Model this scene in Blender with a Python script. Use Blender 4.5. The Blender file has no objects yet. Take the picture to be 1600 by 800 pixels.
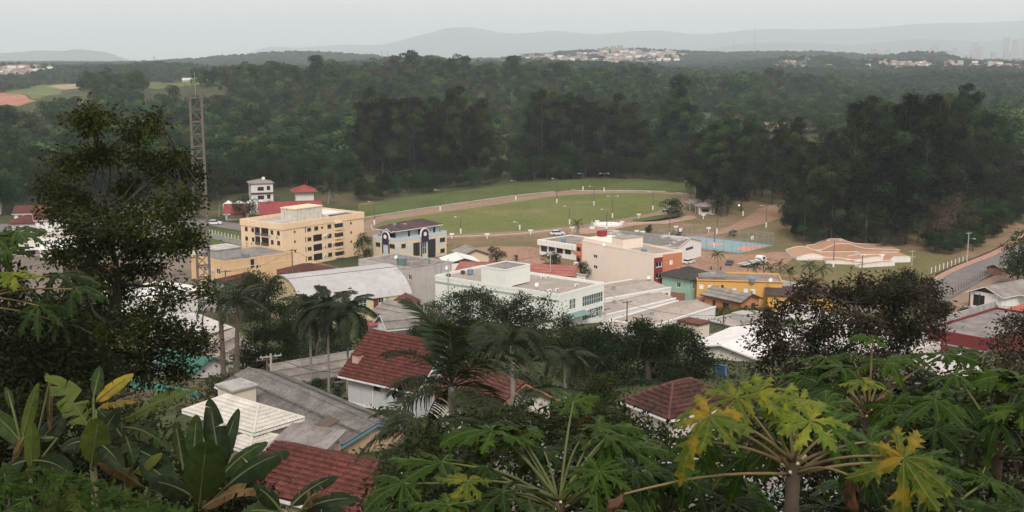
import bpy, bmesh, math, random
import numpy as np
from mathutils import Vector, Matrix

# ------------------------------------------------------------------ camera, sky, sun, exposure
SC = bpy.context.scene
COL = SC.collection
CAMZ = 58.0                                   # eye height above the town plain (metres)
FPX, HOR = 1800.0, 95.0                       # focal length and horizon row for a 1600 px wide frame
PITCH = math.atan((400 - HOR) / FPX)
cam_data = bpy.data.cameras.new('camera')
cam_data.sensor_width = 36.0
cam_data.lens = 36.0 * FPX / 1600.0
cam_data.clip_start = 0.2
cam_data.clip_end = 80000
cam = bpy.data.objects.new('camera', cam_data)
COL.objects.link(cam)
cam.location = (0, 0, CAMZ)
cam.rotation_euler = (math.pi / 2 - PITCH, 0, 0)
SC.camera = cam

SUN_EL, SUN_AZ = 44.0, 178.0                  # fairly high, behind the camera
world = bpy.data.worlds.new('World')
SC.world = world
world.use_nodes = True
wn, wl = world.node_tree.nodes, world.node_tree.links
wn.clear()
w_out = wn.new('ShaderNodeOutputWorld')
w_bg = wn.new('ShaderNodeBackground')
w_sky = wn.new('ShaderNodeTexSky')
w_sky.sky_type = 'NISHITA'
w_sky.sun_disc = False
w_sky.sun_elevation = math.radians(SUN_EL)
w_sky.sun_rotation = math.radians(SUN_AZ)
w_sky.dust_density = 5.0
w_sky.air_density = 1.0
w_mix = wn.new('ShaderNodeMixRGB')            # a closed cloud layer veils the clear sky
w_mix.inputs['Fac'].default_value = 0.94
w_mix.inputs['Color2'].default_value = (6.15, 5.55, 5.2, 1)
wl.new(w_sky.outputs['Color'], w_mix.inputs['Color1'])
wl.new(w_mix.outputs['Color'], w_bg.inputs['Color'])
w_bg.inputs['Strength'].default_value = 0.13
wl.new(w_bg.outputs['Background'], w_out.inputs['Surface'])

sun_data = bpy.data.lights.new('sun', 'SUN')
sun_data.energy = 1.9
sun_data.angle = math.radians(18)
sun_data.color = (1.0, 0.95, 0.88)
sun = bpy.data.objects.new('sun', sun_data)
COL.objects.link(sun)
_az, _el = math.radians(SUN_AZ), math.radians(SUN_EL)
_dir = Vector((math.sin(_az) * math.cos(_el), math.cos(_az) * math.cos(_el), math.sin(_el)))
sun.rotation_euler = _dir.to_track_quat('Z', 'Y').to_euler()

SC.view_settings.view_transform = 'Standard'
SC.view_settings.look = 'None'
SC.view_settings.exposure = 0.5
SC.view_settings.gamma = 1.0
SC.render.engine = 'CYCLES'
SC.cycles.use_denoising = True
SC.cycles.max_bounces = 6
SC.cycles.diffuse_bounces = 3
SC.cycles.glossy_bounces = 2
SC.cycles.transmission_bounces = 3
SC.cycles.volume_bounces = 1
SC.cycles.sample_clamp_indirect = 4.0

# ------------------------------------------------------------------ terrain height and the view's rays
def _smooth(a, b, x):
    t = np.clip((x - a) / (b - a), 0, 1)
    return t * t * (3 - 2 * t)

def terrain(x, y):
    """Height of the ground, in metres above the town plain."""
    x = np.asarray(x, float); y = np.asarray(y, float)
    near = np.interp(y, [-60, 0, 5, 10, 20, 35, 65, 90, 116, 160, 210, 262],
                     [58, 56.3, 55.0, 51.5, 46, 39.5, 30, 25, 22, 14, 5.5, 0])
    near = near + np.where(y < 250, 0.35 * np.sin(x * .31) * np.sin(y * .23), 0)
    crest = np.interp(x, [-900, -680, -560, -450, -370, -250, -100, 0, 100, 180, 260, 360],
                      [4, 6, 12, 29, 38, 38, 34, 34, 33, 22, 7, 0])
    a = crest * np.exp(-((y - 1380) / 360.0) ** 2) * _smooth(560, 800, y)
    plain = np.interp(y, [0, 1500, 2200, 3000, 5000, 30000], [0, 0, 14, 24, 30, 30])
    b = 49 * np.exp(-((x + 930) / 480.0) ** 2 - ((y - 5200) / 650.0) ** 2)
    c = 60 * np.exp(-((x - 460) / 500.0) ** 2 - ((y - 5200) / 760.0) ** 2)
    d = 50 * np.exp(-((x - 1380) / 560.0) ** 2 - ((y - 5500) / 700.0) ** 2)
    e = 21 * np.exp(-((x - 1260) / 520.0) ** 2 - ((y - 3350) / 330.0) ** 2)
    f = 24 * np.exp(-((x - 3000) / 1200.0) ** 2 - ((y - 7900) / 800.0) ** 2)
    g = 17 * np.exp(-((x + 1080) / 450.0) ** 2 - ((y - 2750) / 350.0) ** 2)
    roll = (4.5 * np.sin(x / 85.0 + 1.3 + y / 300.0) * np.sin(y / 75.0 + x / 210.0) + 3.0 * np.sin(x / 37.0 + y / 60.0)) * _smooth(680, 950, y) * (1 - .6 * _smooth(1700, 2300, y))
    k = 0
    for kx, ky, kh, sx, sy in ((358, 1520, 24, 110, 130), (790, 2050, 17, 160, 150), (130, 2150, 30, 260, 170), (-230, 2650, 34, 240, 190), (-720, 2350, 22, 210, 170), (1545, 4400, 44, 170, 260), (820, 3350, 22, 210, 260), (520, 2500, 16, 190, 160), (-420, 1900, 12, 120, 120), (1050, 2700, 14, 200, 150), (60, 3100, 26, 240, 200)):
        k = k + kh * np.exp(-((x - kx) / sx) ** 2 - ((y - ky) / sy) ** 2)
    return near + k + a + plain + b + c + d + e + f + g + roll

def ray(px, py):
    x = (px - 800) / FPX; y = -(py - 400) / FPX
    cp, sp = math.cos(PITCH), math.sin(PITCH)
    return np.array([x, cp + y * sp, -sp + y * cp])

def pd(px, py, d):
    """World point on the sight line at forward distance d."""
    r = ray(px, py)
    return np.array([0, 0, CAMZ]) + r * (d / r[1])

def pz(px, py, z):
    r = ray(px, py)
    return np.array([0, 0, CAMZ]) + r * ((z - CAMZ) / r[2])

def pg(px, py, lift=0.0):
    """World point where the sight line meets the terrain."""
    r = ray(px, py)
    ds = np.concatenate([np.arange(2, 700, 1.0), np.arange(700, 6000, 4.0)])
    t = ds / r[1]
    z = CAMZ + r[2] * t
    g = terrain(r[0] * t, ds) + lift
    k = np.argmax(z < g)
    return np.array([r[0] * t[k], ds[k], g[k]])

def ground(x, y):
    return float(terrain(x, y))

def to_px(p):
    cp, sp = math.cos(PITCH), math.sin(PITCH)
    dz = p[2] - CAMZ
    f = p[1] * cp - dz * sp
    u = p[1] * sp + dz * cp
    return 800 + FPX * p[0] / f, 400 - FPX * u / f

# ------------------------------------------------------------------ materials
MATS = {}
def _nodes(name):
    m = bpy.data.materials.new(name); m.use_nodes = True
    nt = m.node_tree; nt.nodes.clear()
    out = nt.nodes.new('ShaderNodeOutputMaterial')
    bs = nt.nodes.new('ShaderNodeBsdfPrincipled')
    nt.links.new(bs.outputs[0], out.inputs['Surface'])
    return m, nt, bs, out

def _ramp(nt, fac, stops):
    r = nt.nodes.new('ShaderNodeValToRGB')
    el = r.color_ramp.elements
    while len(el) < len(stops): el.new(0.5)
    for e, (p, c) in zip(el, stops):
        e.position = p; e.color = (*c, 1)
    nt.links.new(fac, r.inputs['Fac'])
    return r.outputs['Color']

def _noise(nt, vec, scale, detail=5, rough=.6):
    n = nt.nodes.new('ShaderNodeTexNoise')
    n.inputs['Scale'].default_value = scale
    n.inputs['Detail'].default_value = detail
    n.inputs['Roughness'].default_value = rough
    if vec is not None: nt.links.new(vec, n.inputs['Vector'])
    return n.outputs['Fac']

def _mapped(nt, coord='Object', scale=(1, 1, 1)):
    tc = nt.nodes.new('ShaderNodeTexCoord')
    mp = nt.nodes.new('ShaderNodeMapping')
    mp.inputs['Scale'].default_value = scale
    nt.links.new(tc.outputs[coord], mp.inputs['Vector'])
    return mp.outputs['Vector']

def _mix(nt, fac, a, b, mode='MIX'):
    m = nt.nodes.new('ShaderNodeMixRGB'); m.blend_type = mode
    for s, v in ((m.inputs['Fac'], fac), (m.inputs['Color1'], a), (m.inputs['Color2'], b)):
        if hasattr(v, 'links') or isinstance(v, bpy.types.NodeSocket): nt.links.new(v, s)
        elif isinstance(v, tuple): s.default_value = (*v, 1)
        else: s.default_value = v
    return m.outputs['Color']

def mul(c, k): return tuple(min(1, v * k) for v in c)

def plain(name, col, rough=.75, wear=.25, scale=1.5, spec=.3, metal=0.0, streak=None, bump=.0):
    """Painted or raw surface with patchy tone and, where asked, rain streaks of their own colour."""
    if name in MATS: return MATS[name]
    m, nt, bs, out = _nodes(name)
    v = _mapped(nt)
    f1 = _noise(nt, v, scale, 6, .65)
    c = _ramp(nt, f1, [(.25, mul(col, 1 - wear)), (.5, col), (.8, mul(col, 1 + wear * .45))])
    if streak:
        v2 = _mapped(nt, 'Object', (1.6, 1.6, .22))
        f2 = _noise(nt, v2, 1.3, 7, .7)
        k = _ramp(nt, f2, [(.50, (0, 0, 0)), (.72, (1, 1, 1))])
        c = _mix(nt, k, c, mul(streak, 1.0))
    nt.links.new(c, bs.inputs['Base Color'])
    bs.inputs['Roughness'].default_value = rough
    bs.inputs['Specular IOR Level'].default_value = spec
    bs.inputs['Metallic'].default_value = metal
    if bump:
        b = nt.nodes.new('ShaderNodeBump'); b.inputs['Strength'].default_value = bump; b.inputs['Distance'].default_value = .03
        nt.links.new(_noise(nt, v, scale * 9, 4), b.inputs['Height'])
        nt.links.new(b.outputs['Normal'], bs.inputs['Normal'])
    MATS[name] = m
    return m

def roofing(name, cols, rough=.85, big=.35, fine=6.0, spec=.2, edge=(.42, .58), cell=0.0):
    """Weathered roofing: large patches between two tones, lichen speckle between two more."""
    if name in MATS: return MATS[name]
    m, nt, bs, out = _nodes(name)
    v = _mapped(nt)
    c = _ramp(nt, _noise(nt, v, big, 6, .7), [(edge[0], cols[0]), (edge[1], cols[1])])
    k = _ramp(nt, _noise(nt, v, fine, 5, .75), [(.48, (0, 0, 0)), (.7, (1, 1, 1))])
    c = _mix(nt, k, c, cols[2])
    if cell:
        vt = nt.nodes.new('ShaderNodeTexVoronoi'); vt.inputs['Scale'].default_value = cell; nt.links.new(v, vt.inputs['Vector'])
        c = _mix(nt, 1.0, c, _ramp(nt, vt.outputs['Color'], [(.1, (.68, .68, .70)), (.6, (1.0, 1.0, 1.0)), (.95, (1.3, 1.25, 1.18))]), 'MULTIPLY')
    at = nt.nodes.new('ShaderNodeAttribute'); at.attribute_name = 'rib'       # mould plus painted-in shade along laps and in tile grooves
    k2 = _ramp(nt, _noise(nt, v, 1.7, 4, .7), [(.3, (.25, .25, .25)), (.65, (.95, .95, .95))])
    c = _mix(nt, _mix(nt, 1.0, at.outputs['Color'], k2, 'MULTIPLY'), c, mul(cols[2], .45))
    nt.links.new(c, bs.inputs['Base Color'])
    bs.inputs['Roughness'].default_value = rough
    bs.inputs['Specular IOR Level'].default_value = spec
    MATS[name] = m
    return m

def foliage(name, c_dark, c_mid, c_light, trans=.25, rough=.7, spec=.03, obj_var=.35):
    """Leaves: tone per leaf from the attribute 'var', per plant from the object's random value."""
    if name in MATS: return MATS[name]
    m, nt, bs, out = _nodes(name)
    at = nt.nodes.new('ShaderNodeAttribute'); at.attribute_name = 'var'
    c = _ramp(nt, at.outputs['Fac'], [(.0, c_dark), (.5, c_mid), (1, c_light)])
    oi = nt.nodes.new('ShaderNodeObjectInfo')
    hs = nt.nodes.new('ShaderNodeHueSaturation')
    mp = nt.nodes.new('ShaderNodeMapRange')
    mp.inputs['To Min'].default_value = 1 - obj_var; mp.inputs['To Max'].default_value = 1 + obj_var
    nt.links.new(oi.outputs['Random'], mp.inputs['Value'])
    nt.links.new(mp.outputs['Result'], hs.inputs['Value'])
    mh = nt.nodes.new('ShaderNodeMath'); mh.operation = 'MULTIPLY'; mh.inputs[1].default_value = 7.31
    fr = nt.nodes.new('ShaderNodeMath'); fr.operation = 'FRACT'
    nt.links.new(oi.outputs['Random'], mh.inputs[0]); nt.links.new(mh.outputs[0], fr.inputs[0])
    mq = nt.nodes.new('ShaderNodeMapRange')
    mq.inputs['To Min'].default_value = .5 - .09 * obj_var; mq.inputs['To Max'].default_value = .5 + .05 * obj_var
    nt.links.new(fr.outputs[0], mq.inputs['Value']); nt.links.new(mq.outputs['Result'], hs.inputs['Hue'])
    nt.links.new(c, hs.inputs['Color'])
    c = hs.outputs['Color']
    nt.links.new(c, bs.inputs['Base Color'])
    bs.inputs['Roughness'].default_value = rough
    bs.inputs['Specular IOR Level'].default_value = spec
    tr = nt.nodes.new('ShaderNodeBsdfTranslucent')
    nt.links.new(_mix(nt, .18, c, (.16, .2, .02)), tr.inputs['Color'])
    ms = nt.nodes.new('ShaderNodeMixShader'); ms.inputs[0].default_value = trans
    nt.links.new(bs.outputs[0], ms.inputs[1]); nt.links.new(tr.outputs[0], ms.inputs[2])
    nt.links.new(ms.outputs[0], out.inputs['Surface'])
    MATS[name] = m
    return m

def leafy(name, col, rib, second, patch_at=.62, rough=.5, trans=.22, spec=.10, scale=3.0):
    """Large leaf blades: attribute 'rib' draws the pale veins, noise the yellowed or browned patches."""
    if name in MATS: return MATS[name]
    m, nt, bs, out = _nodes(name)
    v = _mapped(nt)
    f = _noise(nt, v, scale, 5, .6)
    k = _ramp(nt, f, [(patch_at - .1, (0, 0, 0)), (patch_at + .08, (1, 1, 1))])
    f2 = _noise(nt, v, scale * 4, 4, .6)
    c0 = _ramp(nt, f2, [(.3, mul(col, .8)), (.7, mul(col, 1.25))])
    oi = nt.nodes.new('ShaderNodeObjectInfo')
    hs = nt.nodes.new('ShaderNodeHueSaturation')
    mp = nt.nodes.new('ShaderNodeMapRange'); mp.inputs['To Min'].default_value = .75; mp.inputs['To Max'].default_value = 1.3
    nt.links.new(oi.outputs['Random'], mp.inputs['Value']); nt.links.new(mp.outputs['Result'], hs.inputs['Value'])
    nt.links.new(_mix(nt, k, c0, second), hs.inputs['Color'])
    at = nt.nodes.new('ShaderNodeAttribute'); at.attribute_name = 'rib'
    vo = nt.nodes.new('ShaderNodeTexVoronoi'); vo.feature = 'DISTANCE_TO_EDGE'; vo.inputs['Scale'].default_value = scale * 4.5
    nt.links.new(v, vo.inputs['Vector'])
    vk = _ramp(nt, vo.outputs['Distance'], [(.0, (.45, .45, .45)), (.06, (0, 0, 0))])
    c = _mix(nt, vk, hs.outputs['Color'], mul(rib, .7))
    c = _mix(nt, at.outputs['Fac'], c, rib)
    nt.links.new(c, bs.inputs['Base Color'])
    bp = nt.nodes.new('ShaderNodeBump'); bp.inputs['Strength'].default_value = .35; bp.inputs['Distance'].default_value = .02
    nt.links.new(vo.outputs['Distance'], bp.inputs['Height']); nt.links.new(bp.outputs['Normal'], bs.inputs['Normal'])
    bs.inputs['Roughness'].default_value = rough
    bs.inputs['Specular IOR Level'].default_value = spec
    tr = nt.nodes.new('ShaderNodeBsdfTranslucent')
    nt.links.new(_mix(nt, .15, c, (.2, .25, .02)), tr.inputs['Color'])
    ms = nt.nodes.new('ShaderNodeMixShader'); ms.inputs[0].default_value = trans
    nt.links.new(bs.outputs[0], ms.inputs[1]); nt.links.new(tr.outputs[0], ms.inputs[2])
    nt.links.new(ms.outputs[0], out.inputs['Surface'])
    MATS[name] = m
    return m

def earthen(name, stops, scale, fine=None, rough=.95, coord='Object', distort=0.6):
    """Grass, dirt, asphalt: two sizes of noise through a colour ramp."""
    if name in MATS: return MATS[name]
    m, nt, bs, out = _nodes(name)
    v = _mapped(nt, coord)
    n = nt.nodes.new('ShaderNodeTexNoise'); nt.links.new(v, n.inputs['Vector'])
    n.inputs['Scale'].default_value = scale; n.inputs['Detail'].default_value = 8
    n.inputs['Roughness'].default_value = .68; n.inputs['Distortion'].default_value = distort
    c = _ramp(nt, n.outputs['Fac'], stops)
    if fine:
        f = _ramp(nt, _noise(nt, v, fine, 4, .7), [(.3, (.62, .62, .62)), (.7, (1.25, 1.25, 1.25))])
        c = _mix(nt, 1.0, c, f, 'MULTIPLY')
    nt.links.new(c, bs.inputs['Base Color'])
    bs.inputs['Roughness'].default_value = rough
    bs.inputs['Specular IOR Level'].default_value = .1
    MATS[name] = m
    return m

GLASS = plain('window_glass', (.022, .026, .03), rough=.22, wear=.5, scale=.35, spec=.45)
GLASS_T = plain('teal_glass', (.05, .10, .095), rough=.2, wear=.5, scale=.5, spec=.5)
WHITE = plain('white_paint', (.74, .73, .71), wear=.1, streak=(.5, .48, .44))
FRAME = plain('white_frame', (.7, .7, .68), wear=.08)
DARKWOOD = plain('dark_wood', (.06, .035, .025), wear=.3)
CONC = plain('concrete', (.33, .32, .30), wear=.35, scale=.8, streak=(.16, .15, .14))
STEEL = plain('grey_steel', (.28, .29, .3), rough=.5, wear=.2)
DARKSTEEL = plain('dark_steel', (.06, .06, .065), rough=.6, wear=.3)
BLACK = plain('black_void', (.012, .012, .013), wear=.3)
FIBRO = roofing('fibre_cement_roof', [(.20, .185, .17), (.29, .27, .245), (.12, .11, .10)])
ACWHITE = plain('appliance_white', (.68, .68, .66), wear=.1)

# ------------------------------------------------------------------ mesh helpers
def set_props(o, label=None, cat=None, group=None, kind=None):
    if label: o['label'] = label
    if cat: o['category'] = cat
    if group: o['group'] = group
    if kind: o['kind'] = kind
    return o

def link(name, me, parent=None, loc=None, rot=None, scale=None):
    o = bpy.data.objects.new(name, me)
    COL.objects.link(o)
    if parent is not None: o.parent = parent
    if loc is not None: o.location = loc
    if rot is not None: o.rotation_euler = rot
    if scale is not None: o.scale = scale if hasattr(scale, '__len__') else (scale,) * 3
    return o

def empty(name, loc, rz=0, label=None, cat=None, group=None):
    o = link(name, None, None, loc, (0, 0, rz))
    o.empty_display_size = .5
    return set_props(o, label, cat, group)

def mesh_np(name, V, Fq, mat=None, var=None, rib=None, smooth=False):
    """Mesh from a vertex array and a list of (M,3)/(M,4) face arrays; 'var' per face, 'rib' per vertex."""
    if isinstance(Fq, np.ndarray): Fq = [Fq]
    me = bpy.data.meshes.new(name)
    V = np.asarray(V, np.float32)
    me.vertices.add(len(V)); me.vertices.foreach_set('co', V.ravel())
    nl = sum(f.size for f in Fq); npoly = sum(len(f) for f in Fq)
    me.loops.add(nl); me.polygons.add(npoly)
    me.loops.foreach_set('vertex_index', np.concatenate([f.ravel() for f in Fq]).astype(np.int32))
    tot = np.concatenate([np.full(len(f), f.shape[1], np.int32) for f in Fq])
    start = np.concatenate([[0], np.cumsum(tot)[:-1]]).astype(np.int32)
    me.polygons.foreach_set('loop_start', start)
    me.polygons.foreach_set('loop_total', tot)
    if smooth: me.polygons.foreach_set('use_smooth', np.ones(npoly, bool))
    if var is not None:
        a = me.attributes.new('var', 'FLOAT', 'FACE'); a.data.foreach_set('value', np.asarray(var, np.float32))
    if rib is not None:
        a = me.attributes.new('rib', 'FLOAT', 'POINT'); a.data.foreach_set('value', np.asarray(rib, np.float32))
    me.update(calc_edges=True)
    if mat: me.materials.append(mat)
    return me

class MB:
    """Collects boxes, bars, prisms and tubes, then becomes one mesh object."""
    def __init__(s): s.v = []; s.f = []
    def add(s, vs, fs):
        b = len(s.v); s.v += [tuple(map(float, p)) for p in vs]; s.f += [tuple(i + b for i in f) for f in fs]; return s
    def box(s, x0, y0, z0, x1, y1, z1):
        x0, x1 = sorted((x0, x1)); y0, y1 = sorted((y0, y1)); z0, z1 = sorted((z0, z1))
        return s.add([(x0, y0, z0), (x1, y0, z0), (x1, y1, z0), (x0, y1, z0), (x0, y0, z1), (x1, y0, z1), (x1, y1, z1), (x0, y1, z1)],
                     [(3, 2, 1, 0), (4, 5, 6, 7), (0, 1, 5, 4), (1, 2, 6, 5), (2, 3, 7, 6), (3, 0, 4, 7)])
    def prism(s, pts, z0, z1):
        n = len(pts)
        vs = [(p[0], p[1], z0) for p in pts] + [(p[0], p[1], z1) for p in pts]
        return s.add(vs, [tuple(range(n - 1, -1, -1)), tuple(range(n, 2 * n))] + [(i, (i + 1) % n, n + (i + 1) % n, n + i) for i in range(n)])
    def slab(s, quad, t):
        """A quad (any orientation) thickened downwards by t."""
        q = [np.array(p, float) for p in quad]; n = len(q)
        vs = q + [p - np.array([0, 0, t]) for p in q]
        return s.add(vs, [tuple(range(n)), tuple(range(2 * n - 1, n - 1, -1))] + [(i, n + i, n + (i + 1) % n, (i + 1) % n) for i in range(n)])
    def tube(s, pts, r, n=6, cap=True):
        pts = [np.array(p, float) for p in pts]
        rs = [r] * len(pts) if np.isscalar(r) else list(r)
        vs = []; fs = []
        for i, p in enumerate(pts):
            t = pts[min(i + 1, len(pts) - 1)] - pts[max(i - 1, 0)]
            t = t / (np.linalg.norm(t) + 1e-9)
            a = np.cross(t, (0, 0, 1) if abs(t[2]) < .9 else (1, 0, 0)); a /= np.linalg.norm(a) + 1e-9
            b = np.cross(t, a)
            for k in range(n):
                th = 2 * math.pi * k / n
                vs.append(p + rs[i] * (math.cos(th) * a + math.sin(th) * b))
        for i in range(len(pts) - 1):
            for k in range(n):
                fs.append((i * n + k, i * n + (k + 1) % n, (i + 1) * n + (k + 1) % n, (i + 1) * n + k))
        if cap:
            fs.append(tuple(range(n))[::-1]); fs.append(tuple(range((len(pts) - 1) * n, len(pts) * n)))
        return s.add(vs, fs)
    def bar(s, p, q, w, h=None):
        p = np.array(p, float); q = np.array(q, float); h = h or w
        t = q - p; t /= np.linalg.norm(t)
        a = np.cross(t, (0, 0, 1) if abs(t[2]) < .95 else (1, 0, 0)); a /= np.linalg.norm(a)
        b = np.cross(a, t)
        vs = [e + sa * a * w / 2 + sb * b * h / 2 for e in (p, q) for sa, sb in ((-1, -1), (1, -1), (1, 1), (-1, 1))]
        return s.add(vs, [(0, 1, 2, 3), (7, 6, 5, 4), (0, 4, 5, 1), (1, 5, 6, 2), (2, 6, 7, 3), (3, 7, 4, 0)])
    def mesh(s, name, mat, smooth=False):
        me = bpy.data.meshes.new(name); me.from_pydata(s.v, [], s.f); me.update()
        if smooth:
            for p in me.polygons: p.use_smooth = True
        if mat: me.materials.append(mat)
        return me
    def build(s, name, mat, parent=None, loc=None, rot=None, smooth=False):
        return link(name, s.mesh(name, mat, smooth), parent, loc, rot)

def copy_tree(o, parent=None):
    c = o.copy(); COL.objects.link(c); c.parent = parent
    for ch in o.children:
        if ch.parent is o: copy_tree(ch, c)
    return c
# ------------------------------------------------------------------ the setting: ground, fields, roads, far mountains
SCRUB = earthen('scrub_ground', [(.3, (.035, .045, .02)), (.5, (.06, .07, .03)), (.62, (.10, .085, .05)), (.8, (.14, .10, .065))], .02, .6)
TOWNG = earthen('town_yard_ground', [(.3, (.10, .09, .075)), (.5, (.17, .145, .12)), (.7, (.22, .17, .13))], .06, 1.2)
GRASS = earthen('field_grass', [(.25, (.085, .105, .032)), (.42, (.12, .145, .042)), (.55, (.145, .155, .055)), (.66, (.19, .165, .085)), (.82, (.23, .18, .11))], .035, .9)
STRIP = earthen('verge_grass', [(.3, (.06, .085, .026)), (.7, (.105, .13, .045))], .05, 1.0)
PARKG = earthen('worn_park_ground', [(.3, (.115, .11, .05)), (.48, (.165, .135, .07)), (.62, (.26, .165, .105)), (.8, (.33, .205, .14))], .04, .8)
DIRT = earthen('red_dirt', [(.3, (.25, .155, .105)), (.6, (.33, .21, .145)), (.85, (.28, .21, .14))], .06, .8)
TRACKM = earthen('track_dirt', [(.3, (.22, .155, .11)), (.7, (.30, .215, .155))], .08, 1.2)
ASPH = earthen('asphalt', [(.3, (.15, .14, .14)), (.7, (.20, .185, .18))], .12, 2.0)
PAVE = earthen('pink_paving', [(.3, (.34, .21, .16)), (.7, (.42, .27, .21))], .3, 2.0)
SKATEG = earthen('dry_lawn', [(.25, (.10, .10, .04)), (.5, (.15, .13, .06)), (.75, (.19, .15, .08))], .06, 1.0)
MOUNT = earthen('mountain_scrub', [(.3, (.03, .05, .03)), (.7, (.06, .07, .04))], .002, .01)

def make_ground():
    ys = np.concatenate([np.arange(-60, 300, 3.0), np.arange(300, 700, 12.0), np.geomspace(700, 33000, 205)])
    us = np.linspace(-1, 1, 161)
    us = np.sign(us) * np.abs(us) ** 1.1
    Y = np.repeat(ys[:, None], len(us), 1)
    X = us[None, :] * (np.maximum(ys, 0) * .85 + 120)[:, None]
    Z = terrain(X, Y)
    V = np.stack([X, Y, Z], -1).reshape(-1, 3)
    n, m = Y.shape
    i = np.arange(n * m).reshape(n, m)
    F = np.stack([i[:-1, :-1], i[:-1, 1:], i[1:, 1:], i[1:, :-1]], -1).reshape(-1, 4)
    o = link('ground', mesh_np('ground', V, F, SCRUB, smooth=True))
    set_props(o, 'dark scrubby ground falling from the hillside to the wooded plain', kind='structure')
make_ground()

def resample(pts, step):
    out = []
    for a, b in zip(pts[:-1], pts[1:]):
        n = max(1, int(np.linalg.norm(np.subtract(b, a)) / step))
        out += [np.array(a) + (np.array(b) - np.array(a)) * k / n for k in range(n)]
    out.append(np.array(pts[-1])); return out

def smooth_line(pts, it=2):
    p = [np.array(q, float) for q in pts]
    for _ in range(it):
        q = [p[0]]
        for a, b in zip(p[:-1], p[1:]): q += [a * .75 + b * .25, a * .25 + b * .75]
        q.append(p[-1]); p = q
    return p

def sheet(name, pxs, mat, level, label, curved=0, kind='structure'):
    """Flat sheet on the plain: outline given on the ground, lying 'level' layers above it."""
    pts = [pz(x, y, 0) for x, y in pxs]
    if curved: pts = smooth_line(pts + [pts[0]], curved)[:-1]
    bm = bmesh.new()
    f = bm.faces.new([bm.verts.new((p[0], p[1], .03 * level)) for p in pts])
    bmesh.ops.triangulate(bm, faces=[f])
    bmesh.ops.recalc_face_normals(bm, faces=bm.faces)
    me = bpy.data.meshes.new(name); bm.to_mesh(me); bm.free(); me.materials.append(mat)
    for p in me.polygons:
        if p.normal.z < 0: p.flip()
    o = link(name, me); set_props(o, label, kind=kind); return o

def ribbon(name, left, right, mat, level, label):
    L = smooth_line([pz(x, y, 0) for x, y in left]); R = smooth_line([pz(x, y, 0) for x, y in right])
    n = len(L)
    V = [(p[0], p[1], .03 * level) for p in L] + [(p[0], p[1], .03 * level) for p in R]
    F = np.array([(i, i + 1, n + i + 1, n + i) for i in range(n - 1)])
    o = link(name, mesh_np(name, V, F, mat)); set_props(o, label, kind='structure'); return o

sheet('town_ground', [(-400, 620), (2000, 620), (1900, 470), (1560, 430), (1460, 460), (1100, 475), (840, 435), (560, 425), (300, 360), (-400, 380)], TOWNG, 1,
      'grey brown yards and lanes between the town buildings')
sheet('park_ground', [(560, 428), (840, 436), (1100, 476), (1330, 482), (1462, 462), (1600, 398), (1630, 360), (1560, 340), (1235, 300), (1090, 290), (1000, 284), (560, 318)], PARKG, 2,
      'worn park ground of dry grass and reddish soil')
sheet('verge', [(556, 340), (562, 322), (640, 308), (800, 288), (900, 280), (1000, 281), (1085, 287), (1085, 303), (1000, 299), (893, 298), (860, 301), (780, 309), (650, 328)], STRIP, 3,
      'green grass strip between the track and the wood')
sheet('skate_lawn', [(1195, 470), (1180, 430), (1215, 400), (1300, 386), (1460, 392), (1510, 408), (1460, 436), (1440, 465), (1330, 485)], SKATEG, 3,
      'dry lawn around the skate ramps', 1)
sheet('dirt_yard', [(700, 398), (745, 385), (850, 386), (860, 400), (850, 432), (760, 428), (720, 415)], DIRT, 3, 'bare red soil yard beside the white garages', 1)
sheet('parking_dirt', [(1050, 400), (1060, 390), (1160, 400), (1230, 392), (1245, 400), (1225, 415), (1180, 440), (1120, 452), (1060, 430)], DIRT, 4, 'bare red soil parking area beside the sports court', 1)
sheet('grove_path', [(1068, 372), (1120, 362), (1160, 345), (1190, 322), (1235, 318), (1238, 335), (1200, 348), (1160, 358), (1110, 370)], DIRT, 3, 'red soil path leading under the tall grove', 1)
OVAL = [(583, 356), (590, 349), (620, 342), (700, 331), (800, 317), (870, 306), (950, 302), (1055, 303), (1068, 308), (1050, 322), (1010, 336), (960, 344), (900, 353), (800, 363), (690, 367), (610, 366)]
sheet('race_track', [(563, 362), (566, 347), (590, 339), (650, 328), (780, 309), (860, 301), (893, 297), (1000, 298.5), (1080, 303), (1095, 310), (1070, 325), (1040, 336), (985, 348), (920, 358), (870, 365), (780, 371), (690, 374), (600, 374)], TRACKM, 4,
      'reddish dirt track circling the grass field', 1)
sheet('grass_field', OVAL, GRASS, 5, 'oval green playing field inside the dirt track', 1)
sheet('garden_bed', [(985, 344), (1060, 332), (1078, 336), (1040, 345), (1000, 348)], STRIP, 5, 'green lawn wedge beside the playground path', 1)
sheet('playground_path', [(905, 358), (960, 350), (1010, 346), (1075, 336), (1095, 341), (1050, 349), (1000, 351), (950, 361), (930, 366), (880, 366)], PAVE, 5, 'pink paved path through the playground', 1)
sheet('club_lawn', [(225, 372), (330, 358), (395, 365), (440, 385), (330, 398), (230, 395)], STRIP, 2, 'bright green lawn beyond the lattice tower')
sheet('side_street', [(-60, 350), (120, 350), (320, 343), (392, 352), (460, 372), (470, 380), (392, 364), (330, 353), (120, 362), (-60, 365)], ASPH, 3, 'grey street running behind the yellow apartment block')
ribbon('road', [(1440, 452), (1478, 432), (1512, 417), (1553, 402), (1575, 391), (1588, 382), (1640, 350)],
       [(1485, 466), (1520, 446), (1545, 431), (1570, 417), (1592, 402), (1606, 390), (1660, 355)], ASPH, 5, 'grey asphalt road climbing to the right edge')
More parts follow.
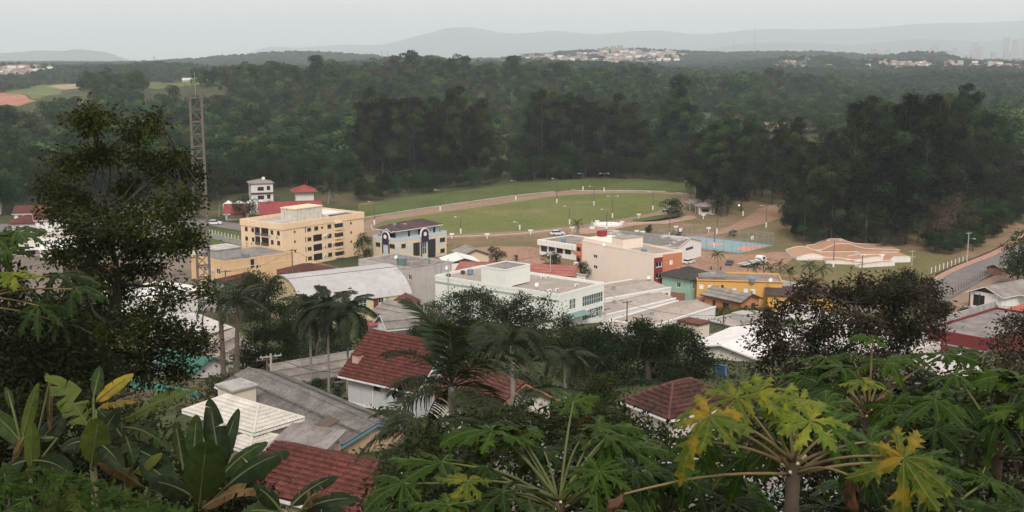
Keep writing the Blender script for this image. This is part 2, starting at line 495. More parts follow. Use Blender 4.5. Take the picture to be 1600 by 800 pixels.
ribbon('roadside_path', [(1446, 446), (1465, 430), (1500, 413), (1545, 396), (1568, 384), (1580, 376), (1630, 348)],
       [(1454, 449), (1477, 431), (1511, 416), (1552, 401), (1574, 390), (1587, 381), (1638, 349)], PAVE, 4, 'red earth footpath along the asphalt road')
sheet('driveway', [(1485, 470), (1520, 448), (1560, 428), (1600, 420), (1600, 440), (1560, 440), (1530, 456), (1530, 500), (1490, 495)], TRACKM, 4, 'earth driveway beside the white house at the road')

# white kerb stones along the track
KERBM = plain('worn_kerb_paint', (.50, .47, .43), wear=.4, scale=.5)
def kerb(pxs, label, w=.24, h=.22, mat=KERBM, level=4):
    pts = [pz(x, y, 0) for x, y in pxs]
    pts = resample(smooth_line(pts, 2), 3.0)
    m = MB()
    for a, b in zip(pts[:-1], pts[1:]):
        z = .03 * level + h / 2 - .04
        m.bar((a[0], a[1], z), (b[0], b[1], z), w, h)
    o = m.build('kerb', mat); set_props(o, label, kind='structure')
kerb([(568, 341), (610, 334), (650, 327.5), (720, 317.5), (780, 309), (830, 303), (866, 300)], 'white painted kerb along the far left of the track')
kerb([(893, 296.5), (905, 299), (960, 298), (1010, 298.5), (1040, 300)], 'white painted kerb at the far end of the track')
kerb([(1056, 301.5), (1075, 303)], 'short white kerb by the tall grove')
kerb([(690, 371), (740, 369.5), (800, 367), (860, 361), (878, 358)], 'white painted kerb along the near side of the track')
kerb([(581, 352), (580, 356), (584, 361)], 'curved white kerb at the left bend of the track')
kerb([(1003, 348), (1030, 350), (1048, 349), (1072, 342)], 'white edging around the playground sand')
kerb([(935, 360), (965, 353), (1003, 348)], 'white edging of the playground path')

def court():
    a = pz(1157, 396.5, 0); b = pz(1208, 384, 0); c = pz(1052, 380, 0)
    u = (b - a)[:2]; v = (c - a)[:2]
    lu, lv = np.linalg.norm(u), np.linalg.norm(v)
    th = math.atan2(u[1], u[0])
    lv = max(lv, 1.0); s = math.sin(math.atan2(v[1], v[0]) - th)
    root = empty('sports_court', (a[0], a[1], 0), th, 'blue sports court with salmon circles inside a tall mesh fence', 'court')
    W, L = lu, 30.0
    BLUE = plain('court_blue', (.20, .31, .35), wear=.12, scale=.3)
    SALM = plain('court_salmon', (.58, .25, .17), wear=.12, scale=.3)
    MB().box(0, 0, 0, W, L, .2).build('court_slab', BLUE, root)
    def disc(name, cx, cy, r, a0, a1, lvl):
        pts = [(cx + r * math.cos(t), cy + r * math.sin(t)) for t in np.linspace(a0, a1, 24)]
        MB().prism(pts, .2, .2 + .02 * lvl).build(name, SALM, root)
    disc('painted_circle', W / 2, L / 2, 2.6, 0, 2 * math.pi * 23 / 24, 1)
    disc('painted_key', W / 2, .02, min(6, W / 2 - .5), 0, math.pi, 1)
    disc('painted_key', W / 2, L - .02, min(6, W / 2 - .5), math.pi, 2 * math.pi, 1)
    for k in range(2):
        y = .8 if k == 0 else L - .8
        g = MB(); g.bar((W / 2, y, .2), (W / 2, y, 3.6), .15); g.bar((W / 2, y, 3.5), (W / 2, y + (1 if k == 0 else -1), 3.6), .1)
        h = g.build('hoop_post', STEEL, root)
        MB().box(W / 2 - .9, y + (1.0 if k == 0 else -1.1), 3.0, W / 2 + .9, y + (1.1 if k == 0 else -1.0), 4.1).build('backboard', WHITE, h)
    per = [(0, 0), (W, 0), (W, L), (0, L)]
    for e in range(4):
        p, q = np.array(per[e]), np.array(per[(e + 1) % 4])
        n = int(np.linalg.norm(q - p) / 3)
        for k in range(n):
            x, y = p + (q - p) * k / n
            MB().bar((x, y, 0), (x, y, 4.2), .11).build('fence_post', STEEL, root)
        m = MB()
        for z in (.5, 4.15): m.bar((*p, z), (*q, z), .06)
        nw = int(np.linalg.norm(q - p) / .8)
        for k in range(nw):
            x, y = p + (q - p) * (k + .5) / nw
            m.bar((x, y, .5), (x, y, 4.1), .015)
        for z in np.arange(1, 4.1, .6): m.bar((*p, z), (*q, z), .015)
        o = m.build('fence_mesh', STEEL, root); o['kind'] = 'stuff'
court()

# ------------------------------------------------------------------ cleared fields on the far hills
FIELDS = []; FIELDS_PX = []
def field(pxs, mat, name, label, lift=.5):
    pts = [pg(x, y) for x, y in pxs]
    poly = np.array([p[:2] for p in pts]); FIELDS.append(poly); FIELDS_PX.append(np.array(pxs, float))
    bm = bmesh.new()
    f = bm.faces.new([bm.verts.new((p[0], p[1], 0)) for p in poly])
    geo = bmesh.ops.triangulate(bm, faces=[f])
    for _ in range(4): bmesh.ops.subdivide_edges(bm, edges=bm.edges[:], cuts=1, use_grid_fill=True)
    for v in bm.verts: v.co.z = ground(v.co.x, v.co.y) + lift
    bmesh.ops.recalc_face_normals(bm, faces=bm.faces)
    me = bpy.data.meshes.new(name); bm.to_mesh(me); bm.free(); me.materials.append(mat)
    set_props(link(name, me), label, kind='structure')
PASTURE = earthen('pasture', [(.3, (.09, .12, .035)), (.7, (.14, .17, .055))], .012, .06)
REDSOIL = earthen('ploughed_red_soil', [(.3, (.30, .13, .085)), (.7, (.40, .20, .14))], .01, .08)
STUBBLE = earthen('stubble', [(.3, (.30, .22, .15)), (.7, (.38, .29, .2))], .012, .08)
field([(212, 131), (250, 127), (372, 126), (340, 132), (300, 135), (240, 141), (222, 137)], PASTURE, 'hill_pasture', 'pale green pasture on the far wooded hill')
field([(-40, 148), (10, 145), (40, 150), (58, 158), (30, 166), (0, 172), (-40, 172)], REDSOIL, 'ploughed_field', 'ploughed red field at the far left edge')
field([(5, 143), (60, 134), (110, 131), (95, 145), (62, 157), (42, 149)], PASTURE, 'far_meadow', 'green meadow beside the ploughed red field')
field([(75, 135), (145, 131), (143, 137), (100, 141)], STUBBLE, 'stubble_strip', 'dry strip above the green meadow')
field([(1066, 167), (1125, 166), (1130, 173), (1072, 173)], STRIP, 'distant_lawn', 'small bright green clearing in the distant wood', 1.5)
field([(1175, 197), (1285, 196), (1290, 207), (1180, 209)], STUBBLE, 'distant_field', 'pale stubble field behind the tall grove', 1.5)
field([(975, 206), (1020, 207), (1020, 222), (985, 222)], STUBBLE, 'pale_clearing', 'pale clearing glimpsed between the tall trees', 1.5)
field([(765, 214), (805, 214), (805, 222), (765, 222)], STUBBLE, 'pale_clearing', 'pale clearing left of the dark eucalyptus clump', 1.5)

# ------------------------------------------------------------------ mountains on the skyline
def mountains(name, prof, D, label, depth=3200, seed=1):
    rng = np.random.default_rng(seed)
    px = np.array([p[0] for p in prof], float); py = np.array([p[1] for p in prof], float)
    xs = np.linspace(px[0], px[-1], 160)
    yy = np.interp(xs, px, py)
    yy = np.convolve(np.pad(yy, 2, 'edge'), np.ones(5) / 5, 'valid')
    hx = (xs - 800) / FPX * D
    hz = CAMZ + (HOR - yy) / FPX * D
    hz = np.maximum(hz + rng.normal(0, 3, len(hz)), 25)
    rows = []
    for off, k in ((-depth, 0.02), (-depth * .7, .18), (-depth * .45, .45), (-depth * .22, .75), (0, 1), (depth * .4, .7), (depth * .9, .1)):
        w = np.convolve(np.pad(rng.normal(0, 1, len(hx)), 4, 'edge'), np.ones(9) / 9, 'valid') * .35
        kk = np.clip(k * (1 + (w if 0.05 < k < 1 else 0)), 0, 1)
        rows.append(np.stack([hx * (1 + off / D * .6), np.full_like(hx, D + off) + w * depth * .2 * (k < 1), 20 + (hz - 20) * kk], -1))
    V = np.concatenate(rows); m = len(hx); n = len(rows)
    i = np.arange(n * m).reshape(n, m)
    F = np.stack([i[:-1, :-1], i[:-1, 1:], i[1:, 1:], i[1:, :-1]], -1).reshape(-1, 4)
    set_props(link(name, mesh_np(name, V, F, MOUNT, smooth=True)), label, kind='structure')
mountains('mountain_range', [(330, 95), (380, 88), (410, 77), (440, 71), (462, 77), (500, 73), (540, 70), (600, 72), (640, 61), (680, 51), (715, 44), (745, 44), (775, 52), (800, 55), (840, 52), (870, 48), (900, 53), (930, 56),
           (960, 52), (1010, 49), (1045, 50), (1080, 56), (1110, 54), (1150, 50), (1190, 46), (1250, 48), (1300, 47), (1350, 46), (1400, 41), (1440, 38), (1500, 38), (1560, 36), (1600, 32), (1720, 28), (1900, 40)],
          26000, 'long blue mountain range fading into the haze', 4200, 3)
mountains('far_hills', [(-220, 84), (-60, 86), (0, 84), (50, 81), (62, 79), (112, 80), (130, 77), (150, 79), (178, 82), (200, 91), (235, 99)], 17500, 'low blue hills at the far left', 2000, 5)
mountains('foothills', [(760, 95), (850, 82), (950, 80), (1040, 88), (1130, 72), (1220, 66), (1320, 72), (1420, 62), (1520, 66), (1640, 58), (1800, 60)], 19500, 'paler foothills below the mountain range', 1800, 9)
# ------------------------------------------------------------------ buildings: frame, walls with real openings, roofs
def wall_sheet(m, p, t, length, z0, z1, holes, inset, depth=.18):
    """Wall from p along unit t; holes = (s0,s1,za,zb). Adds the face round the holes and their reveals."""
    p = np.array(p, float); t = np.array(t, float); n = np.array(inset, float)
    ss = sorted({0.0, length, *[min(max(h[i], 0), length) for h in holes for i in (0, 1)]})
    zs = sorted({z0, z1, *[min(max(h[i], z0), z1) for h in holes for i in (2, 3)]})
    def P(s, z, d=0): return p + t * s + n * d + np.array([0, 0, z])
    for a, b in zip(ss[:-1], ss[1:]):
        for c, d in zip(zs[:-1], zs[1:]):
            sm, zm = (a + b) / 2, (c + d) / 2
            if any(h[0] < sm < h[1] and h[2] < zm < h[3] for h in holes): continue
            m.add([P(a, c), P(b, c), P(b, d), P(a, d)], [(0, 1, 2, 3)])
    for a, b, c, d in holes:
        for q in (((a, c), (b, c)), ((b, c), (b, d)), ((b, d), (a, d)), ((a, d), (a, c))):
            (s0, e0), (s1, e1) = q
            m.add([P(s0, e0), P(s1, e1), P(s1, e1, depth), P(s0, e0, depth)], [(0, 1, 2, 3)])

class Bld:
    """Building frame: origin at the nearest corner, x along the right-hand wall, y along the left-hand wall."""
    def __init__(s, name, N, L, R, label, d=None, h=None, base=None, cat='building', group=None, theta=None, lx=None, ly=None, sink=1.5, wr=.5):
        if d is None:
            zt = h + (base or 0.0); n = pz(*N, zt)
        else:
            n = pd(*N, d); zt = n[2]
        s.z0 = base if base is not None else ground(n[0], n[1])
        if h is not None and d is not None: s.z0 = zt - h
        l, r = pz(*L, zt), pz(*R, zt)
        aR = math.atan2(r[1] - n[1], r[0] - n[0]); aL = math.atan2(l[1] - n[1], l[0] - n[0])
        err = aL - aR - math.pi / 2
        s.th = aR + err * wr if theta is None else theta
        s.err = math.degrees(err)
        ex = np.array([math.cos(s.th), math.sin(s.th)]); ey = np.array([-ex[1], ex[0]])
        def span(e, px):                       # length at which the top edge reaches the sight plane of column px
            k = ray(px, 400)[0] / ray(px, 400)[1]
            k = (px - 800) / FPX
            cp, sp = math.cos(PITCH), math.sin(PITCH)
            off = -(zt - CAMZ) * sp
            # x = k*(y*cp + off)
            return (k * (n[1] * cp + off) - n[0]) / (e[0] - k * e[1] * cp)
        s.lx = lx if lx else abs(span(ex, R[0]))
        s.ly = ly if ly else abs(span(ey, L[0]))
        s.n = n; s.zt = zt - s.z0; s.ex, s.ey = ex, ey
        s.sink = sink
        s.root = empty(name, (n[0], n[1], s.z0), s.th, label, cat, group)
        s.holes = {'R': [], 'L': []}; s.wins = []
    def sz(s, face, px, py):
        """Position (s, z) on a wall seen at a pixel."""
        r = ray(px, py)
        nrm = s.ey if face == 'R' else s.ex
        t = (s.n[:2] @ nrm) / (r[:2] @ nrm)
        p = np.array([0, 0, CAMZ]) + r * t
        e = s.ex if face == 'R' else s.ey
        return float((p[:2] - s.n[:2]) @ e), float(p[2] - s.z0)
    def hole(s, face, cx, cy, w, h, style='plain', frame=None, glass=None, name='window'):
        a, _ = s.sz(face, cx - w / 2, cy); b, _ = s.sz(face, cx + w / 2, cy)
        _, c = s.sz(face, cx, cy + h / 2); _, d = s.sz(face, cx, cy - h / 2)
        a, b = sorted((a, b)); s.hole_m(face, a, b, c, d, style, frame, glass, name)
    def hole_m(s, face, a, b, c, d, style='plain', frame=None, glass=None, name='window'):
        lim = s.lx if face == 'R' else s.ly
        a = max(a, .1); b = min(b, lim - .1); c = max(c, .05)
        if b - a < .15 or d - c < .15: return
        s.holes[face].append((a, b, c, d)); s.wins.append((face, a, b, c, d, style, frame, glass, name))
    def pt(s, face, u, z, d=0):
        return (u, d, z) if face == 'R' else (d, u, z)
    def walls(s, mat, z1=None, z0=None, name='wall'):
        z1 = s.zt if z1 is None else z1; z0 = -s.sink if z0 is None else z0
        m = MB()
        wall_sheet(m, (0, 0, 0), (1, 0, 0), s.lx, z0, z1, s.holes['R'], (0, 1, 0))
        wall_sheet(m, (0, 0, 0), (0, 1, 0), s.ly, z0, z1, s.holes['L'], (1, 0, 0))
        m.add([(s.lx, 0, z0), (s.lx, s.ly, z0), (s.lx, s.ly, z1), (s.lx, 0, z1)], [(0, 1, 2, 3)])
        m.add([(s.lx, s.ly, z0), (0, s.ly, z0), (0, s.ly, z1), (s.lx, s.ly, z1)], [(0, 1, 2, 3)])
        s.wall = m.build(name, mat, s.root)
        s.fill()
    def fill(s):
        for face, a, b, c, d, style, frame, glass, name in s.wins:
            fr = frame or FRAME; gl = glass or GLASS
            f = .06 if min(b - a, d - c) > .5 else .04
            m = MB()
            def bx(u0, u1, z0, z1, d0, d1):
                if face == 'R': m.box(u0, d0, z0, u1, d1, z1)
                else: m.box(d0, u0, z0, d1, u1, z1)
            for q in ((a, a + f, c, d), (b - f, b, c, d), (a + f, b - f, c, c + f), (a + f, b - f, d - f, d)): bx(*q, .06, .15)
            nv = {'plain': 1 if b - a > 1 else 0, 'grid': max(1, round((b - a) / .9) - 1), 'void': 0, 'shutter': 0, 'solid': 0, 'bars': max(1, round((b - a) / .7) - 1)}[style]
            for k in range(nv):
                u = a + (b - a) * (k + 1) / (nv + 1); bx(u - f * .4, u + f * .4, c + f, d - f, .07, .14)
            if style == 'grid' and d - c > 1.3:
                z = (c + d) / 2; bx(a + f, b - f, z - f * .4, z + f * .4, .075, .135)
            w = m.build(name, fr, s.root)
            m = MB(); bx(a + .01, b - .01, c + .01, d - .01, .155, .17)
            m.build('pane' if style in ('plain', 'grid', 'bars') else ('panel' if style in ('solid', 'shutter') else 'dark_opening'), gl, w)
            if name == 'window' and style in ('plain', 'grid'):
                m = MB(); bx(a - .06, b + .06, c - .07, c - .005, -.06, .05); m.build('sill', fr, w)
    def box(s, name, x0, y0, z0, x1, y1, z1, mat, parent=None):
        return MB().box(x0, y0, z0, x1, y1, z1).build(name, mat, parent or s.root)
    def flat_roof(s, mat, drop=.6, cap=None, capw=.22, over=.05):
        s.box('roof', .02, .02, s.zt - drop - .2, s.lx - .02, s.ly - .02, s.zt - drop, mat)
        m = MB(); w = capw; o = over
        for q in ((-o, -o, s.lx + o, w), (-o, s.ly - w, s.lx + o, s.ly + o), (-o, w, w, s.ly - w), (s.lx - w, w, s.lx + o, s.ly - w)):
            m.box(q[0], q[1], s.zt - drop + .02, q[2], q[3], s.zt + .06)
        m.build('parapet', cap, s.root)
    def ac(s, face, u, z, w=.85):
        m = MB()
        if face == 'R': m.box(u, -.4, z, u + w, -.05, z + .55)
        elif face == 'L': m.box(-.4, u, z, -.05, u + w, z + .55)
        else: m.box(face[0], face[1], z, face[0] + w, face[1] + .4, z + .6)
        o = m.build('air_conditioner', ACWHITE, s.root)
        n = MB()
        def disc(c, ax):
            pts = [(math.cos(t) * .22, math.sin(t) * .22) for t in np.linspace(0, 2 * math.pi, 11)[:-1]]
            vs = []
            for e in (0, .02):
                for p, q in pts:
                    vs.append((c[0] + p, c[1] - e, c[2] + q) if ax == 'R' else (c[0] - e, c[1] + p, c[2] + q))
            n.add(vs, [tuple(range(10)), tuple(range(10, 20))] + [(i, (i + 1) % 10, 10 + (i + 1) % 10, 10 + i) for i in range(10)])
        if face == 'L': disc((-.402, u + w * .4, z + .27), 'L')
        elif face == 'R': disc((u + w * .4, -.402, z + .27), 'R')
        else: disc((face[0] + w * .4, face[1] - .002, z + .3), 'R')
        n.build('fan_grille', DARKSTEEL, o)

# ---- sloped roofs: rows of corrugation or tile courses as real relief
def slope_mesh(name, eave0, eave1, ridge0, ridge1, mat, kind='fibro', pitch=.2, course=.0, amp=.03, thick=.06):
    e0, e1, r0, r1 = [np.array(p, float) for p in (eave0, eave1, ridge0, ridge1)]
    ex = (e1 - e0); L = np.linalg.norm(ex); ex /= L
    up = (r0 + r1) / 2 - (e0 + e1) / 2
    up = up - ex * (up @ ex); S = np.linalg.norm(up); up /= S
    nrm = np.cross(ex, up)
    if nrm[2] < 0: nrm = -nrm
    a0, a1 = (r0 - e0) @ ex, (r1 - e0) @ ex                    # ridge ends measured along the eave
    lo, hi = min(0, a0), max(L, a1)
    per = 4 if kind != 'flat' else 1
    nc = max(1, int((hi - lo) / pitch)) * per if kind != 'flat' else max(1, int((hi - lo) / 2))
    nc = min(nc, 900)
    s = np.linspace(lo, hi, nc + 1)
    if course:
        nr = max(1, int(S / course)); st = S / nr; g = np.linspace(0, S, nr + 1)[:-1]; t = np.stack([g, g + st * .16, g + st * .17, g + st * .999], 1).ravel(); lift = np.tile([1.0, .86, .85, 0.0], nr)
    else:
        t = np.linspace(0, S, 3); lift = np.zeros(3); nr = 2
    Tm, Sm = np.meshgrid(t, s, indexing='ij')
    f = Tm / S
    Sm = np.clip(Sm, 0 + a0 * f, L + (a1 - L) * f)
    if kind == 'tile': w = amp * np.abs(np.cos(np.pi * Sm / pitch)) * 2.2
    elif kind == 'flat': w = np.zeros_like(Sm)
    else: w = amp * np.cos(2 * np.pi * Sm / pitch)
    w = w + lift[:, None] * ((.045 if 'white' in mat.name else .10 if kind == 'tile' else .035) if course else 0)
    rng = np.random.default_rng(int(L * 100) % 9999)
    w = w + rng.normal(0, .004, w.shape)
    V = e0 + Sm[..., None] * ex + Tm[..., None] * up + (w + thick * .5)[..., None] * nrm
    n, m = Sm.shape
    V = V.reshape(-1, 3)
    i = np.arange(n * m).reshape(n, m)
    F = np.stack([i[:-1, :-1], i[:-1, 1:], i[1:, 1:], i[1:, :-1]], -1).reshape(-1, 4)
    # underside
    ub = len(V)
    V = np.concatenate([V, np.stack([e0, e1, r1, r0]) - nrm * thick])
    F2 = np.array([[ub, ub + 3, ub + 2, ub + 1]])
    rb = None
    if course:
        rb = np.zeros((n, m)); rb[0::4] = .9; rb[1::4] = .75  # laps and tile grooves darkened: mould and overhang shade put into the colour
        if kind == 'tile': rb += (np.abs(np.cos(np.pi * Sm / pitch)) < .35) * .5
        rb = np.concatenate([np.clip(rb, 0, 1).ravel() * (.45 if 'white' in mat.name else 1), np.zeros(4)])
    return mesh_np(name, V, [np.concatenate([F, F2])], mat, rib=rb)

def roof_part(b, quads, mat, kind, pitch, course, name='roof', amp=.03):
    root = b.root if isinstance(b, Bld) else b
    for k, q in enumerate(quads):
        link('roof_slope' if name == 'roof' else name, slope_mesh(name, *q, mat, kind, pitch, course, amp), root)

def ridge(b, p, q, mat, r=.13):
    root = b.root if isinstance(b, Bld) else b
    MB().tube([p, q], r, 6).build('ridge_cap', mat, root)

def gable(b, x0, y0, x1, y1, z, rise, axis, mat, kind='fibro', pitch=.25, course=0, over=.5, wallmat=None, fascia=None, ridgemat=None, off=.5, amp=.03):
    """Gable roof over a rectangle; axis = direction of the ridge; off = ridge position across (0..1)."""
    o = over
    if axis == 'x':
        yc = y0 + (y1 - y0) * off
        k0 = rise / (yc - y0); k1 = rise / (y1 - yc)
        A = [(x0 - o, y0 - o, z - o * k0), (x1 + o, y0 - o, z - o * k0), (x0 - o, yc, z + rise), (x1 + o, yc, z + rise)]
        B = [(x0 - o, y1 + o, z - o * k1), (x1 + o, y1 + o, z - o * k1), (x0 - o, yc, z + rise), (x1 + o, yc, z + rise)]
        gw = [[(x0, y0, z), (x0, y1, z), (x0, yc, z + rise)], [(x1, y0, z), (x1, y1, z), (x1, yc, z + rise)]]
        rp = ((x0 - o, yc, z + rise + .05), (x1 + o, yc, z + rise + .05))
    else:
        xc = x0 + (x1 - x0) * off
        k0 = rise / (xc - x0); k1 = rise / (x1 - xc)
        A = [(x0 - o, y0 - o, z - o * k0), (x0 - o, y1 + o, z - o * k0), (xc, y0 - o, z + rise), (xc, y1 + o, z + rise)]
        B = [(x1 + o, y0 - o, z - o * k1), (x1 + o, y1 + o, z - o * k1), (xc, y0 - o, z + rise), (xc, y1 + o, z + rise)]
        gw = [[(x0, y0, z), (x1, y0, z), (xc, y0, z + rise)], [(x0, y1, z), (x1, y1, z), (xc, y1, z + rise)]]
        rp = ((xc, y0 - o, z + rise + .05), (xc, y1 + o, z + rise + .05))
    roof_part(b, [A, B], mat, kind, pitch, course, amp=amp)
    root = b.root if isinstance(b, Bld) else b
    if wallmat:
        for g in gw: MB().add(g, [(0, 1, 2)]).build('gable_wall', wallmat, root)
    if ridgemat: ridge(root, *rp, ridgemat)
    if fascia:
        for Q in (A, B):
            for i, j in ((0, 1), (0, 2), (1, 3)):
                d = np.array([0, 0, -.1])
                MB().bar(np.array(Q[i]) + d, np.array(Q[j]) + d, .07, .2).build('fascia', fascia, root)

def hip(b, x0, y0, x1, y1, z, rise, mat, kind='fibro', pitch=.25, course=0, over=.5, ridgemat=None, fascia=None, amp=.03):
    o = over
    w, l = x1 - x0 + 2 * o, y1 - y0 + 2 * o
    X0, Y0, X1, Y1 = x0 - o, y0 - o, x1 + o, y1 + o
    if w >= l: r0, r1 = ((X0 + l / 2, (Y0 + Y1) / 2, z + rise), (X1 - l / 2, (Y0 + Y1) / 2, z + rise))
    else: r0, r1 = (((X0 + X1) / 2, Y0 + w / 2, z + rise), ((X0 + X1) / 2, Y1 - w / 2, z + rise))
    c = [(X0, Y0, z), (X1, Y0, z), (X1, Y1, z), (X0, Y1, z)]
    if w >= l: quads = [(c[0], c[1], r0, r1), (c[3], c[2], r0, r1), (c[0], c[3], r0, r0), (c[1], c[2], r1, r1)]; hips = [(c[0], r0), (c[3], r0), (c[1], r1), (c[2], r1)]
    else: quads = [(c[0], c[3], r0, r1), (c[1], c[2], r0, r1), (c[0], c[1], r0, r0), (c[3], c[2], r1, r1)]; hips = [(c[0], r0), (c[1], r0), (c[3], r1), (c[2], r1)]
    roof_part(b, quads, mat, kind, pitch, course, amp=amp)
    root = b.root if isinstance(b, Bld) else b
    if ridgemat:
        up = np.array([0, 0, .07])
        for p, q in hips: ridge(root, np.array(p) + up, np.array(q) + up, ridgemat)
        if np.linalg.norm(np.subtract(r0, r1)) > .3: ridge(root, np.array(r0) + up, np.array(r1) + up, ridgemat)
    if fascia:
        for i in range(4): MB().bar(np.array(c[i]) - (0, 0, .08), np.array(c[(i + 1) % 4]) - (0, 0, .08), .08, .2).build('fascia', fascia, root)

def zm(ox, oy, k):
    return lambda x, y: (ox + x / k, oy + y / k)

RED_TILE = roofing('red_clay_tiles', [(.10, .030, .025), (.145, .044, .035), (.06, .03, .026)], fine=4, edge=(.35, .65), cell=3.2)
BROWN_TILE = roofing('brown_clay_tiles', [(.10, .04, .031), (.15, .06, .046), (.065, .042, .037)], fine=3, edge=(.35, .65), cell=3.2)
WHITE_TILE = roofing('white_cement_tiles', [(.50, .47, .42), (.60, .57, .52), (.46, .43, .39)], fine=2.0)
MAROON = roofing('maroon_metal_roof', [(.22, .045, .05), (.26, .06, .062), (.16, .05, .05)], fine=3)
GALV = roofing('galvanised_roof', [(.38, .38, .385), (.43, .43, .435), (.33, .31, .30)], rough=.55, big=.15, fine=.8, spec=.4)
FLATGREY = roofing('flat_roof_grey', [(.17, .155, .145), (.26, .24, .225), (.10, .095, .09)], big=.25, fine=1.5)
FLATTAN = roofing('flat_roof_tan', [(.30, .26, .23), (.36, .315, .28), (.22, .19, .17)], big=.2, fine=1.2)
FLATLIGHT = roofing('flat_roof_pale', [(.36, .35, .335), (.50, .48, .45), (.2, .19, .18)], big=.22, fine=1.2)
WHITEROOF = roofing('white_metal_roof', [(.60, .59, .58), (.68, .67, .655), (.54, .52, .5)], big=.3, fine=1)
# ------------------------------------------------------------------ the town, building by building
YELLOW = plain('apartment_apricot', (.74, .565, .38), wear=.10, scale=.4, streak=(.60, .43, .27))
BAND = plain('cream_band', (.68, .60, .48), wear=.15)
def apartment():
    b = Bld('apartment_building', (440, 350), (376, 343), (568, 333), 'four storey apricot apartment block with dark balconies and roof water tank', h=12.9, base=0)
    Z = zm(370, 310, 1600 / 220)
    FL = 2.8
    lev = [1.75 + FL * k for k in range(4)]                  # window centre heights
    def cols(face, x, y, rows, w, h, style='plain', glass=None, frame=DARKSTEEL):
        px, py = Z(x, y); wd = w / 7.27
        a, _ = b.sz(face, px - wd / 2, py); c, _ = b.sz(face, px + wd / 2, py)
        a, c = sorted((a, c))
        for k in rows:
            b.hole_m(face, a, c, lev[k] - h / 2, lev[k] + h / 2, style, frame, glass)
    R = 'R'
    cols(R, 822, 333, (0, 1, 2, 3), 46, 1.05)
    cols(R, 903, 325, (3,), 46, 1.1)
    cols(R, 918, 430, (0, 1, 2), 100, 1.95, 'void', BLACK)
    cols(R, 969, 303, (3,), 24, .55)
    cols(R, 1052, 305, (0, 1, 2, 3), 46, 1.2)
    cols(R, 1297, 272, (1, 2, 3), 20, .6)
    cols(R, 657, 360, (1, 2, 3), 20, .6)
    cols(R, 779, 340, (0, 1, 2, 3), 10, 1.7, 'void', BLACK)
    cols('L', 107, 338, (1, 2, 3), 32, 1.2)
    cols('L', 181, 348, (1, 2, 3), 32, 1.2)
    cols('L', 236, 360, (1, 2, 3), 62, 2.2, 'void', BLACK)
    cols('L', 318, 370, (1, 2, 3), 82, 2.2, 'void', BLACK)
    cols('L', 398, 377, (1, 2, 3), 32, 1.2)
    cols('L', 471, 385, (1, 2, 3), 34, 1.2)
    b.walls(YELLOW)
    b.flat_roof(FLATLIGHT, drop=.9, cap=YELLOW)
    # overhanging band below the parapet, floor bands and the bay
    zb = b.zt - 1.75
    m = MB(); m.box(-.22, -.22, zb, b.lx * .30, -.003, b.zt + .02); m.box(-.22, -.003, zb, -.003, b.ly + .2, b.zt + .02); m.box(b.lx * .30, -.14, zb, b.lx * .78, -.003, b.zt); m.box(b.lx * .78, -.22, zb, b.lx + .1, -.003, b.zt + .04)
    m.build('cornice', YELLOW, b.root)
    for k in (1, 2, 3):
        m = MB(); z = FL * k + .3
        m.box(-.03, -.03, z, b.lx, -.004, z + .13); m.box(-.03, -.004, z, -.004, b.ly, z + .13)
        m.build('floor_band', BAND, b.root)
    px = [b.sz(R, *Z(1108, 300))[0], b.sz(R, *Z(1186, 300))[0]]
    for k in range(4):
        m = MB(); z = lev[k]
        m.box(px[0], -.75, z - 1.25, px[1], -.005, z - .62); m.box(px[0], -.75, z + .62, px[1], -.005, z + 1.0)
        w = m.build('bay_window', YELLOW, b.root)
        MB().box(px[0] + .05, -.7, z - .62, px[1] - .05, -.01, z + .62).build('pane', GLASS, w)
        for u in np.linspace(px[0] + .04, px[1] - .04, 4): MB().box(u - .04, -.74, z - .62, u + .04, -.705, z + .62).build('mullion', DARKSTEEL, w)
    for k in (1, 2, 3):                                        # balcony rails and the white post between them
        u0, u1 = b.sz('L', *Z(205, 360))[0], b.sz('L', *Z(358, 375))[0]
        um = b.sz('L', *Z(270, 365))[0]
        u0, u1 = sorted((u0, u1))
        m = MB(); m.box(-.12, u0, lev[k] - 1.35, -.02, u1, lev[k] - .55)
        m.build('balcony_rail', plain('rail_brown', (.10, .07, .06)), b.root)
        MB().box(-.16, um - .1, lev[k] - 1.4, -.021, um + .1, lev[k] + 1.2).build('balcony_post', WHITE, b.root)
    for k in (0, 1, 2):
        u = b.sz(R, *Z(985, 430))[0]; b.ac(R, u, lev[k] - .2, .8)
    for u, k in ((1010, 2), (1085, 1), (1195, 0)): b.ac(R, b.sz(R, *Z(u, 520))[0], lev[k] + .1, .8)
    for u, k in ((130, 2), (185, 2), (395, 3), (475, 3)): b.ac('L', b.sz('L', *Z(u, 470))[0], lev[k] - 1.2, .8)
    # water tank block on the roof
    tx0, ty0 = b.lx * .30, b.ly * .30
    t = b.box('water_tank', tx0, ty0, b.zt - .9, tx0 + b.lx * .33, ty0 + b.ly * .34, b.zt + 2.6, plain('tank_render', (.55, .52, .46), streak=(.2, .18, .15)))
    b.box('tank_cap', tx0 - .2, ty0 - .2, b.zt + 2.602, tx0 + b.lx * .33 + .2, ty0 + b.ly * .34 + .2, b.zt + 2.9, YELLOW, t)
    b.box('roof_shed', b.lx * .70, b.ly * .42, b.zt - .9, b.lx - .7, b.ly - .5, b.zt - .35, WHITEROOF)
    b.box('roof_hatch', b.lx * .74, b.ly * .12, b.zt - .9, b.lx * .97, b.ly * .36, b.zt - .5, DARKSTEEL)
    MB().tube([(b.lx * .4, b.ly * .4, b.zt + 2.9), (b.lx * .4, b.ly * .4, b.zt + 4.4)], .04, 5).build('aerial', STEEL, t)
apartment()

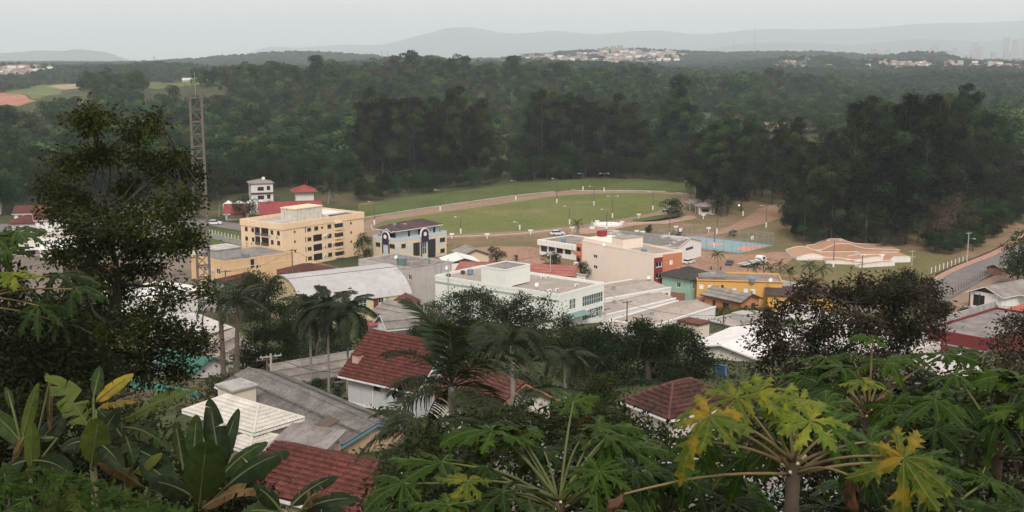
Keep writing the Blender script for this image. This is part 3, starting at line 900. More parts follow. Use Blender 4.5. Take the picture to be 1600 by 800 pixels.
def clock_house():
    CRM = plain('pale_cream_wall', (.62, .55, .40), wear=.1, scale=.5, streak=(.45, .39, .29)); BLU = plain('pale_blue_wall', (.44, .52, .58), wear=.1)
    NAVY = plain('navy_arch', (.02, .02, .06)); PUR = roofing('plum_roof', [(.085, .055, .058), (.12, .075, .08), (.06, .045, .05)])
    b = Bld('corner_building', (620, 373), (583, 367.6), (697.7, 360.6), 'cream and pale blue corner building with plum hip roof and round arch emblems', h=7.4, base=0)
    Z = zm(570, 330, 1600 / 140)
    def H(face, x, y, w, h, *a, **k): b.hole(face, *Z(x, y), w / 11.43, h / 11.43, *a, **k)
    H('L', 235, 595, 85, 75, frame=DARKSTEEL); H('L', 488, 625, 95, 75, frame=DARKSTEEL)
    H('R', 693, 620, 80, 75, frame=DARKSTEEL)
    H('R', 925, 680, 120, 240, 'grid', DARKSTEEL, GLASS); H('R', 1205, 660, 125, 330, 'grid', DARKSTEEL, GLASS)
    H('R', 1068, 650, 78, 230, 'grid', FRAME, GLASS_T)
    H('R', 1388, 510, 95, 75, frame=DARKSTEEL); H('R', 1390, 705, 80, 75, frame=DARKSTEEL)
    b.walls(CRM)
    b.flat_roof(FLATGREY, drop=1.0, cap=BLU, capw=.2, over=.02)
    z = b.zt
    for face, x0, x1 in (('R', 540, 640), ('R', 740, 850), ('R', 1285, 1340), ('L', 160, 190), ('L', 545, 570)):
        u0, u1 = sorted((b.sz(face, *Z(x0, 620))[0], b.sz(face, *Z(x1, 620))[0]))
        m = MB()
        if face == 'R': m.box(u0, -.03, 3.2, u1, -.005, 4.9)
        else: m.box(-.03, u0, 3.2, -.005, u1, 4.9)
        m.build('wall_panel', BLU, b.root)
    for face, xa, xb in (('L', 320, 435), ('R', 1000, 1130)):   # the round-headed emblems
        u0, u1 = sorted((b.sz(face, *Z(xa, 450))[0], b.sz(face, *Z(xb, 450))[0]))
        r = (u1 - u0) / 2; uc = (u0 + u1) / 2; zc = z + .15
        def arch(rad, zlow, d0, d1):
            pts = [(uc - rad, zlow)] + [(uc + rad * math.cos(t), zc + rad * math.sin(t)) for t in np.linspace(math.pi, 0, 13)] + [(uc + rad, zlow)]
            vs = [b.pt(face, p, q, d) for d in (d0, d1) for p, q in pts]; n = len(pts)
            return MB().add(vs, [tuple(range(n)), tuple(range(2 * n - 1, n - 1, -1))] + [(i, (i + 1) % n, n + (i + 1) % n, n + i) for i in range(n)])
        a = arch(r + .25, z - .6, -.25, .1).build('arch_surround', WHITE, b.root)
        arch(r, z - 2.1, -.32, -.252).build('arch_panel', NAVY, a)
        pts = [(uc + .62 * math.cos(t), zc + .62 * math.sin(t)) for t in np.linspace(0, 2 * math.pi, 19)[:-1]]
        vs = [b.pt(face, p, q, d) for d in (-.38, -.322) for p, q in pts]
        MB().add(vs, [tuple(range(18)), tuple(range(35, 17, -1))] + [(i, (i + 1) % 18, 18 + (i + 1) % 18, 18 + i) for i in range(18)]).build('round_emblem', WHITE, a)
        m = MB()
        for u in (u0 + .05, u1 - .05):
            m.add(*_boxf(b, face, u - .12, u + .12, 0, z - 2.1, -.3, -.006))
        m.build('arch_leg', NAVY, a)
        if face == 'L':
            MB().add(*_boxf(b, face, uc - r * .55, uc + r * .55, .2, z - 2.2, -.12, -.006)).build('door', BLU, b.root)
    # set-back top floor and hip roof
    x0, y0, x1, y1 = 2.2, 2.4, b.lx - .8, b.ly - .6
    s = b.box('upper_wall', x0, y0, z - 1.0, x1, y1, z + 1.9, BLU)
    for k, u in enumerate((.28, .52, .70, .88)):
        w = b.box('upper_window', x0 + (x1 - x0) * u - .55, y0 - .06, z - .6, x0 + (x1 - x0) * u + .55, y0 - .004, z + 1.4, FRAME, s)
        b.box('pane', x0 + (x1 - x0) * u - .47, y0 - .09, z - .55, x0 + (x1 - x0) * u + .47, y0 - .062, z + 1.3, GLASS, s)
    b.box('terrace_door', x0 - .08, y0 + .6, z - 1, x0 - .004, y0 + 3, z + 1.3, BLACK, s)
    hip(b, x0 - 1.2, y0 - .9, x1 + .3, y1 + .2, z + 1.9, 1.7, PUR, 'fibro', .3, .4, .3, PUR, WHITE)
    gable(b, x0 - 1.9, y0 + .2, x0 + 1.2, y0 + 3.6, z + 1.75, .8, 'x', PUR, 'fibro', .3, .4, .25, BLU, WHITE)
    MB().tube([(x0 + 3, y0 + 1, z + 2.6), (x0 + 2.7, y0 + .8, z + 4.3)], .05, 5).build('aerial', STEEL, b.root)
    t = MB().tube([(x0 + 1.6, y0 + 2.4, z + 3.0), (x0 + 1.6, y0 + 2.4, z + 3.7)], .55, 12).build('water_tank', plain('tank_blue', (.16, .24, .3)), b.root)
    b.box('vent_block', x0 + 4.6, y0 + 1.5, z + 2.2, x0 + 5.5, y0 + 2.3, z + 3.3, CONC)
    for u in (.3, .55): b.ac('L', b.ly * u, 1.9, .8)
def _boxf(b, face, u0, u1, z0, z1, d0, d1):
    vs = [b.pt(face, u, z, d) for d in (d0, d1) for u, z in ((u0, z0), (u1, z0), (u1, z1), (u0, z1))]
    return vs, [(3, 2, 1, 0), (4, 5, 6, 7), (0, 1, 5, 4), (1, 2, 6, 5), (2, 3, 7, 6), (3, 0, 4, 7)]
clock_house()

def orange_block():
    APR = plain('apricot_render', (.64, .44, .25), wear=.15, scale=.4, streak=(.48, .32, .18))
    b = Bld('flat_roofed_block', (350, 409), (298, 400), (458, 396), 'low apricot block with grey flat roof and concrete box on top', h=6.6, base=0)
    Z = zm(350, 260, 4)
    b.hole('R', *Z(178, 605), 6, 14, 'void', DARKSTEEL, BLACK); b.hole('R', *Z(210, 625), 4, 7)
    b.hole('L', 341, 424, 6, 8); b.hole('L', 320, 420, 5, 7)
    b.walls(APR); b.flat_roof(FLATGREY, .35, APR)
    m = MB(); m.box(0, -.05, b.zt - 2.1, b.lx, -.004, b.zt - 1.95); m.build('wall_band', BAND, b.root)
    c = b.box('roof_tank', b.lx * .05, b.ly * .35, b.zt - .35, b.lx * .42, b.ly * .8, b.zt + 2.1, CONC)
    b.box('tank_cap', b.lx * .05 - .25, b.ly * .35 - .25, b.zt + 2.102, b.lx * .42 + .25, b.ly * .8 + .25, b.zt + 2.35, FLATLIGHT, c)
    b.box('roof_slab', b.lx * .02, b.ly * .85, b.zt - .35, b.lx * .3, b.ly * .98, b.zt + .9, WHITEROOF)
    b.ac('L', b.ly * .3, 3.4)
orange_block()

def arched_hall():
    HALLW = plain('hall_cream', (.58, .48, .31), wear=.15, streak=(.4, .32, .2))
    # eave line along the near right side; the vault spans to the left-back
    b = Bld('arched_hall', (476, 478), (384, 437), (640, 457), 'grey corrugated barrel roof hall with cream walls', h=4.6, base=2.0, sink=4, ly=20, wr=0)
    Z = zm(430, 370, 1600 / 350)
    def H(x, y, w, h, *a, **k): b.hole('R', *Z(x, y), w / 4.571, h / 4.571, *a, **k)
    H(617, 480, 75, 70, 'grid', FRAME, GLASS_T); H(757, 448, 38, 50); H(720, 475, 36, 85, 'solid', DARKWOOD, plain('maroon_door', (.18, .03, .035)), 'door')
    H(804, 465, 24, 70, 'solid', FRAME, plain('blue_door', (.2, .36, .46)), 'door'); H(490, 460, 40, 34)
    b.walls(HALLW)
    # vault: ridge runs along x, circular arc across y
    Rw, rise = b.ly, 5.0
    Rad = (Rw * Rw / 4 + rise * rise) / (2 * rise)
    nx, ny = int(b.lx / .25) * 2, 36
    xs = np.linspace(-.6, b.lx + .6, nx + 1); ts = np.linspace(0, 1, ny + 1)
    half = math.asin(Rw / 2 / Rad) * 1.03
    ang = -half + 2 * half * ts
    yy = Rw / 2 + Rad * np.sin(ang); zz = b.zt + rise - Rad + Rad * np.cos(ang)
    rip = .035 * np.cos(np.arange(nx + 1) * math.pi)
    seam = np.where(np.arange(ny + 1) % 9 == 4, .05, 0)
    X = np.repeat(xs[:, None], ny + 1, 1); dz = rip[:, None] + seam[None, :]
    V = np.stack([X, yy[None, :] + dz * np.sin(ang), zz[None, :] + dz * np.cos(ang)], -1).reshape(-1, 3)
    i = np.arange((nx + 1) * (ny + 1)).reshape(nx + 1, ny + 1)
    F = np.stack([i[:-1, :-1], i[1:, :-1], i[1:, 1:], i[:-1, 1:]], -1).reshape(-1, 4)
    link('vault_roof', mesh_np('vault_roof', V, F, GALV), b.root)
    for x in (0, b.lx):                                          # end walls under the vault
        pts = [(x, y, z) for y, z in zip(yy, zz - .05)] + [(x, Rw, b.zt - .1), (x, 0, b.zt - .1)]
        MB().add(pts, [tuple(range(len(pts)))]).build('end_wall', HALLW, b.root)
    for k in (14, 23):                                           # rusty joint lines across the sheets
        m = MB()
        pts = [(x, yy[k] + .02 * np.sin(ang[k]), zz[k] + .05) for x in np.linspace(-.5, b.lx + .5, 12)]
        m.tube(pts, .07, 4).build('sheet_joint', plain('rust_line', (.22, .12, .09)), b.root)
    MB().box(b.lx * .42, .2, b.zt - .2, b.lx * .42 + .3, .3, b.zt + .3).build('gutter_outlet', STEEL, b.root)
    m = MB()
    for k in range(5): m.tube([(b.lx * .45 + k * .1, 2.2 - .05 * k, b.zt + 2.0), (b.lx * .45 + k * .1, 2.2, b.zt + 2.25)], [.35, .2], 8)
    m.build('roof_vent', plain('sooty_vent', (.08, .06, .05)), b.root)
    # small hexagonal porch at the right end
    p = pd(634, 456, b.n[1] + 12); base = b.z0
    g = empty('gazebo', (p[0], p[1], base), b.th, 'small red roofed timber porch beside the barrel roof hall', 'gazebo')
    hx = [(3.3 * math.cos(t), 3.3 * math.sin(t)) for t in np.linspace(0, 2 * math.pi, 7)[:-1]]
    m = MB()
    for a, c in zip(hx, hx[1:] + hx[:1]): m.slab([(a[0] * 1.15, a[1] * 1.15, 3.0), (c[0] * 1.15, c[1] * 1.15, 3.0), (0, 0, 5.1)], .12)
    m.build('roof', BROWN_TILE, g)
    for a in hx: MB().bar((*a, -2), (*a, 3.0), .18).build('post', DARKWOOD, g)
    for a, c in zip(hx, hx[1:] + hx[:1]):
        q = MB(); q.bar((*a, 1.0), (*c, 1.0), .08, .1)
        for t in np.linspace(.1, .9, 8): s_ = np.array(a) * (1 - t) + np.array(c) * t; q.bar((*s_, 0), (*s_, 1.0), .05)
        q.build('railing', plain('porch_rail', (.16, .06, .05)), g)
    MB().prism([(x * 1.05, y * 1.05) for x, y in hx], -2, .05).build('deck', CONC, g)
    MB().prism([(x * .8, y * .8) for x, y in hx], .06, 2.9).build('inner_wall', plain('porch_wall', (.10, .15, .17)), g)
arched_hall()

def grey_block():
    LG = plain('light_grey_render', (.44, .42, .40), wear=.15, scale=.4, streak=(.3, .28, .26))
    b = Bld('grey_flat_block', (647, 420), (560, 407), (706, 410), 'pale grey windowed block with stained dark flat roof and blue tank', h=9.0, base=0, theta=None)
    Z = zm(430, 370, 1600 / 350)
    b.hole('R', *Z(903, 277), 5, 7) if False else None
    b.hole('L', *Z(903, 277), 5.5, 7.5); b.hole('R', *Z(1015, 290), .1, .1)
    b.hole('L', *Z(962, 290), 5, 7.5)
    b.walls(LG); b.flat_roof(FLATGREY, .3, LG)
    t = MB().tube([(b.lx * .2, b.ly * .35, b.zt - .3), (b.lx * .2, b.ly * .35, b.zt + 1.5)], [1.1, 1.3], 14).build('water_tank', plain('tank_green', (.13, .19, .19)), b.root)
    MB().tube([(b.lx * .2, b.ly * .35, b.zt + 1.5), (b.lx * .2, b.ly * .35, b.zt + 1.75)], [1.3, .4], 14).build('tank_lid', plain('tank_green', (.13, .19, .19)), t)
    for x, y in ((.35, .3), (.6, .2), (.75, .3), (.5, .75)): b.box('roof_box', b.lx * x, b.ly * y, b.zt - .3, b.lx * x + 1.0, b.ly * y + .7, b.zt + .4, CONC)
    for u in (.56, .70): MB().tube([(b.lx * u, -.1, 0), (b.lx * u, -.1, b.zt + .8)], .06, 5).build('drain_pipe', STEEL, b.root)
    m = MB(); m.bar((b.lx * .8, b.ly * .1, b.zt), (b.lx * .8, b.ly * .1, b.zt + 2.2), .08); m.bar((b.lx * .8 - 1.4, b.ly * .1, b.zt + 2.1), (b.lx * .8 + 1.4, b.ly * .1, b.zt + 2.1), .06)
    for k in range(5): m.bar((b.lx * .8 - 1.2 + k * .6, b.ly * .1 - .3, b.zt + 2.15), (b.lx * .8 - 1.2 + k * .6, b.ly * .1 + .3, b.zt + 2.15), .03)
    m.build('aerial', STEEL, b.root)
grey_block()

def mint_block():
    MINT = plain('pale_mint_wall', (.71, .735, .69), wear=.06, scale=.35, streak=(.63, .655, .61)); MBAND = plain('mint_band', (.33, .38, .335))
    b = Bld('mint_office_block', (874, 460), (680, 428), (944, 440), 'long pale mint office block with stair tower and greenish window grid', h=10.4, base=0)
    Z = zm(860, 420, 8)
    def H(face, x, y, w, h, *a, **k): b.hole(face, *Z(x, y), w / 8, h / 8, *a, **k)
    H('R', 279, 440, 78, 125, 'grid', FRAME, GLASS_T); H('R', 530, 380, 255, 125, 'grid', FRAME, GLASS_T)
    H('R', 530, 555, 255, 118, 'grid', FRAME, GLASS_T); H('L', 149, 425, 20, 30) ; H('R', 149, 425, 18, 26)
    b.walls(MINT); b.flat_roof(FLATTAN, .55, MINT)
    for z, h in ((b.zt - 1.7, .45), (3.2, .3)):
        m = MB(); m.box(-.08, -.08 if z < 4 else -.004, z, -.004, b.ly, z + h); m.build('wall_band', MBAND, b.root)
    # tilted-open sashes of the lower row
    for x in (465, 535, 615):
        u, z = b.sz('R', *Z(x, 545))
        m = MB(); w, h = .55, 1.0
        for p, q in (((u - w, -.35, z - h / 2), (u + w, -.35, z - h / 2)), ((u - w, -.02, z + h / 2), (u + w, -.02, z + h / 2)), ((u - w, -.35, z - h / 2), (u - w, -.02, z + h / 2)), ((u + w, -.35, z - h / 2), (u + w, -.02, z + h / 2)), ((u, -.35, z - h / 2), (u, -.02, z + h / 2))):
            m.bar(p, q, .06)
        s = m.build('open_sash', FRAME, b.root)
        MB().add([(u - w, -.34, z - h / 2), (u + w, -.34, z - h / 2), (u + w, -.03, z + h / 2), (u - w, -.03, z + h / 2)], [(0, 1, 2, 3)]).build('pane', GLASS_T, s)
    # awning over the entrance
    u0 = b.sz('R', *Z(130, 560))[0]; u1 = b.sz('R', *Z(420, 505))[0]
    m = MB(); m.slab([(max(u0, .2), -2.0, 5.2), (u1, -2.0, 5.2), (u1, -.01, 5.7), (max(u0, .2), -.01, 5.7)], .12)
    m.build('awning', plain('awning_green', (.16, .25, .24)), b.root)
    m = MB(); m.box(u1 + .3, -1.2, 0.05, b.lx - .4, -.01, .25); m.build('entrance_step', CONC, b.root)
    m = MB(); m.box(b.lx + .01, .3, 0, b.lx + 3.0, .45, 4.2); m.build('dark_gate', BLACK, b.root)
    # stair tower
    tx0, ty0 = b.lx * .0 + .004, b.ly * .42
    tz = 3.4
    p = b.sz('L', 790, 447); q = b.sz('L', 752, 440)
    y0, y1 = sorted((p[0], q[0]))
    t = b.box('stair_tower', -.01, y0, b.zt - .3, b.lx * .52, y1, b.zt + tz, MINT)
    m = MB()
    for a in ((-.08, y0 - .07, b.lx * .52 + .07, y0 + .15), (-.08, y1 - .15, b.lx * .52 + .07, y1 + .07), (-.08, y0 + .15, .15, y1 - .15), (b.lx * .52 - .15, y0 + .15, b.lx * .52 + .07, y1 - .15)):
        m.box(a[0], a[1], b.zt + tz - .05, a[2], a[3], b.zt + tz + .25)
    m.build('parapet', MINT, t)
    b.box('tower_roof', .2, y0 + .2, b.zt + tz + .004, b.lx * .52 - .2, y1 - .2, b.zt + tz + .06, FLATGREY, t)
    for x, y in ((.12, .12), (.22, .1), (.62, .09), (.8, .42), (.86, .4), (.55, .93), (.75, .9)):
        b.ac((b.lx * x, b.ly * y), 0, b.zt - .55 + .1, .9)
    for x in (.05, .35): b.box('roof_vent', b.lx * x + 1, b.ly * .96 - 1, b.zt - .5, b.lx * x + 1.7, b.ly * .96 - .3, b.zt + .3, DARKSTEEL)
    MB().tube([(b.lx * .27, -.1, 0), (b.lx * .27, -.1, b.zt)], .05, 5).build('drain_pipe', FRAME, b.root)
mint_block()

def cream_block():
    CR = plain('warm_cream_wall', (.76, .66, .565), wear=.05, scale=.3, streak=(.70, .60, .51)); OR = plain('orange_wall', (.52, .20, .105), wear=.1); RD = plain('crimson_wall', (.22, .025, .03), wear=.1)
    b = Bld('cream_apartment_block', (1022, 397.5), (909.5, 384), (1055, 393.5), 'three storey cream block with orange and crimson end wall', h=11.0, base=0, theta=None, lx=9.5, wr=.1)
    Z = zm(830, 350, 1600 / 240)
    def H(face, x, y, w, h, *a, **k): b.hole(face, *Z(x, y), w / 6.667, h / 6.667, *a, **k)
    H('L', 668, 338, 40, 36); H('L', 668, 448, 40, 36)
    for y in (420, 535): H('R', 1330, y, 62, 55, 'plain', FRAME)
    for y in (395, 505, 612): H('R', 1457, y, 34, 52, 'shutter', FRAME, WHITE)
    for y in (388, 498): H('R', 1405, y, 12, 26)
    b.walls(CR)
    b.flat_roof(FLATTAN, .4, CR)
    u = b.sz('R', *Z(1368, 450))[0]
    hl = b.holes['R']
    b.holes = {'R': [h for h in hl if h[0] < u], 'L': []}
    m = MB(); wall_sheet(m, (.01, -.03, 0), (1, 0, 0), u - .01, 0, b.zt - .9, [(a - .01, c - .01, d, e) for a, c, d, e in b.holes['R']], (0, 1, 0), .02); m.build('crimson_panel', RD, b.root)
    m = MB(); wall_sheet(m, (u, -.03, 0), (1, 0, 0), b.lx - u, 0, b.zt + .02, [(a - u, c - u, d, e) for a, c, d, e in hl if a > u], (0, 1, 0), .02); m.build('orange_panel', OR, b.root)
    m = MB(); m.box(-.18, b.ly * 1.0, 0, b.lx * .5, b.ly + 2.2, b.zt - 1.0); m.build('rear_wing', OR, b.root)
    for k in range(3):
        z = 1.6 + 2.9 * k
        w = b.box('loggia', -.25, b.ly + .35, z, -.185, b.ly + 1.9, z + 1.6, BLACK)
        b.box('balcony', -1.1, b.ly + .25, z - .5, -.19, b.ly + 2.1, z + .45, OR if k != 1 else WHITE, w)
    # taller stair heads on the roof
    p0 = b.sz('L', *Z(830, 250))[0]; p1 = b.sz('L', *Z(945, 250))[0]
    y0, y1 = sorted((p0, p1))
    t = b.box('stair_head', .3, y0, b.zt - .4, b.lx * .75, y1, b.zt + 2.2, CR)
    b.box('stair_head_roof', .25, y0 - .1, b.zt + 2.202, b.lx * .75 + .1, y1 + .1, b.zt + 2.35, FLATTAN, t)
    b.box('raised_roof', .3, y1 + .01, b.zt - .4, b.lx - .3, b.ly - .3, b.zt + .7, CR)
    b.box('red_tank', b.lx * .5, b.ly - 2.2, b.zt + .702, b.lx * .5 + 2, b.ly - .4, b.zt + 2.2, RD)
    for y in (.35,): b.ac('R', b.lx * .84, 6.2, .7)
cream_block()

def workshops():
    # row of garages with a white fascia
    b = Bld('garage_row', (908, 384), (843, 373), (980, 372), 'low white garage row with four dark open bays', h=4.6, base=0, lx=14, wr=0.0)
    Z = zm(830, 350, 1600 / 240)
    for k, x in enumerate((133, 215, 297, 383)):
        b.hole('L', *Z(x, 250 + k * 9), 9.6, 11.5, 'void' if k > 1 else 'solid', DARKSTEEL, BLACK if k > 1 else plain('shutter_navy', (.04, .05, .065)), 'garage_bay')
    b.walls(WHITE); b.flat_roof(FIBRO, .25, WHITE)
    m = MB(); m.box(-.9, -.1, b.zt - 1.5, -.003, b.ly + .1, b.zt + .1); m.build('fascia', WHITE, b.root)
    # broad gabled store behind
    b = Bld('warehouse', (1058, 386), (925, 374), (1065, 384), 'wide warehouse with patched pale and dark grey sheet roof', h=5.0, base=0, lx=16, wr=.0)
    b.walls(WHITE)
    PATCH = roofing('patched_sheets', [(.42, .40, .37), (.16, .15, .145), (.25, .235, .22)], big=.11, fine=.7, edge=(.47, .49))
    gable(b, 0, 0, b.lx, b.ly, b.zt, 1.9, 'y', PATCH, 'fibro', .4, 1.8, .4, WHITE, WHITE, amp=.03)
    m = MB(); m.box(b.lx * .35, -.06, 3.2, b.lx * .65, -.004, 3.9); m.build('window', DARKSTEEL, b.root)
    m = MB(); m.box(0.2, -.06, 3.0, 2.0, -.004, 3.6); m.build('window', DARKSTEEL, b.root)
workshops()

def white_sheds():
    WS = plain('shed_white', (.72, .71, .69), wear=.06, streak=(.6, .58, .55))
    specs = [((1048, 449), (946, 467), (1012, 430), 5.2, 'long white shed with tan roof nearest the cream block', True),
             ((1056, 466), (948, 492), (1016, 457), 3.7, 'middle white shed of the three with a tan low roof', False),
             ((1118, 479), (1008, 513), (1080, 470), 3.5, 'lowest and rightmost white shed with a wide tan roof', False)]
    for i, (A, Bq, C, h, lab, win) in enumerate(specs):
        # A right end of the front eave, B left end of the front eave, C far right corner
        a, bq, c = pz(*A, h), pz(*Bq, h), pz(*C, h)
        th = math.atan2(a[1] - bq[1], a[0] - bq[0])
        L = np.linalg.norm((a - bq)[:2]); W = (13.0, 10.0, 10.0)[i]
        r = empty('shed', (bq[0], bq[1], 0), th, lab, 'shed', 'white sheds beside the mint office block')
        m = MB(); holes = [(L * .70, L * .81, h - 2.3, h - 1.2), (L * .84, L * .96, h - 2.3, h - 1.2)] if win else []
        wall_sheet(m, (0, 0, 0), (1, 0, 0), L, -1, h, holes, (0, 1, 0))
        for p, q, rr, s in (((L, 0), (L, W), 0, 0), ((L, W), (0, W), 0, 0), ((0, W), (0, 0), 0, 0)):
            m.add([(*p, -1), (*q, -1), (*q, h), (*p, h)], [(0, 1, 2, 3)])
        m.build('wall', WS, r)
        for k, (s0, s1, z0, z1) in enumerate(holes):
            w = MB().box(s0, .06, z0, s1, .1, z1).build('window', DARKSTEEL, r)
            q = MB()
            for u in np.linspace(s0, s1, 7)[1:-1]: q.box(u - .03, .02, z0, u + .03, .058, z1)
            q.build('louvre', STEEL, w)
        gable(r, 0, .02, L, W, h - .12, 1.0, 'x', FLATTAN, 'fibro', .5, 0, .02, WS, None, FLATTAN, .5, .03)
        m = MB(); m.box(-.1, -.1, h - .25, L + .1, .25, h + .12); m.box(-.1, W - .25, h - .25, L + .1, W + .1, h + .12)
        m.build('parapet', WS, r)
        MB().box(L * .3, 4, h + .4, L * .3 + .7, 4.6, h + 1.5).build('roof_vent', STEEL, r)
white_sheds()

def long_red_roofs():
    PINKW = plain('salmon_wall', (.5, .28, .22), wear=.15)
    b = Bld('red_roofed_store', (790, 426), (706, 425), (851, 424), 'long low store with rusty red sheet roof behind the mint block', h=5.2, base=0, theta=math.radians(-12), lx=30, ly=12)
    b.root.location = (*pz(712, 424, 5.2)[:2], 0)
    b.walls(PINKW)
    RUST = roofing('rusty_red_sheets', [(.30, .10, .08), (.36, .15, .12), (.18, .09, .08)], big=.3, fine=2)
    gable(b, 0, 0, b.lx, b.ly, b.zt, 1.5, 'x', RUST, 'fibro', .35, 1.6, .4, PINKW, None, RUST)
    b = Bld('maroon_shed', (878, 436), (838, 424), (915, 424), 'small shed with dark maroon roof beside a bushy tree', h=3.8, base=0, wr=.5)
    b.walls(WHITE); gable(b, 0, 0, b.lx, b.ly, b.zt, 1.1, 'y', MAROON, 'fibro', .35, 0, .3, WHITE, WHITE, MAROON)
    CRW = plain('cottage_cream', (.55, .48, .35), wear=.1)
    b = Bld('cottage', (754, 398), (719, 392), (790, 392), 'small cream cottage with brown gable beside the corner building', h=3.4, base=0, lx=8, ly=9, wr=.5)
    b.root.location = (*pz(722, 399, 3.4)[:2], 0); b.root.rotation_euler[2] = math.radians(20)
    b.hole_m('R', 2.0, 3.1, 1.3, 2.3); b.walls(CRW); gable(b, 0, 0, b.lx, b.ly, b.zt, 1.5, 'y', FIBRO, 'fibro', .25, 0, .6, CRW, DARKWOOD)
    b = Bld('white_roofed_shed', (725, 406), (700, 402), (752, 402), 'white roofed shed in front of the cream cottage', h=3.6, base=0, lx=9, ly=10)
    b.root.location = (*pz(700, 412, 3.6)[:2], 0); b.root.rotation_euler[2] = math.radians(15)
    b.walls(WHITE); gable(b, 0, 0, b.lx, b.ly, b.zt, 1.3, 'y', WHITEROOF, 'fibro', .3, 0, .4, DARKWOOD, None, WHITEROOF)
long_red_roofs()

def right_houses():
    MG = plain('mint_green_wall', (.30, .47, .37), wear=.12, streak=(.2, .32, .25)); YE = plain('egg_yellow_wall', (.60, .345, .095), wear=.12, streak=(.48, .28, .085)); PINK = plain('mauve_base', (.38, .17, .2))
    DK = roofing('charcoal_roof', [(.055, .05, .05), (.08, .072, .07), (.04, .038, .038)])
    BR = roofing('chocolate_roof', [(.06, .04, .038), (.085, .055, .05), (.045, .035, .033)])
    TER = plain('terracotta_wall', (.48, .20, .10), wear=.15, streak=(.35, .15, .08))
    b = Bld('green_house', (1078, 437), (1054, 432), (1112, 430), 'mint green two storey house with charcoal hip roof', h=6.0, base=0, lx=9, ly=9)
    b.hole_m('R', 1.2, 2.2, 3.6, 4.9); b.hole_m('R', 4.6, 6.2, 3.7, 5.1); b.hole_m('L', 3, 4.2, 3.6, 4.8)
    b.walls(MG); b.box('floor_band', -.06, -.06, 2.9, b.lx, -.004, 3.1, MG); hip(b, 0, 0, b.lx, b.ly, b.zt, 2.1, DK, 'fibro', .25, .4, .8, DK)
    # yellow house in three steps
    b = Bld('yellow_house', (1132, 444), (1088, 432), (1225, 434), 'egg yellow two storey house with flat grey roof and mauve base', h=6.3, base=0, wr=.9, theta=math.radians(-8), lx=20, ly=11)
    b.root.location = (*pz(1089, 437, 6.3)[:2], 0)
    s = b.lx / 137.0
    def W(x0, x1, z0, z1, st='plain', gl=None): b.hole_m('R', (x0 - 1088) * s, (x1 - 1088) * s, z0, z1, st, FRAME, gl)
    for x in (1092, 1106): W(x, x + 7, 4.1, 5.3, 'shutter', WHITE)
    W(1117, 1119, 4.0, 5.0); W(1120.5, 1122.5, 4.0, 5.0); W(1127, 1132, 3.2, 5.2, 'void', BLACK)
    W(1146, 1152, 3.6, 4.6, 'shutter', WHITE); W(1164, 1171, 3.5, 4.6, 'shutter', WHITE); W(1176, 1183, 3.2, 4.5, 'shutter', WHITE)
    W(1200, 1206, .8, 2.4); W(1160, 1168, .8, 2.2)
    b.walls(YE); b.flat_roof(FLATGREY, .3, YE)
    b.box('red_trim', -.1, -.1, b.zt - .35, b.lx + .1, -.06, b.zt - .18, plain('brick_red_trim', (.28, .06, .04)))
    b.box('base_wall', -.05, -.06, 0, 7, -.01, 2.2, PINK)
    b.box('upper_roof', .3, 1.0, b.zt - .28, 7.0, b.ly - .5, b.zt + .55, FLATGREY)
    b.box('roof_box', 3.2, 3, b.zt + .56, 4.4, 4, b.zt + 1.2, CONC)
    for u in (8.2, 12.6): b.ac('R', u, 3.6)
    b2 = Bld('brown_roofed_annex', (1232, 452), (1200, 455), (1290, 446), 'egg yellow annex with chocolate brown sheet roof', h=3.9, base=0, theta=math.radians(-8), lx=15, ly=9)
    b2.root.location = (*pz(1200, 460, 3.9)[:2], 0)
    b2.hole_m('R', 2, 3.1, 1.4, 2.6); b2.walls(YE); gable(b2, 0, 0, b2.lx, b2.ly, b2.zt, 1.2, 'x', BR, 'fibro', .3, 0, .6, YE)
    b3 = Bld('terracotta_cottage', (1157, 470), (1111, 463), (1180, 463), 'small terracotta cottage with grey mossy gable roof', h=3.6, base=0, lx=6.5, ly=11, theta=math.radians(38))
    b3.hole_m('L', 3.4, 5.3, 1.0, 2.4, frame=DARKSTEEL); b3.hole_m('L', 7.6, 8.5, .2, 2.4, 'solid', DARKWOOD, DARKWOOD, 'door'); b3.hole_m('R', 1.4, 2.4, .3, 2.3, 'solid', DARKWOOD, DARKWOOD, 'door'); b3.hole_m('R', 3.8, 5.2, 1.0, 2.5, frame=DARKWOOD)
    b3.walls(TER); gable(b3, 0, 0, b3.lx, b3.ly, b3.zt, 1.3, 'y', FIBRO, 'fibro', .22, 1.2, .8, TER, DARKWOOD)
    # low brick shed by the orange wall
    b4 = Bld('brick_lean_to', (1068, 458), (1044, 452), (1068, 452), 'small brown brick lean-to between the sheds and the green house', h=2.6, base=0, lx=4, ly=5)
    b4.walls(plain('brick_brown', (.25, .13, .10))); b4.flat_roof(FLATTAN, .1, CONC)
right_houses()

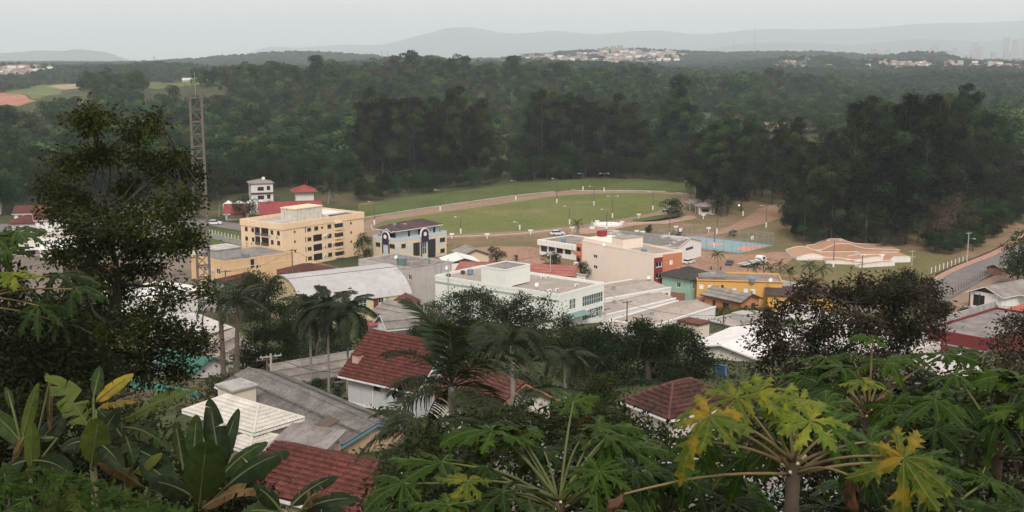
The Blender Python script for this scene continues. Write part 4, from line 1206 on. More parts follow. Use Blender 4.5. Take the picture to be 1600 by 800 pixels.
def flat_complex():
    LG = plain('cool_grey_wall', (.36, .36, .35), wear=.12); PW = plain('off_white_wall', (.60, .58, .54), wear=.1, streak=(.45, .43, .4)); CRM = plain('tank_cream', (.58, .53, .44), wear=.08, streak=(.5, .45, .37))
    b = Bld('concrete_roofed_house', (1160, 512), (1104, 500), (1230, 498), 'grey house with broad pale concrete roof terrace', d=238, h=4.4)
    b.hole_m('L', 1, b.ly - 1, 1.9, 2.9, 'grid', DARKSTEEL); b.walls(LG); b.flat_roof(FLATTAN, .2, LG, .5, .4)
    b.box('roof_room', b.lx * .35, b.ly * .4, b.zt - .2, b.lx * .6, b.ly * .75, b.zt + 1.3, LG)
    b = Bld('cream_tank_tower', (1091, 509), (1060, 502), (1107, 505), 'narrow cream tank tower with flat brown cap', d=205, h=9, lx=3.2, ly=4.6)
    b.walls(CRM); b.box('cap', -.25, -.25, b.zt, b.lx + .25, b.ly + .25, b.zt + .35, BROWN_TILE)
    b = Bld('white_tank_house', (1190, 523), (1153, 513), (1200, 515), 'small white walled roof house beside the pale terrace', d=215, h=5, lx=6, ly=4.5)
    b.walls(PW); b.flat_roof(FLATLIGHT, .15, PW)
    b = Bld('brown_terrace', (1150, 548), (1075, 522), (1200, 522), 'low building with streaked brown grey flat roof', d=196, h=3.5)
    b.walls(PW); b.flat_roof(FLATGREY, .12, CONC, .2)
    b = Bld('white_sloped_roof_house', (1178, 556), (1120, 546), (1240, 520), 'white walled house under a broad smooth white roof', d=176, h=4.0, ly=11, lx=16, wr=.5)
    b.walls(PW); gable(b, 0, 0, b.lx, b.ly, b.zt, 1.2, 'x', WHITEROOF, 'flat', 1, 0, .9, PW, WHITE, WHITEROOF)
    b = Bld('white_low_house', (990, 518), (938, 514), (1018, 510), 'small white flat roofed house below the mint office block', d=222, h=4.2, lx=7, ly=8)
    b.walls(WHITE); b.flat_roof(FLATTAN, .25, WHITE)
    b = Bld('grey_yard_roof', (1010, 520), (960, 505), (1075, 507), 'wide flat grey roof behind the mango trees', d=232, h=3.6)
    b.walls(PW); b.flat_roof(FLATGREY, .12, CONC, .2)
    b.box('pool_tank', b.lx * .75, b.ly * .3, b.zt - .12, b.lx * .75 + 3, b.ly * .3 + 2, b.zt + .25, plain('tank_lid_blue', (.12, .3, .5)))
    b = Bld('grey_gable_house', (1215, 486), (1176, 496), (1250, 476), 'pale grey gabled roofs left of the dark brown tree', d=262, h=4, lx=14, ly=11, wr=.5)
    b.walls(LG); gable(b, 0, 0, b.lx, b.ly, b.zt, 2.2, 'x', FLATLIGHT, 'fibro', .3, 0, .5, LG)
    b = Bld('pale_wide_building', (1380, 560), (1230, 520), (1480, 520), 'wide pale building hidden behind the dark brown tree', d=185, h=6, lx=22, ly=24)
    b.walls(PW); b.flat_roof(FLATLIGHT, .3, PW)
    b = Bld('white_yard_store', (1506, 479), (1440, 490), (1512, 471), 'white walled yard store with pale roof right of the dark tree', d=255, h=6.0, lx=10, ly=18, wr=.5)
    b.walls(plain('weathered_white', (.56, .54, .52), wear=.2, streak=(.25, .24, .22))); b.flat_roof(FLATLIGHT, .15, CONC)
    m = MB(); m.bar((b.lx * .3, -.3, 0), (b.lx * .3, -.3, 6), .25); m.bar((b.lx * .6, -.3, 0), (b.lx * .6, -.3, 6.6), .25); m.bar((b.lx * .3, -.3, 6), (b.lx * .6, -.3, 6), .2); m.build('gate_frame', DARKSTEEL, b.root)
    RW = plain('burgundy_wall', (.17, .028, .032), wear=.15, streak=(.12, .025, .03))
    b = Bld('burgundy_building', (1545, 530), (1466, 517), (1700, 506), 'low burgundy red building with grey flat roof', d=190, h=5.0, lx=26, ly=11, wr=.8)
    b.walls(RW); b.flat_roof(FLATGREY, .35, RW); b.box('wall_band', -.06, -.05, 2.6, -.004, b.ly, 2.85, CONC)
    b.box('rear_parapet', 0, b.ly + .01, 0, b.lx, b.ly + .3, b.zt + 1.2, CONC)
    b = Bld('white_porch_house', (1566, 462), (1520, 455), (1640, 452), 'white bungalow with grey gable roofs and dark porch by the road', d=262, h=3.6, lx=14, ly=8, wr=.5)
    b.hole_m('L', 4.4, 7.4, 0.1, 2.8, 'void', DARKWOOD, BLACK, 'porch'); b.walls(WHITE)
    gable(b, 0, 0, b.lx, b.ly, b.zt, 1.6, 'x', FIBRO, 'fibro', .3, 0, .8, DARKWOOD, WHITE, FIBRO)
    gable(b, b.lx * .45, -2.5, b.lx * .9, 3, b.zt - .1, 1.1, 'y', FIBRO, 'fibro', .3, 0, .5, WHITE, WHITE)
    for y in (b.ly - .4, b.ly - 3.0): MB().bar((-1.2, y, -1.5), (-1.2, y, 3.4), .18).build('porch_post', DARKWOOD, b.root)
    b = Bld('salmon_roof_house', (1600, 506), (1568, 501), (1660, 490), 'house with salmon red roof at the right edge', d=214, h=3.4, lx=12, ly=8)
    b.walls(TERW := plain('salmon_plaster', (.45, .2, .16))); gable(b, 0, 0, b.lx, b.ly, b.zt, 2.0, 'x', roofing('salmon_tiles', [(.42, .12, .09), (.5, .17, .13), (.3, .1, .08)]), 'tile', .3, .4, .5, TERW)
    b = Bld('roadside_hut', (1565, 420), (1548, 418), (1584, 414), 'small brick hut with dark roof beside the road', d=310, h=2.8, lx=6, ly=4)
    b.walls(plain('brick_brown', (.25, .13, .10))); gable(b, 0, 0, b.lx, b.ly, b.zt, .9, 'x', FIBRO, 'fibro', .3, 0, .6, DARKWOOD)
    b = Bld('grey_awning_house', (1468, 586), (1432, 560), (1512, 566), 'grey house with pale sloped roof behind papaya leaves', d=135, h=3.6, lx=7, ly=8)
    b.walls(LG); gable(b, 0, 0, b.lx, b.ly, b.zt, 1.2, 'x', FLATLIGHT, 'fibro', .3, 0, .5, LG, WHITE)
flat_complex()

def slope_houses():
    WG = plain('grey_white_wall', (.50, .50, .51), wear=.08, streak=(.4, .4, .41)); TANW = plain('tan_plaster', (.40, .29, .195), wear=.15, streak=(.3, .21, .14)); BG = plain('beige_plaster', (.42, .34, .28), wear=.15, streak=(.3, .24, .2))
    BLUEG = plain('slate_blue_wall', (.22, .26, .31)); BLUEF = plain('blue_fascia', (.10, .22, .30)); DKR = roofing('old_fibre_roof', [(.12, .112, .105), (.19, .18, .168), (.07, .066, .063)], big=.5, fine=3)
    CRM = plain('cream_gable', (.60, .56, .50), wear=.08)
    # red tiled house
    b = Bld('red_tiled_house', (650, 601), (557, 578), (720, 576), 'grey white house with steep red tile roof and small chimney', d=112, h=3.3, ly=9.5, lx=8.6, wr=.3)
    u = lambda x, y: b.sz('L', x, y)
    for cx, cy, w, h in ((589, 605, 10, 9), (626, 618, 12, 18)): b.hole('L', cx, cy, w, h, 'plain', DARKWOOD)
    b.walls(WG)
    b.box('base_strip', -.06, 0, -.9, -.004, b.ly, -.1, WHITE)
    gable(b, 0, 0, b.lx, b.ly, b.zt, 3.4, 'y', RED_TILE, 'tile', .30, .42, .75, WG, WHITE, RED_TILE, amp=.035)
    c = b.box('chimney', .6, b.ly - .9, b.zt + .2, 1.5, b.ly - .1, b.zt + 1.5, plain('pink_chimney', (.5, .3, .27)))
    b.box('chimney_cap', .5, b.ly - 1.0, b.zt + 1.55, 1.6, b.ly, b.zt + 1.7, RED_TILE, c)
    b.ac('L', .35, 1.7); MB().tube([(-.08, b.ly * .62, -.5), (-.08, b.ly * .62, b.zt - .2)], .05, 5).build('drain_pipe', FRAME, b.root)
    b.hole_m
    # brown tiled gable house right of the palm
    b = Bld('brown_gable_house', (768, 640), (690, 600), (848, 616), 'cream gabled house with brown tile roof behind the palm fronds', d=98, h=2.9, lx=6.8, ly=9, wr=.5)
    b.hole_m('R', 2.7, 3.7, 1.1, 2.3); b.walls(CRM)
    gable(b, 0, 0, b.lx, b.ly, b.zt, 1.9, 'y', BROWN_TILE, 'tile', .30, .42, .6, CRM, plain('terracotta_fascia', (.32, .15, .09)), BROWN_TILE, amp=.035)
    # blue grey gable house
    b = Bld('white_blue_house', (607, 512), (566, 505), (668, 508), 'white timber house with slate blue gable and grey roof', d=196, h=4.6, ly=6.2, lx=11, wr=.2)
    b.hole('L', 591, 521, 11, 9, 'plain', FRAME, plain('blue_shutter', (.13, .17, .19)))
    b.walls(WHITE); gable(b, 0, 0, b.lx, b.ly, b.zt, 1.7, 'x', FIBRO, 'fibro', .22, 1.5, .6, BLUEG, FRAME)
    b.box('side_wing', -.8, b.ly + .01, -2, 4, b.ly + 4.5, 3.3, plain('pale_blue_wing', (.42, .47, .5)))
    w = b.box('wing_window', -.84, b.ly + 1.6, 1.0, -.81, b.ly + 2.7, 2.2, GLASS)
    b.box('wing_door', -.84, b.ly + 3.0, -.5, -.81, b.ly + 3.9, 2.1, BLUEG)
    m = MB(); m.slab([(-1.4, b.ly + .02, 3.6), (-1.4, b.ly + 5.0, 3.3), (4.2, b.ly + 5.0, 3.3), (4.2, b.ly + .02, 3.6)], .12); m.build('wing_roof', MAROON, b.root)
    b = Bld('grey_shed_house', (668, 505), (574, 494), (690, 502), 'long grey roofed outbuilding behind the slate blue gable', d=215, h=3.6, ly=16, lx=9, wr=.5)
    b.walls(BG); gable(b, 0, 0, b.lx, b.ly, b.zt, 1.6, 'y', FIBRO, 'fibro', .25, 1.5, .5, BG)
    b = Bld('dark_roof_shed', (635, 540), (596, 530), (660, 532), 'small shed with dark brown roof behind the red tile roof', d=165, h=3, lx=6, ly=6)
    b.walls(BG); gable(b, 0, 0, b.lx, b.ly, b.zt, 1.3, 'x', roofing('chocolate_roof', [(.06, .04, .038), (.085, .055, .05), (.045, .035, .033)]), 'fibro', .25, 0, .4, BG)
    # long grey house
    b = Bld('long_grey_house', (448, 597), (402, 582), (560, 580), 'long beige house with weathered grey sheet roof behind the slim palms', d=142, h=3.0, ly=7.5, lx=14, wr=.3)
    b.hole('L', 417, 600, 8, 10, 'plain', FRAME); b.hole('L', 432, 604, 6, 9); b.hole('R', 528, 594, 11, 5, 'grid', FRAME); b.hole_m('R', 2, 3.2, 1.1, 2.2)
    b.walls(BG); gable(b, 0, 0, b.lx, b.ly, b.zt, 1.5, 'x', FIBRO, 'fibro', .2, 1.5, .8, BG, None, FIBRO)
    # corrugated house with blue bargeboard
    b = Bld('corrugated_house', (536, 692), (345, 626), (625, 672), 'long tan house with dark corrugated roof and blue bargeboard', d=95, h=2.8, lx=6.6, wr=.25)
    b.walls(TANW, b.zt); gable(b, 0, 0, b.lx, b.ly, b.zt, 1.1, 'y', DKR, 'fibro', .30, 1.5, .45, plain('wheat_gable', (.48, .40, .28)), BLUEF, DKR, amp=.06)
    b.box('gutter', -.55, -.4, b.zt - .32, -.46, b.ly + .4, b.zt - .16, FRAME)
    b.box('repair_sheet', .3, 3.0, b.zt + .12, .32, 3.01, b.zt + .13, DKR)
    MB().slab([(.35, 3.6, b.zt + .24), (1.9, 3.6, b.zt + .76), (1.9, 5.4, b.zt + .76), (.35, 5.4, b.zt + .24)], .03).build('brown_patch_sheet', plain('rusty_sheet', (.10, .07, .055)), b.root)
    # white tiled house
    b = Bld('white_tiled_house', (398, 674), (296, 634), (449, 657), 'cream house with white barrel tile hip roof', d=88, h=2.6, lx=4.2, ly=8.5, wr=.4)
    b.hole('R', 416, 678, 14, 20, 'shutter', FRAME, WHITE)
    b.walls(BG); hip(b, 0, 0, b.lx, b.ly, b.zt, 1.25, WHITE_TILE, 'tile', .28, .40, .5, WHITE_TILE, WHITE, amp=.04)
    b.box('corner_pillar', b.lx - .35, -.05, -1.5, b.lx + .05, .3, b.zt, WHITE)
    b2 = empty('tiled_porch', (0, 0, 0))
    bpy.data.objects.remove(b2)
    hip(b, -1.6, -1.4, 2.0, 1.8, b.zt - .9, .7, WHITE_TILE, 'tile', .28, .40, .3, WHITE_TILE, WHITE, amp=.04)
    b.box('porch_wall', -1.4, -1.2, -1.5, 1.8, 0, b.zt - .95, BG)
    MB().tube([(b.lx * .92, -.15, 1.9), (b.lx * .92, -.3, 2.15)], [.05, .1], 8).build('wall_lamp', DARKSTEEL, b.root)
    # tank block between them
    b = Bld('water_tank_block', (364, 612), (336, 604), (404, 602), 'square cream water tank with dark concrete lid', d=104, h=4.5, lx=2.6, ly=2.4)
    b.walls(plain('tank_cream', (.58, .53, .44), wear=.08, streak=(.5, .45, .37))); m = MB(); m.slab([(-.2, -.2, b.zt + .15), (b.lx + .2, -.2, b.zt + .15), (b.lx + .2, b.ly + .2, b.zt + .3), (-.2, b.ly + .2, b.zt + .3)], .18); m.build('lid', CONC, b.root)
    # red barrel-tile roof in the foreground
    b = Bld('foreground_red_roof', (560, 800), (420, 712), (625, 742), 'weathered red barrel tile roof just below the banana plants', d=62, h=2.8, ly=9, lx=7, wr=.4)
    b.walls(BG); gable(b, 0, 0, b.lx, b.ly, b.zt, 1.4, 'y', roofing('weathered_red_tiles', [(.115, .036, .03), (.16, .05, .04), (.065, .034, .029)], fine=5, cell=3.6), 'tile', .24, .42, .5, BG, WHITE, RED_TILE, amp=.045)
    b = Bld('grey_lean_to', (500, 708), (430, 700), (520, 698), 'grey ribbed lean-to roof between tan wall and red tiles', d=70, h=2.2, lx=2.5, ly=3.5)
    b.walls(BG); roof_part(b, [((-.4, -.4, b.zt), (-.4, b.ly + .3, b.zt), (b.lx + .3, -.4, b.zt + .7), (b.lx + .3, b.ly + .3, b.zt + .7))], FLATGREY, 'fibro', .3, 0)
    # mint house on the left
    TQ = plain('turquoise_paint', (.07, .20, .16), wear=.25, streak=(.05, .2, .16)); 
    b = Bld('turquoise_trim_house', (302, 580), (228, 560), (330, 572), 'white house with turquoise shutters and brown garage door', d=150, h=3.3, ly=9, lx=6, wr=.3)
    b.hole('L', 262, 575, 12, 14, 'shutter', FRAME, TQ); b.hole('L', 291, 592, 18, 24, 'solid', FRAME, plain('rust_door', (.15, .06, .04)), 'garage_door'); b.hole('L', 244, 570, 7, 12, 'shutter', FRAME, TQ)
    b.walls(WHITE); gable(b, 0, 0, b.lx, b.ly, b.zt, 1.4, 'y', plain('turquoise_roof', (.04, .13, .105), wear=.3), 'fibro', .25, 0, .5, WHITE, TQ)
    f0, f1 = pd(204, 592, 136), pd(312, 612, 130)
    r = empty('turquoise_wall', (f0[0], f0[1], 0), 0, 'turquoise painted yard wall on brown brick footing', 'wall')
    v = f1 - f0
    m = MB(); m.bar((0, 0, f0[2] - .6), (v[0], v[1], f1[2] - .6), .15, 1.2); m.build('painted_panel', TQ, r)
    m = MB(); m.bar((0, .0, f0[2] - 2.2), (v[0], v[1], f1[2] - 2.2), .2, 2.0); m.build('footing', plain('brick_brown', (.25, .13, .10)), r)
    b = Bld('grey_barn', (350, 585), (296, 575), (388, 560), 'barn with broad grey corrugated roof behind the shaggy palms', d=165, h=3.2, ly=9, lx=11, wr=.3)
    b.walls(BG); gable(b, 0, 0, b.lx, b.ly, b.zt, 4.2, 'x', FLATTAN, 'fibro', .25, 1.5, .5, BG)
    b = Bld('hidden_white_house', (240, 470), (160, 452), (330, 448), 'white flat roofed house glimpsed through the big left tree', d=255, h=5, wr=.5)
    b.hole_m('R', 2, 3.4, 1.2, 2.6); b.walls(WHITE); b.flat_roof(WHITEROOF, .2, WHITE)
    b = Bld('hidden_pale_house', (260, 540), (110, 505), (370, 500), 'pale grey sheet roof glimpsed under the big left tree', d=195, h=4, lx=16, ly=18, wr=.5)
    b.walls(BG); gable(b, 0, 0, b.lx, b.ly, b.zt, 1.8, 'x', FLATLIGHT, 'fibro', .3, 0, .4, BG)
    b = Bld('maroon_tiled_house', (360, 448), (322, 440), (400, 436), 'low house with maroon tile roof below the lattice tower', d=240, h=3.6, lx=9, ly=7, wr=.5)
    b.walls(CONC); gable(b, 0, 0, b.lx, b.ly, b.zt, 1.3, 'x', BROWN_TILE, 'tile', .3, .4, .4, CONC, None, BROWN_TILE)
    b = Bld('terracotta_hip_house', (480, 432), (420, 440), (535, 424), 'broad brown tiled hip roof behind the barrel roof hall', h=4.0, base=0, lx=14, ly=12, theta=math.radians(12))
    b.root.location = (*pz(437, 436, 4)[:2], 0); b.walls(BG); hip(b, 0, 0, b.lx, b.ly, b.zt, 2.6, BROWN_TILE, 'tile', .35, .4, .6, BROWN_TILE)
    b = Bld('maroon_hip_house', (1046, 652), (985, 636), (1115, 642), 'dark red tiled hip roof house behind papaya leaves', d=84, h=3.0, lx=6.4, ly=4.6, wr=.4)
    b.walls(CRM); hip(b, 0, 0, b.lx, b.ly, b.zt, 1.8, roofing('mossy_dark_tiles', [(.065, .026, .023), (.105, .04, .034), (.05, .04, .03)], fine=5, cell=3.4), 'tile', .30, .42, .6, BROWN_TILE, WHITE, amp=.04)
    b = Bld('mint_low_house', (1180, 770), (1110, 730), (1230, 752), 'pale green wall glimpsed under the papaya trunks', d=55, h=2.6, lx=6, ly=5)
    b.walls(plain('faded_mint', (.26, .36, .31))); b.flat_roof(FIBRO, .1, CONC)
    b = Bld('low_grey_store', (900, 760), (800, 700), (1010, 700), 'low dark grey flat roof under the central papaya', d=70, h=2.5, lx=7, ly=8)
    b.walls(CONC); b.flat_roof(DKR, .1, DKR)
slope_houses()

def outskirts():
    MW = plain('club_white', (.62, .6, .57), wear=.1, streak=(.45, .43, .4)); PK = plain('club_pink', (.55, .38, .30), wear=.12)
    b = Bld('red_roofed_villa', (428, 326), (406, 318), (500, 313), 'long villa under a broad maroon roof at the wood edge', h=4.2, base=0, lx=20, ly=10, theta=math.radians(14))
    b.root.location = (*pz(428, 331, 4.2)[:2], 0); b.root.location.x -= 4
    for u in (3, 6, 9.5): b.hole_m('R', u, u + 1.6, .4, 2.6, 'void', DARKWOOD, BLACK)
    b.walls(PK); gable(b, 0, 0, b.lx, b.ly, b.zt, 2.9, 'x', MAROON, 'fibro', .4, 0, 1.5, PK, None, MAROON)
    for u in (14, 17, 20.8): MB().bar((u, -1.3, 0), (u, -1.3, 3.8), .3).build('porch_post', WHITE, b.root)
    b = Bld('maroon_pavilion', (475, 300), (455, 297), (492, 296), 'small pavilion with pyramid maroon roof behind the villa', h=7.0, base=0, lx=7, ly=7, theta=math.radians(14))
    b.root.location = (*pz(462, 300, 7)[:2], 0); b.walls(MW); hip(b, 0, 0, b.lx, b.ly, b.zt, 2.4, MAROON, 'fibro', .4, 0, 1.6, MAROON)
    b = Bld('white_lookout_house', (402, 286), (390, 284), (420, 284), 'white two storey house with grey roof against the dark wood', h=8, base=0, lx=9, ly=8, theta=math.radians(20))
    b.root.location = (*pz(392, 287, 8)[:2], 0)
    for z in (1.4, 5.0):
        b.hole_m('R', 2.6, 5.2, z, z + 1.5, 'plain', DARKWOOD); b.hole_m('R', 6.4, 7.8, z, z + 1.8, 'void', DARKWOOD, BLACK)
    b.walls(MW); hip(b, 0, 0, b.lx, b.ly, b.zt, 1.4, FIBRO, 'fibro', .4, 0, .7, FIBRO); b.box('rail', -.3, -.5, 3.6, b.lx, -.4, 4.2, DARKWOOD); b.box('chimney', 5, 3, b.zt, 6.2, 4.2, b.zt + 2.2, WHITE)
    b = Bld('red_kiosk', (370, 328), (350, 325), (380, 322), 'open red roofed kiosk at the street left of the villa', h=3.2, base=0, lx=8, ly=7, theta=math.radians(10))
    b.root.location = (*pz(352, 331, 3.2)[:2], 0); m = MB(); m.box(0, 0, -.5, b.lx, b.ly, .15); m.build('floor', CONC, b.root)
    for x in (0.2, b.lx - .2):
        for y in (.2, b.ly - .2): MB().bar((x, y, 0), (x, y, 3.2), .25).build('post', WHITE, b.root)
    b.box('inner_wall', 1.5, 2.5, 0, b.lx - 1.5, b.ly - 1, 3, PK); gable(b, 0, 0, b.lx, b.ly, b.zt, 2.4, 'x', MAROON, 'fibro', .4, 0, .8, PK, None, MAROON)
    b = Bld('white_marquee', (372, 321), (346, 318), (384, 316), 'pale tented roofs beside the red kiosk', h=3.5, base=0, lx=16, ly=7, theta=math.radians(12))
    b.root.location = (*pz(348, 322, 3.5)[:2], 0); b.walls(MW)
    for k in range(4): hip(b, k * 4, 0, k * 4 + 4, 7, b.zt, 1.6, WHITEROOF, 'flat', 1, 0, .1)
    # left edge houses
    RT = roofing('dull_red_tiles', [(.13, .042, .035), (.17, .06, .048), (.09, .045, .04)])
    specs = [('red_hip_house', 18, 350, 11, 9, 3.4, 20, 'hip', 'low red roofed house at the left edge beside a papaya leaf'),
             ('veranda_house', 22, 333, 14, 10, 4.4, 12, 'gable', 'red tiled house with white veranda at the left wood edge'),
             ('white_gable_house', 55, 343, 10, 9, 5.0, 25, 'gable', 'white walled red roofed house just left of the big tree'),
             ('terraced_white_house', 62, 372, 15, 10, 6.2, 15, 'flat', 'white house with dark terrace openings left of the big tree'),
             ('rust_roof_house', 104, 430, 11, 8, 3.6, 10, 'gable', 'low rust roofed house glimpsed left of the big trunk'),
             ('grey_roof_house', 70, 386, 13, 7, 3.0, 18, 'gableg', 'low grey roofed garage below the white terrace'),
             ('white_annex', 14, 378, 9, 8, 4.5, 15, 'flat', 'pale annex behind the left papaya leaves')]
    for nm, x, y, lx, ly, h, th, k, lab in specs:
        b = Bld(nm, (x, y), (x - 20, y - 4), (x + 40, y - 3), lab, h=h, base=0, lx=lx, ly=ly, theta=math.radians(th), cat='house')
        for u in np.arange(1.2, lx - 1.6, 3.0): b.hole_m('R', u, u + 1.3, h - 2.0, h - .8, 'plain')
        if k == 'flat': b.hole_m('R', lx * .2, lx * .8, .3, 2.4, 'void', DARKSTEEL, BLACK)
        b.walls(WHITE if 'white' in lab else MW)
        if k == 'hip': hip(b, 0, 0, lx, ly, h, 2.2, RT, 'tile', .35, .4, .7, RT)
        elif k == 'gable': gable(b, 0, 0, lx, ly, h, 1.9, 'x', RT, 'tile', .35, .4, .7, WHITE, WHITE, RT)
        elif k == 'gableg': gable(b, 0, 0, lx, ly, h, 1.1, 'x', FIBRO, 'fibro', .3, 0, .6, WHITE)
        else:
            b.flat_roof(FLATTAN, .2, WHITE); b.box('balcony_slab', -.4, -1.8, h * .45, lx + .2, -.004, h * .45 + .3, WHITE)
            for u in (.2, lx * .5, lx - .3): MB().bar((u, -1.6, 0), (u, -1.6, h * .45), .2).build('balcony_post', WHITE, b.root)
    b = Bld('white_tower_block', (3, 296), (-30, 294), (4, 296), 'tall narrow white tower at the very left edge', h=11, base=0, lx=.5, ly=6, theta=math.radians(20))
    b.root.location = (*pz(-2, 335, 0)[:2], 0); b.box('shaft', 0, 0, 0, .9, 5, 11, WHITE); b.box('shaft_cap', -.1, -.1, 11.002, 1.0, 5.1, 11.2, CONC)
    # park pavilions
    for (x, y, w, hgt, lab, wall) in ((1078, 330, 11, 3.0, 'open park shelter with grey roof left of the grove', False), (1093, 336, 6, 3.2, 'small white park kiosk at the grove edge', True)):
        p = pz(x, y, 0); r = empty('park_shelter', (p[0], p[1], 0), .15, lab, 'shelter')
        for a in (0, w - .3):
            for c in (0, 5): MB().bar((a, c, 0), (a, c, hgt), .25).build('post', WHITE if wall else CONC, r)
        if wall: MB().box(.5, 1, 0, w - .6, 4.5, hgt - .1).build('wall', plain('kiosk_cream', (.55, .5, .38)), r); MB().box(1.2, .93, 1, w - 2, .99, 2.2).build('hatch', BLACK, r)
        hip(r, 0, 0, w, 5, hgt, 1.3, FIBRO, 'fibro', .4, 0, .7)
outskirts()
# ------------------------------------------------------------------ vegetation builders
BARK = plain('bark', (.10, .08, .06), wear=.4, scale=3)
BARK_G = plain('pale_bark', (.22, .20, .175), wear=.35, scale=1.2)
BARK_E = plain('eucalyptus_bark', (.055, .05, .043), wear=.4, scale=.8)
BARK_D = plain('dark_bark', (.035, .03, .026), wear=.4, scale=3)
F_EUC = foliage('eucalyptus_leaves', (.005, .011, .006), (.014, .030, .014), (.050, .080, .030), obj_var=.5, trans=.15)
F_WOOD = foliage('woodland_leaves', (.008, .020, .007), (.018, .040, .014), (.042, .074, .022), obj_var=.55, trans=.15)
F_FAR = foliage('far_wood_leaves', (.009, .026, .012), (.027, .060, .024), (.066, .112, .036), obj_var=.6, trans=.1)
F_FARY = foliage('far_yellow_green_leaves', (.032, .042, .018), (.056, .068, .026), (.088, .096, .036), obj_var=.4, trans=.15)
F_FARG = foliage('far_fresh_leaves', (.022, .043, .016), (.040, .070, .025), (.066, .10, .036), obj_var=.4, trans=.15)
F_BROWN = foliage('brown_leaves', (.050, .038, .026), (.085, .065, .045), (.12, .092, .062), obj_var=.25, trans=.15)
F_DARK = foliage('dark_broad_leaves', (.009, .013, .006), (.018, .026, .010), (.036, .046, .018), obj_var=.25, trans=.18)
F_MANGO = foliage('mango_leaves', (.008, .016, .005), (.016, .031, .009), (.038, .062, .018), obj_var=.25, trans=.18)
F_OLIVE = foliage('olive_leaves', (.015, .023, .009), (.029, .041, .015), (.058, .072, .025), obj_var=.25, trans=.2)
F_BRIGHT = foliage('bright_leaves', (.03, .05, .012), (.06, .095, .02), (.10, .14, .03), obj_var=.3, trans=.28)
F_PALM = foliage('palm_leaflets', (.010, .018, .007), (.021, .034, .013), (.045, .06, .024), obj_var=.3, trans=.2, spec=.25)
F_LEFT = foliage('yellowish_tip_leaves', (.012, .018, .006), (.024, .034, .010), (.085, .088, .018), obj_var=.1, trans=.2)  # dark olive leaves, the lightest tone a yellowish tip colour
F_RUST = foliage('bronze_leaves', (.018, .015, .010), (.032, .028, .018), (.06, .046, .032), obj_var=.1, trans=.15)

def unit(v): return v / (np.linalg.norm(v, axis=-1, keepdims=True) + 1e-9)

def leaf_quads(C, size, rng, aspect=.5, up=.5, droop=0.0, out=None, along=None):
    """One folded-diamond leaf (a quad) per centre."""
    n = len(C)
    a = unit(rng.normal(size=(n, 3)) * np.array([1, 1, .6]) - np.array([0, 0, droop]))
    if along is not None: a = unit(a * .7 + along)
    nr = unit(rng.normal(size=(n, 3)) + np.array([0, 0, up * 2]) + (0 if out is None else out))
    b = unit(np.cross(nr, a)); nr = np.cross(a, b)
    s = (np.asarray(size) * rng.uniform(.6, 1.3, n))[:, None]
    V = np.stack([C - a * s * .5, C + b * s * aspect * .5 + a * s * .05 + nr * s * .08, C + a * s * .5 - nr * s * .06, C - b * s * aspect * .5 + a * s * .05 + nr * s * .08], 1)
    F = np.arange(n * 4).reshape(n, 4)
    return V.reshape(-1, 3), F

def blobs_crown(name, rng, blobs, per, size, mat, aspect=.6, up=.6, shell=.65, tone=.35):
    up *= .3
    """Crown of leaf clumps: leaves on the shells of many small blobs (cx,cy,cz,r)."""
    Cs, vs, outs = [], [], []
    for (x, y, z, r) in blobs:
        n = int(per * (r / 2.0) ** 2) + 8
        d = unit(rng.normal(size=(n, 3)) + np.array([0, 0, .25]))
        rr = r * (shell + (1 - shell) * rng.random(n)) * (1 + .18 * np.sin(d[:, 0] * 5 + x) * np.cos(d[:, 1] * 4 + y))
        Cs.append(np.array([x, y, z]) + d * rr[:, None] * np.array([1, 1, .8])); outs.append(d * 2.2)
        vs.append(np.clip(.45 + rng.normal(0, .16, n) + rng.normal(0, tone * .5), 0, 1))
    C = np.concatenate(Cs); V, F = leaf_quads(C, size, rng, aspect, up, out=np.concatenate(outs))
    return mesh_np(name, V, F, mat, var=np.concatenate(vs))

def trunk_mesh(name, paths, mat, n=6):
    m = MB()
    for pts, rs in paths: m.tube(pts, rs, n, cap=False)
    return m.mesh(name, mat, True)

def bend(rng, p, q, k=4, jit=.06, sag=0.0):
    p = np.array(p, float); q = np.array(q, float); L = np.linalg.norm(q - p)
    out = []
    for t in np.linspace(0, 1, k):
        o = rng.normal(0, jit * L, 3) * (0 if t in (0, 1) else 1)
        out.append(p + (q - p) * t + o + np.array([0, 0, sag * L * math.sin(math.pi * t)]))
    return out

PROTO = {}
def proto_euc(seed):
    rng = np.random.default_rng(seed); h = 30 + 10 * rng.random(); R = 5.6 + 2.2 * rng.random()
    paths = [([(0, 0, -1), (.2, .1, h * .3), (.1, -.3, h * .6), (.4, .2, h * .93)], [.5, .4, .28, .1])]
    blobs = []
    nb = 30
    for k in range(nb):
        f = .20 + .76 * ((k + .5) / nb) ** .85
        rad = R * (1.05 - .55 * abs(f - .6) / .4) * rng.uniform(.3, 1.0); a = rng.uniform(0, 2 * math.pi)
        c = (rad * math.cos(a), rad * math.sin(a), h * f + rng.normal(0, .8)); r = rng.uniform(1.9, 3.4) * (1.1 - .2 * f)
        blobs.append((*c, r)); paths.append((bend(rng, (.1, 0, h * f * .82), c, 3), [.14, .09, .04]))
    return trunk_mesh('trunk', paths, BARK_E, 5), blobs_crown('crown', rng, blobs, 170, .66, F_EUC, .5, .5, tone=.95)
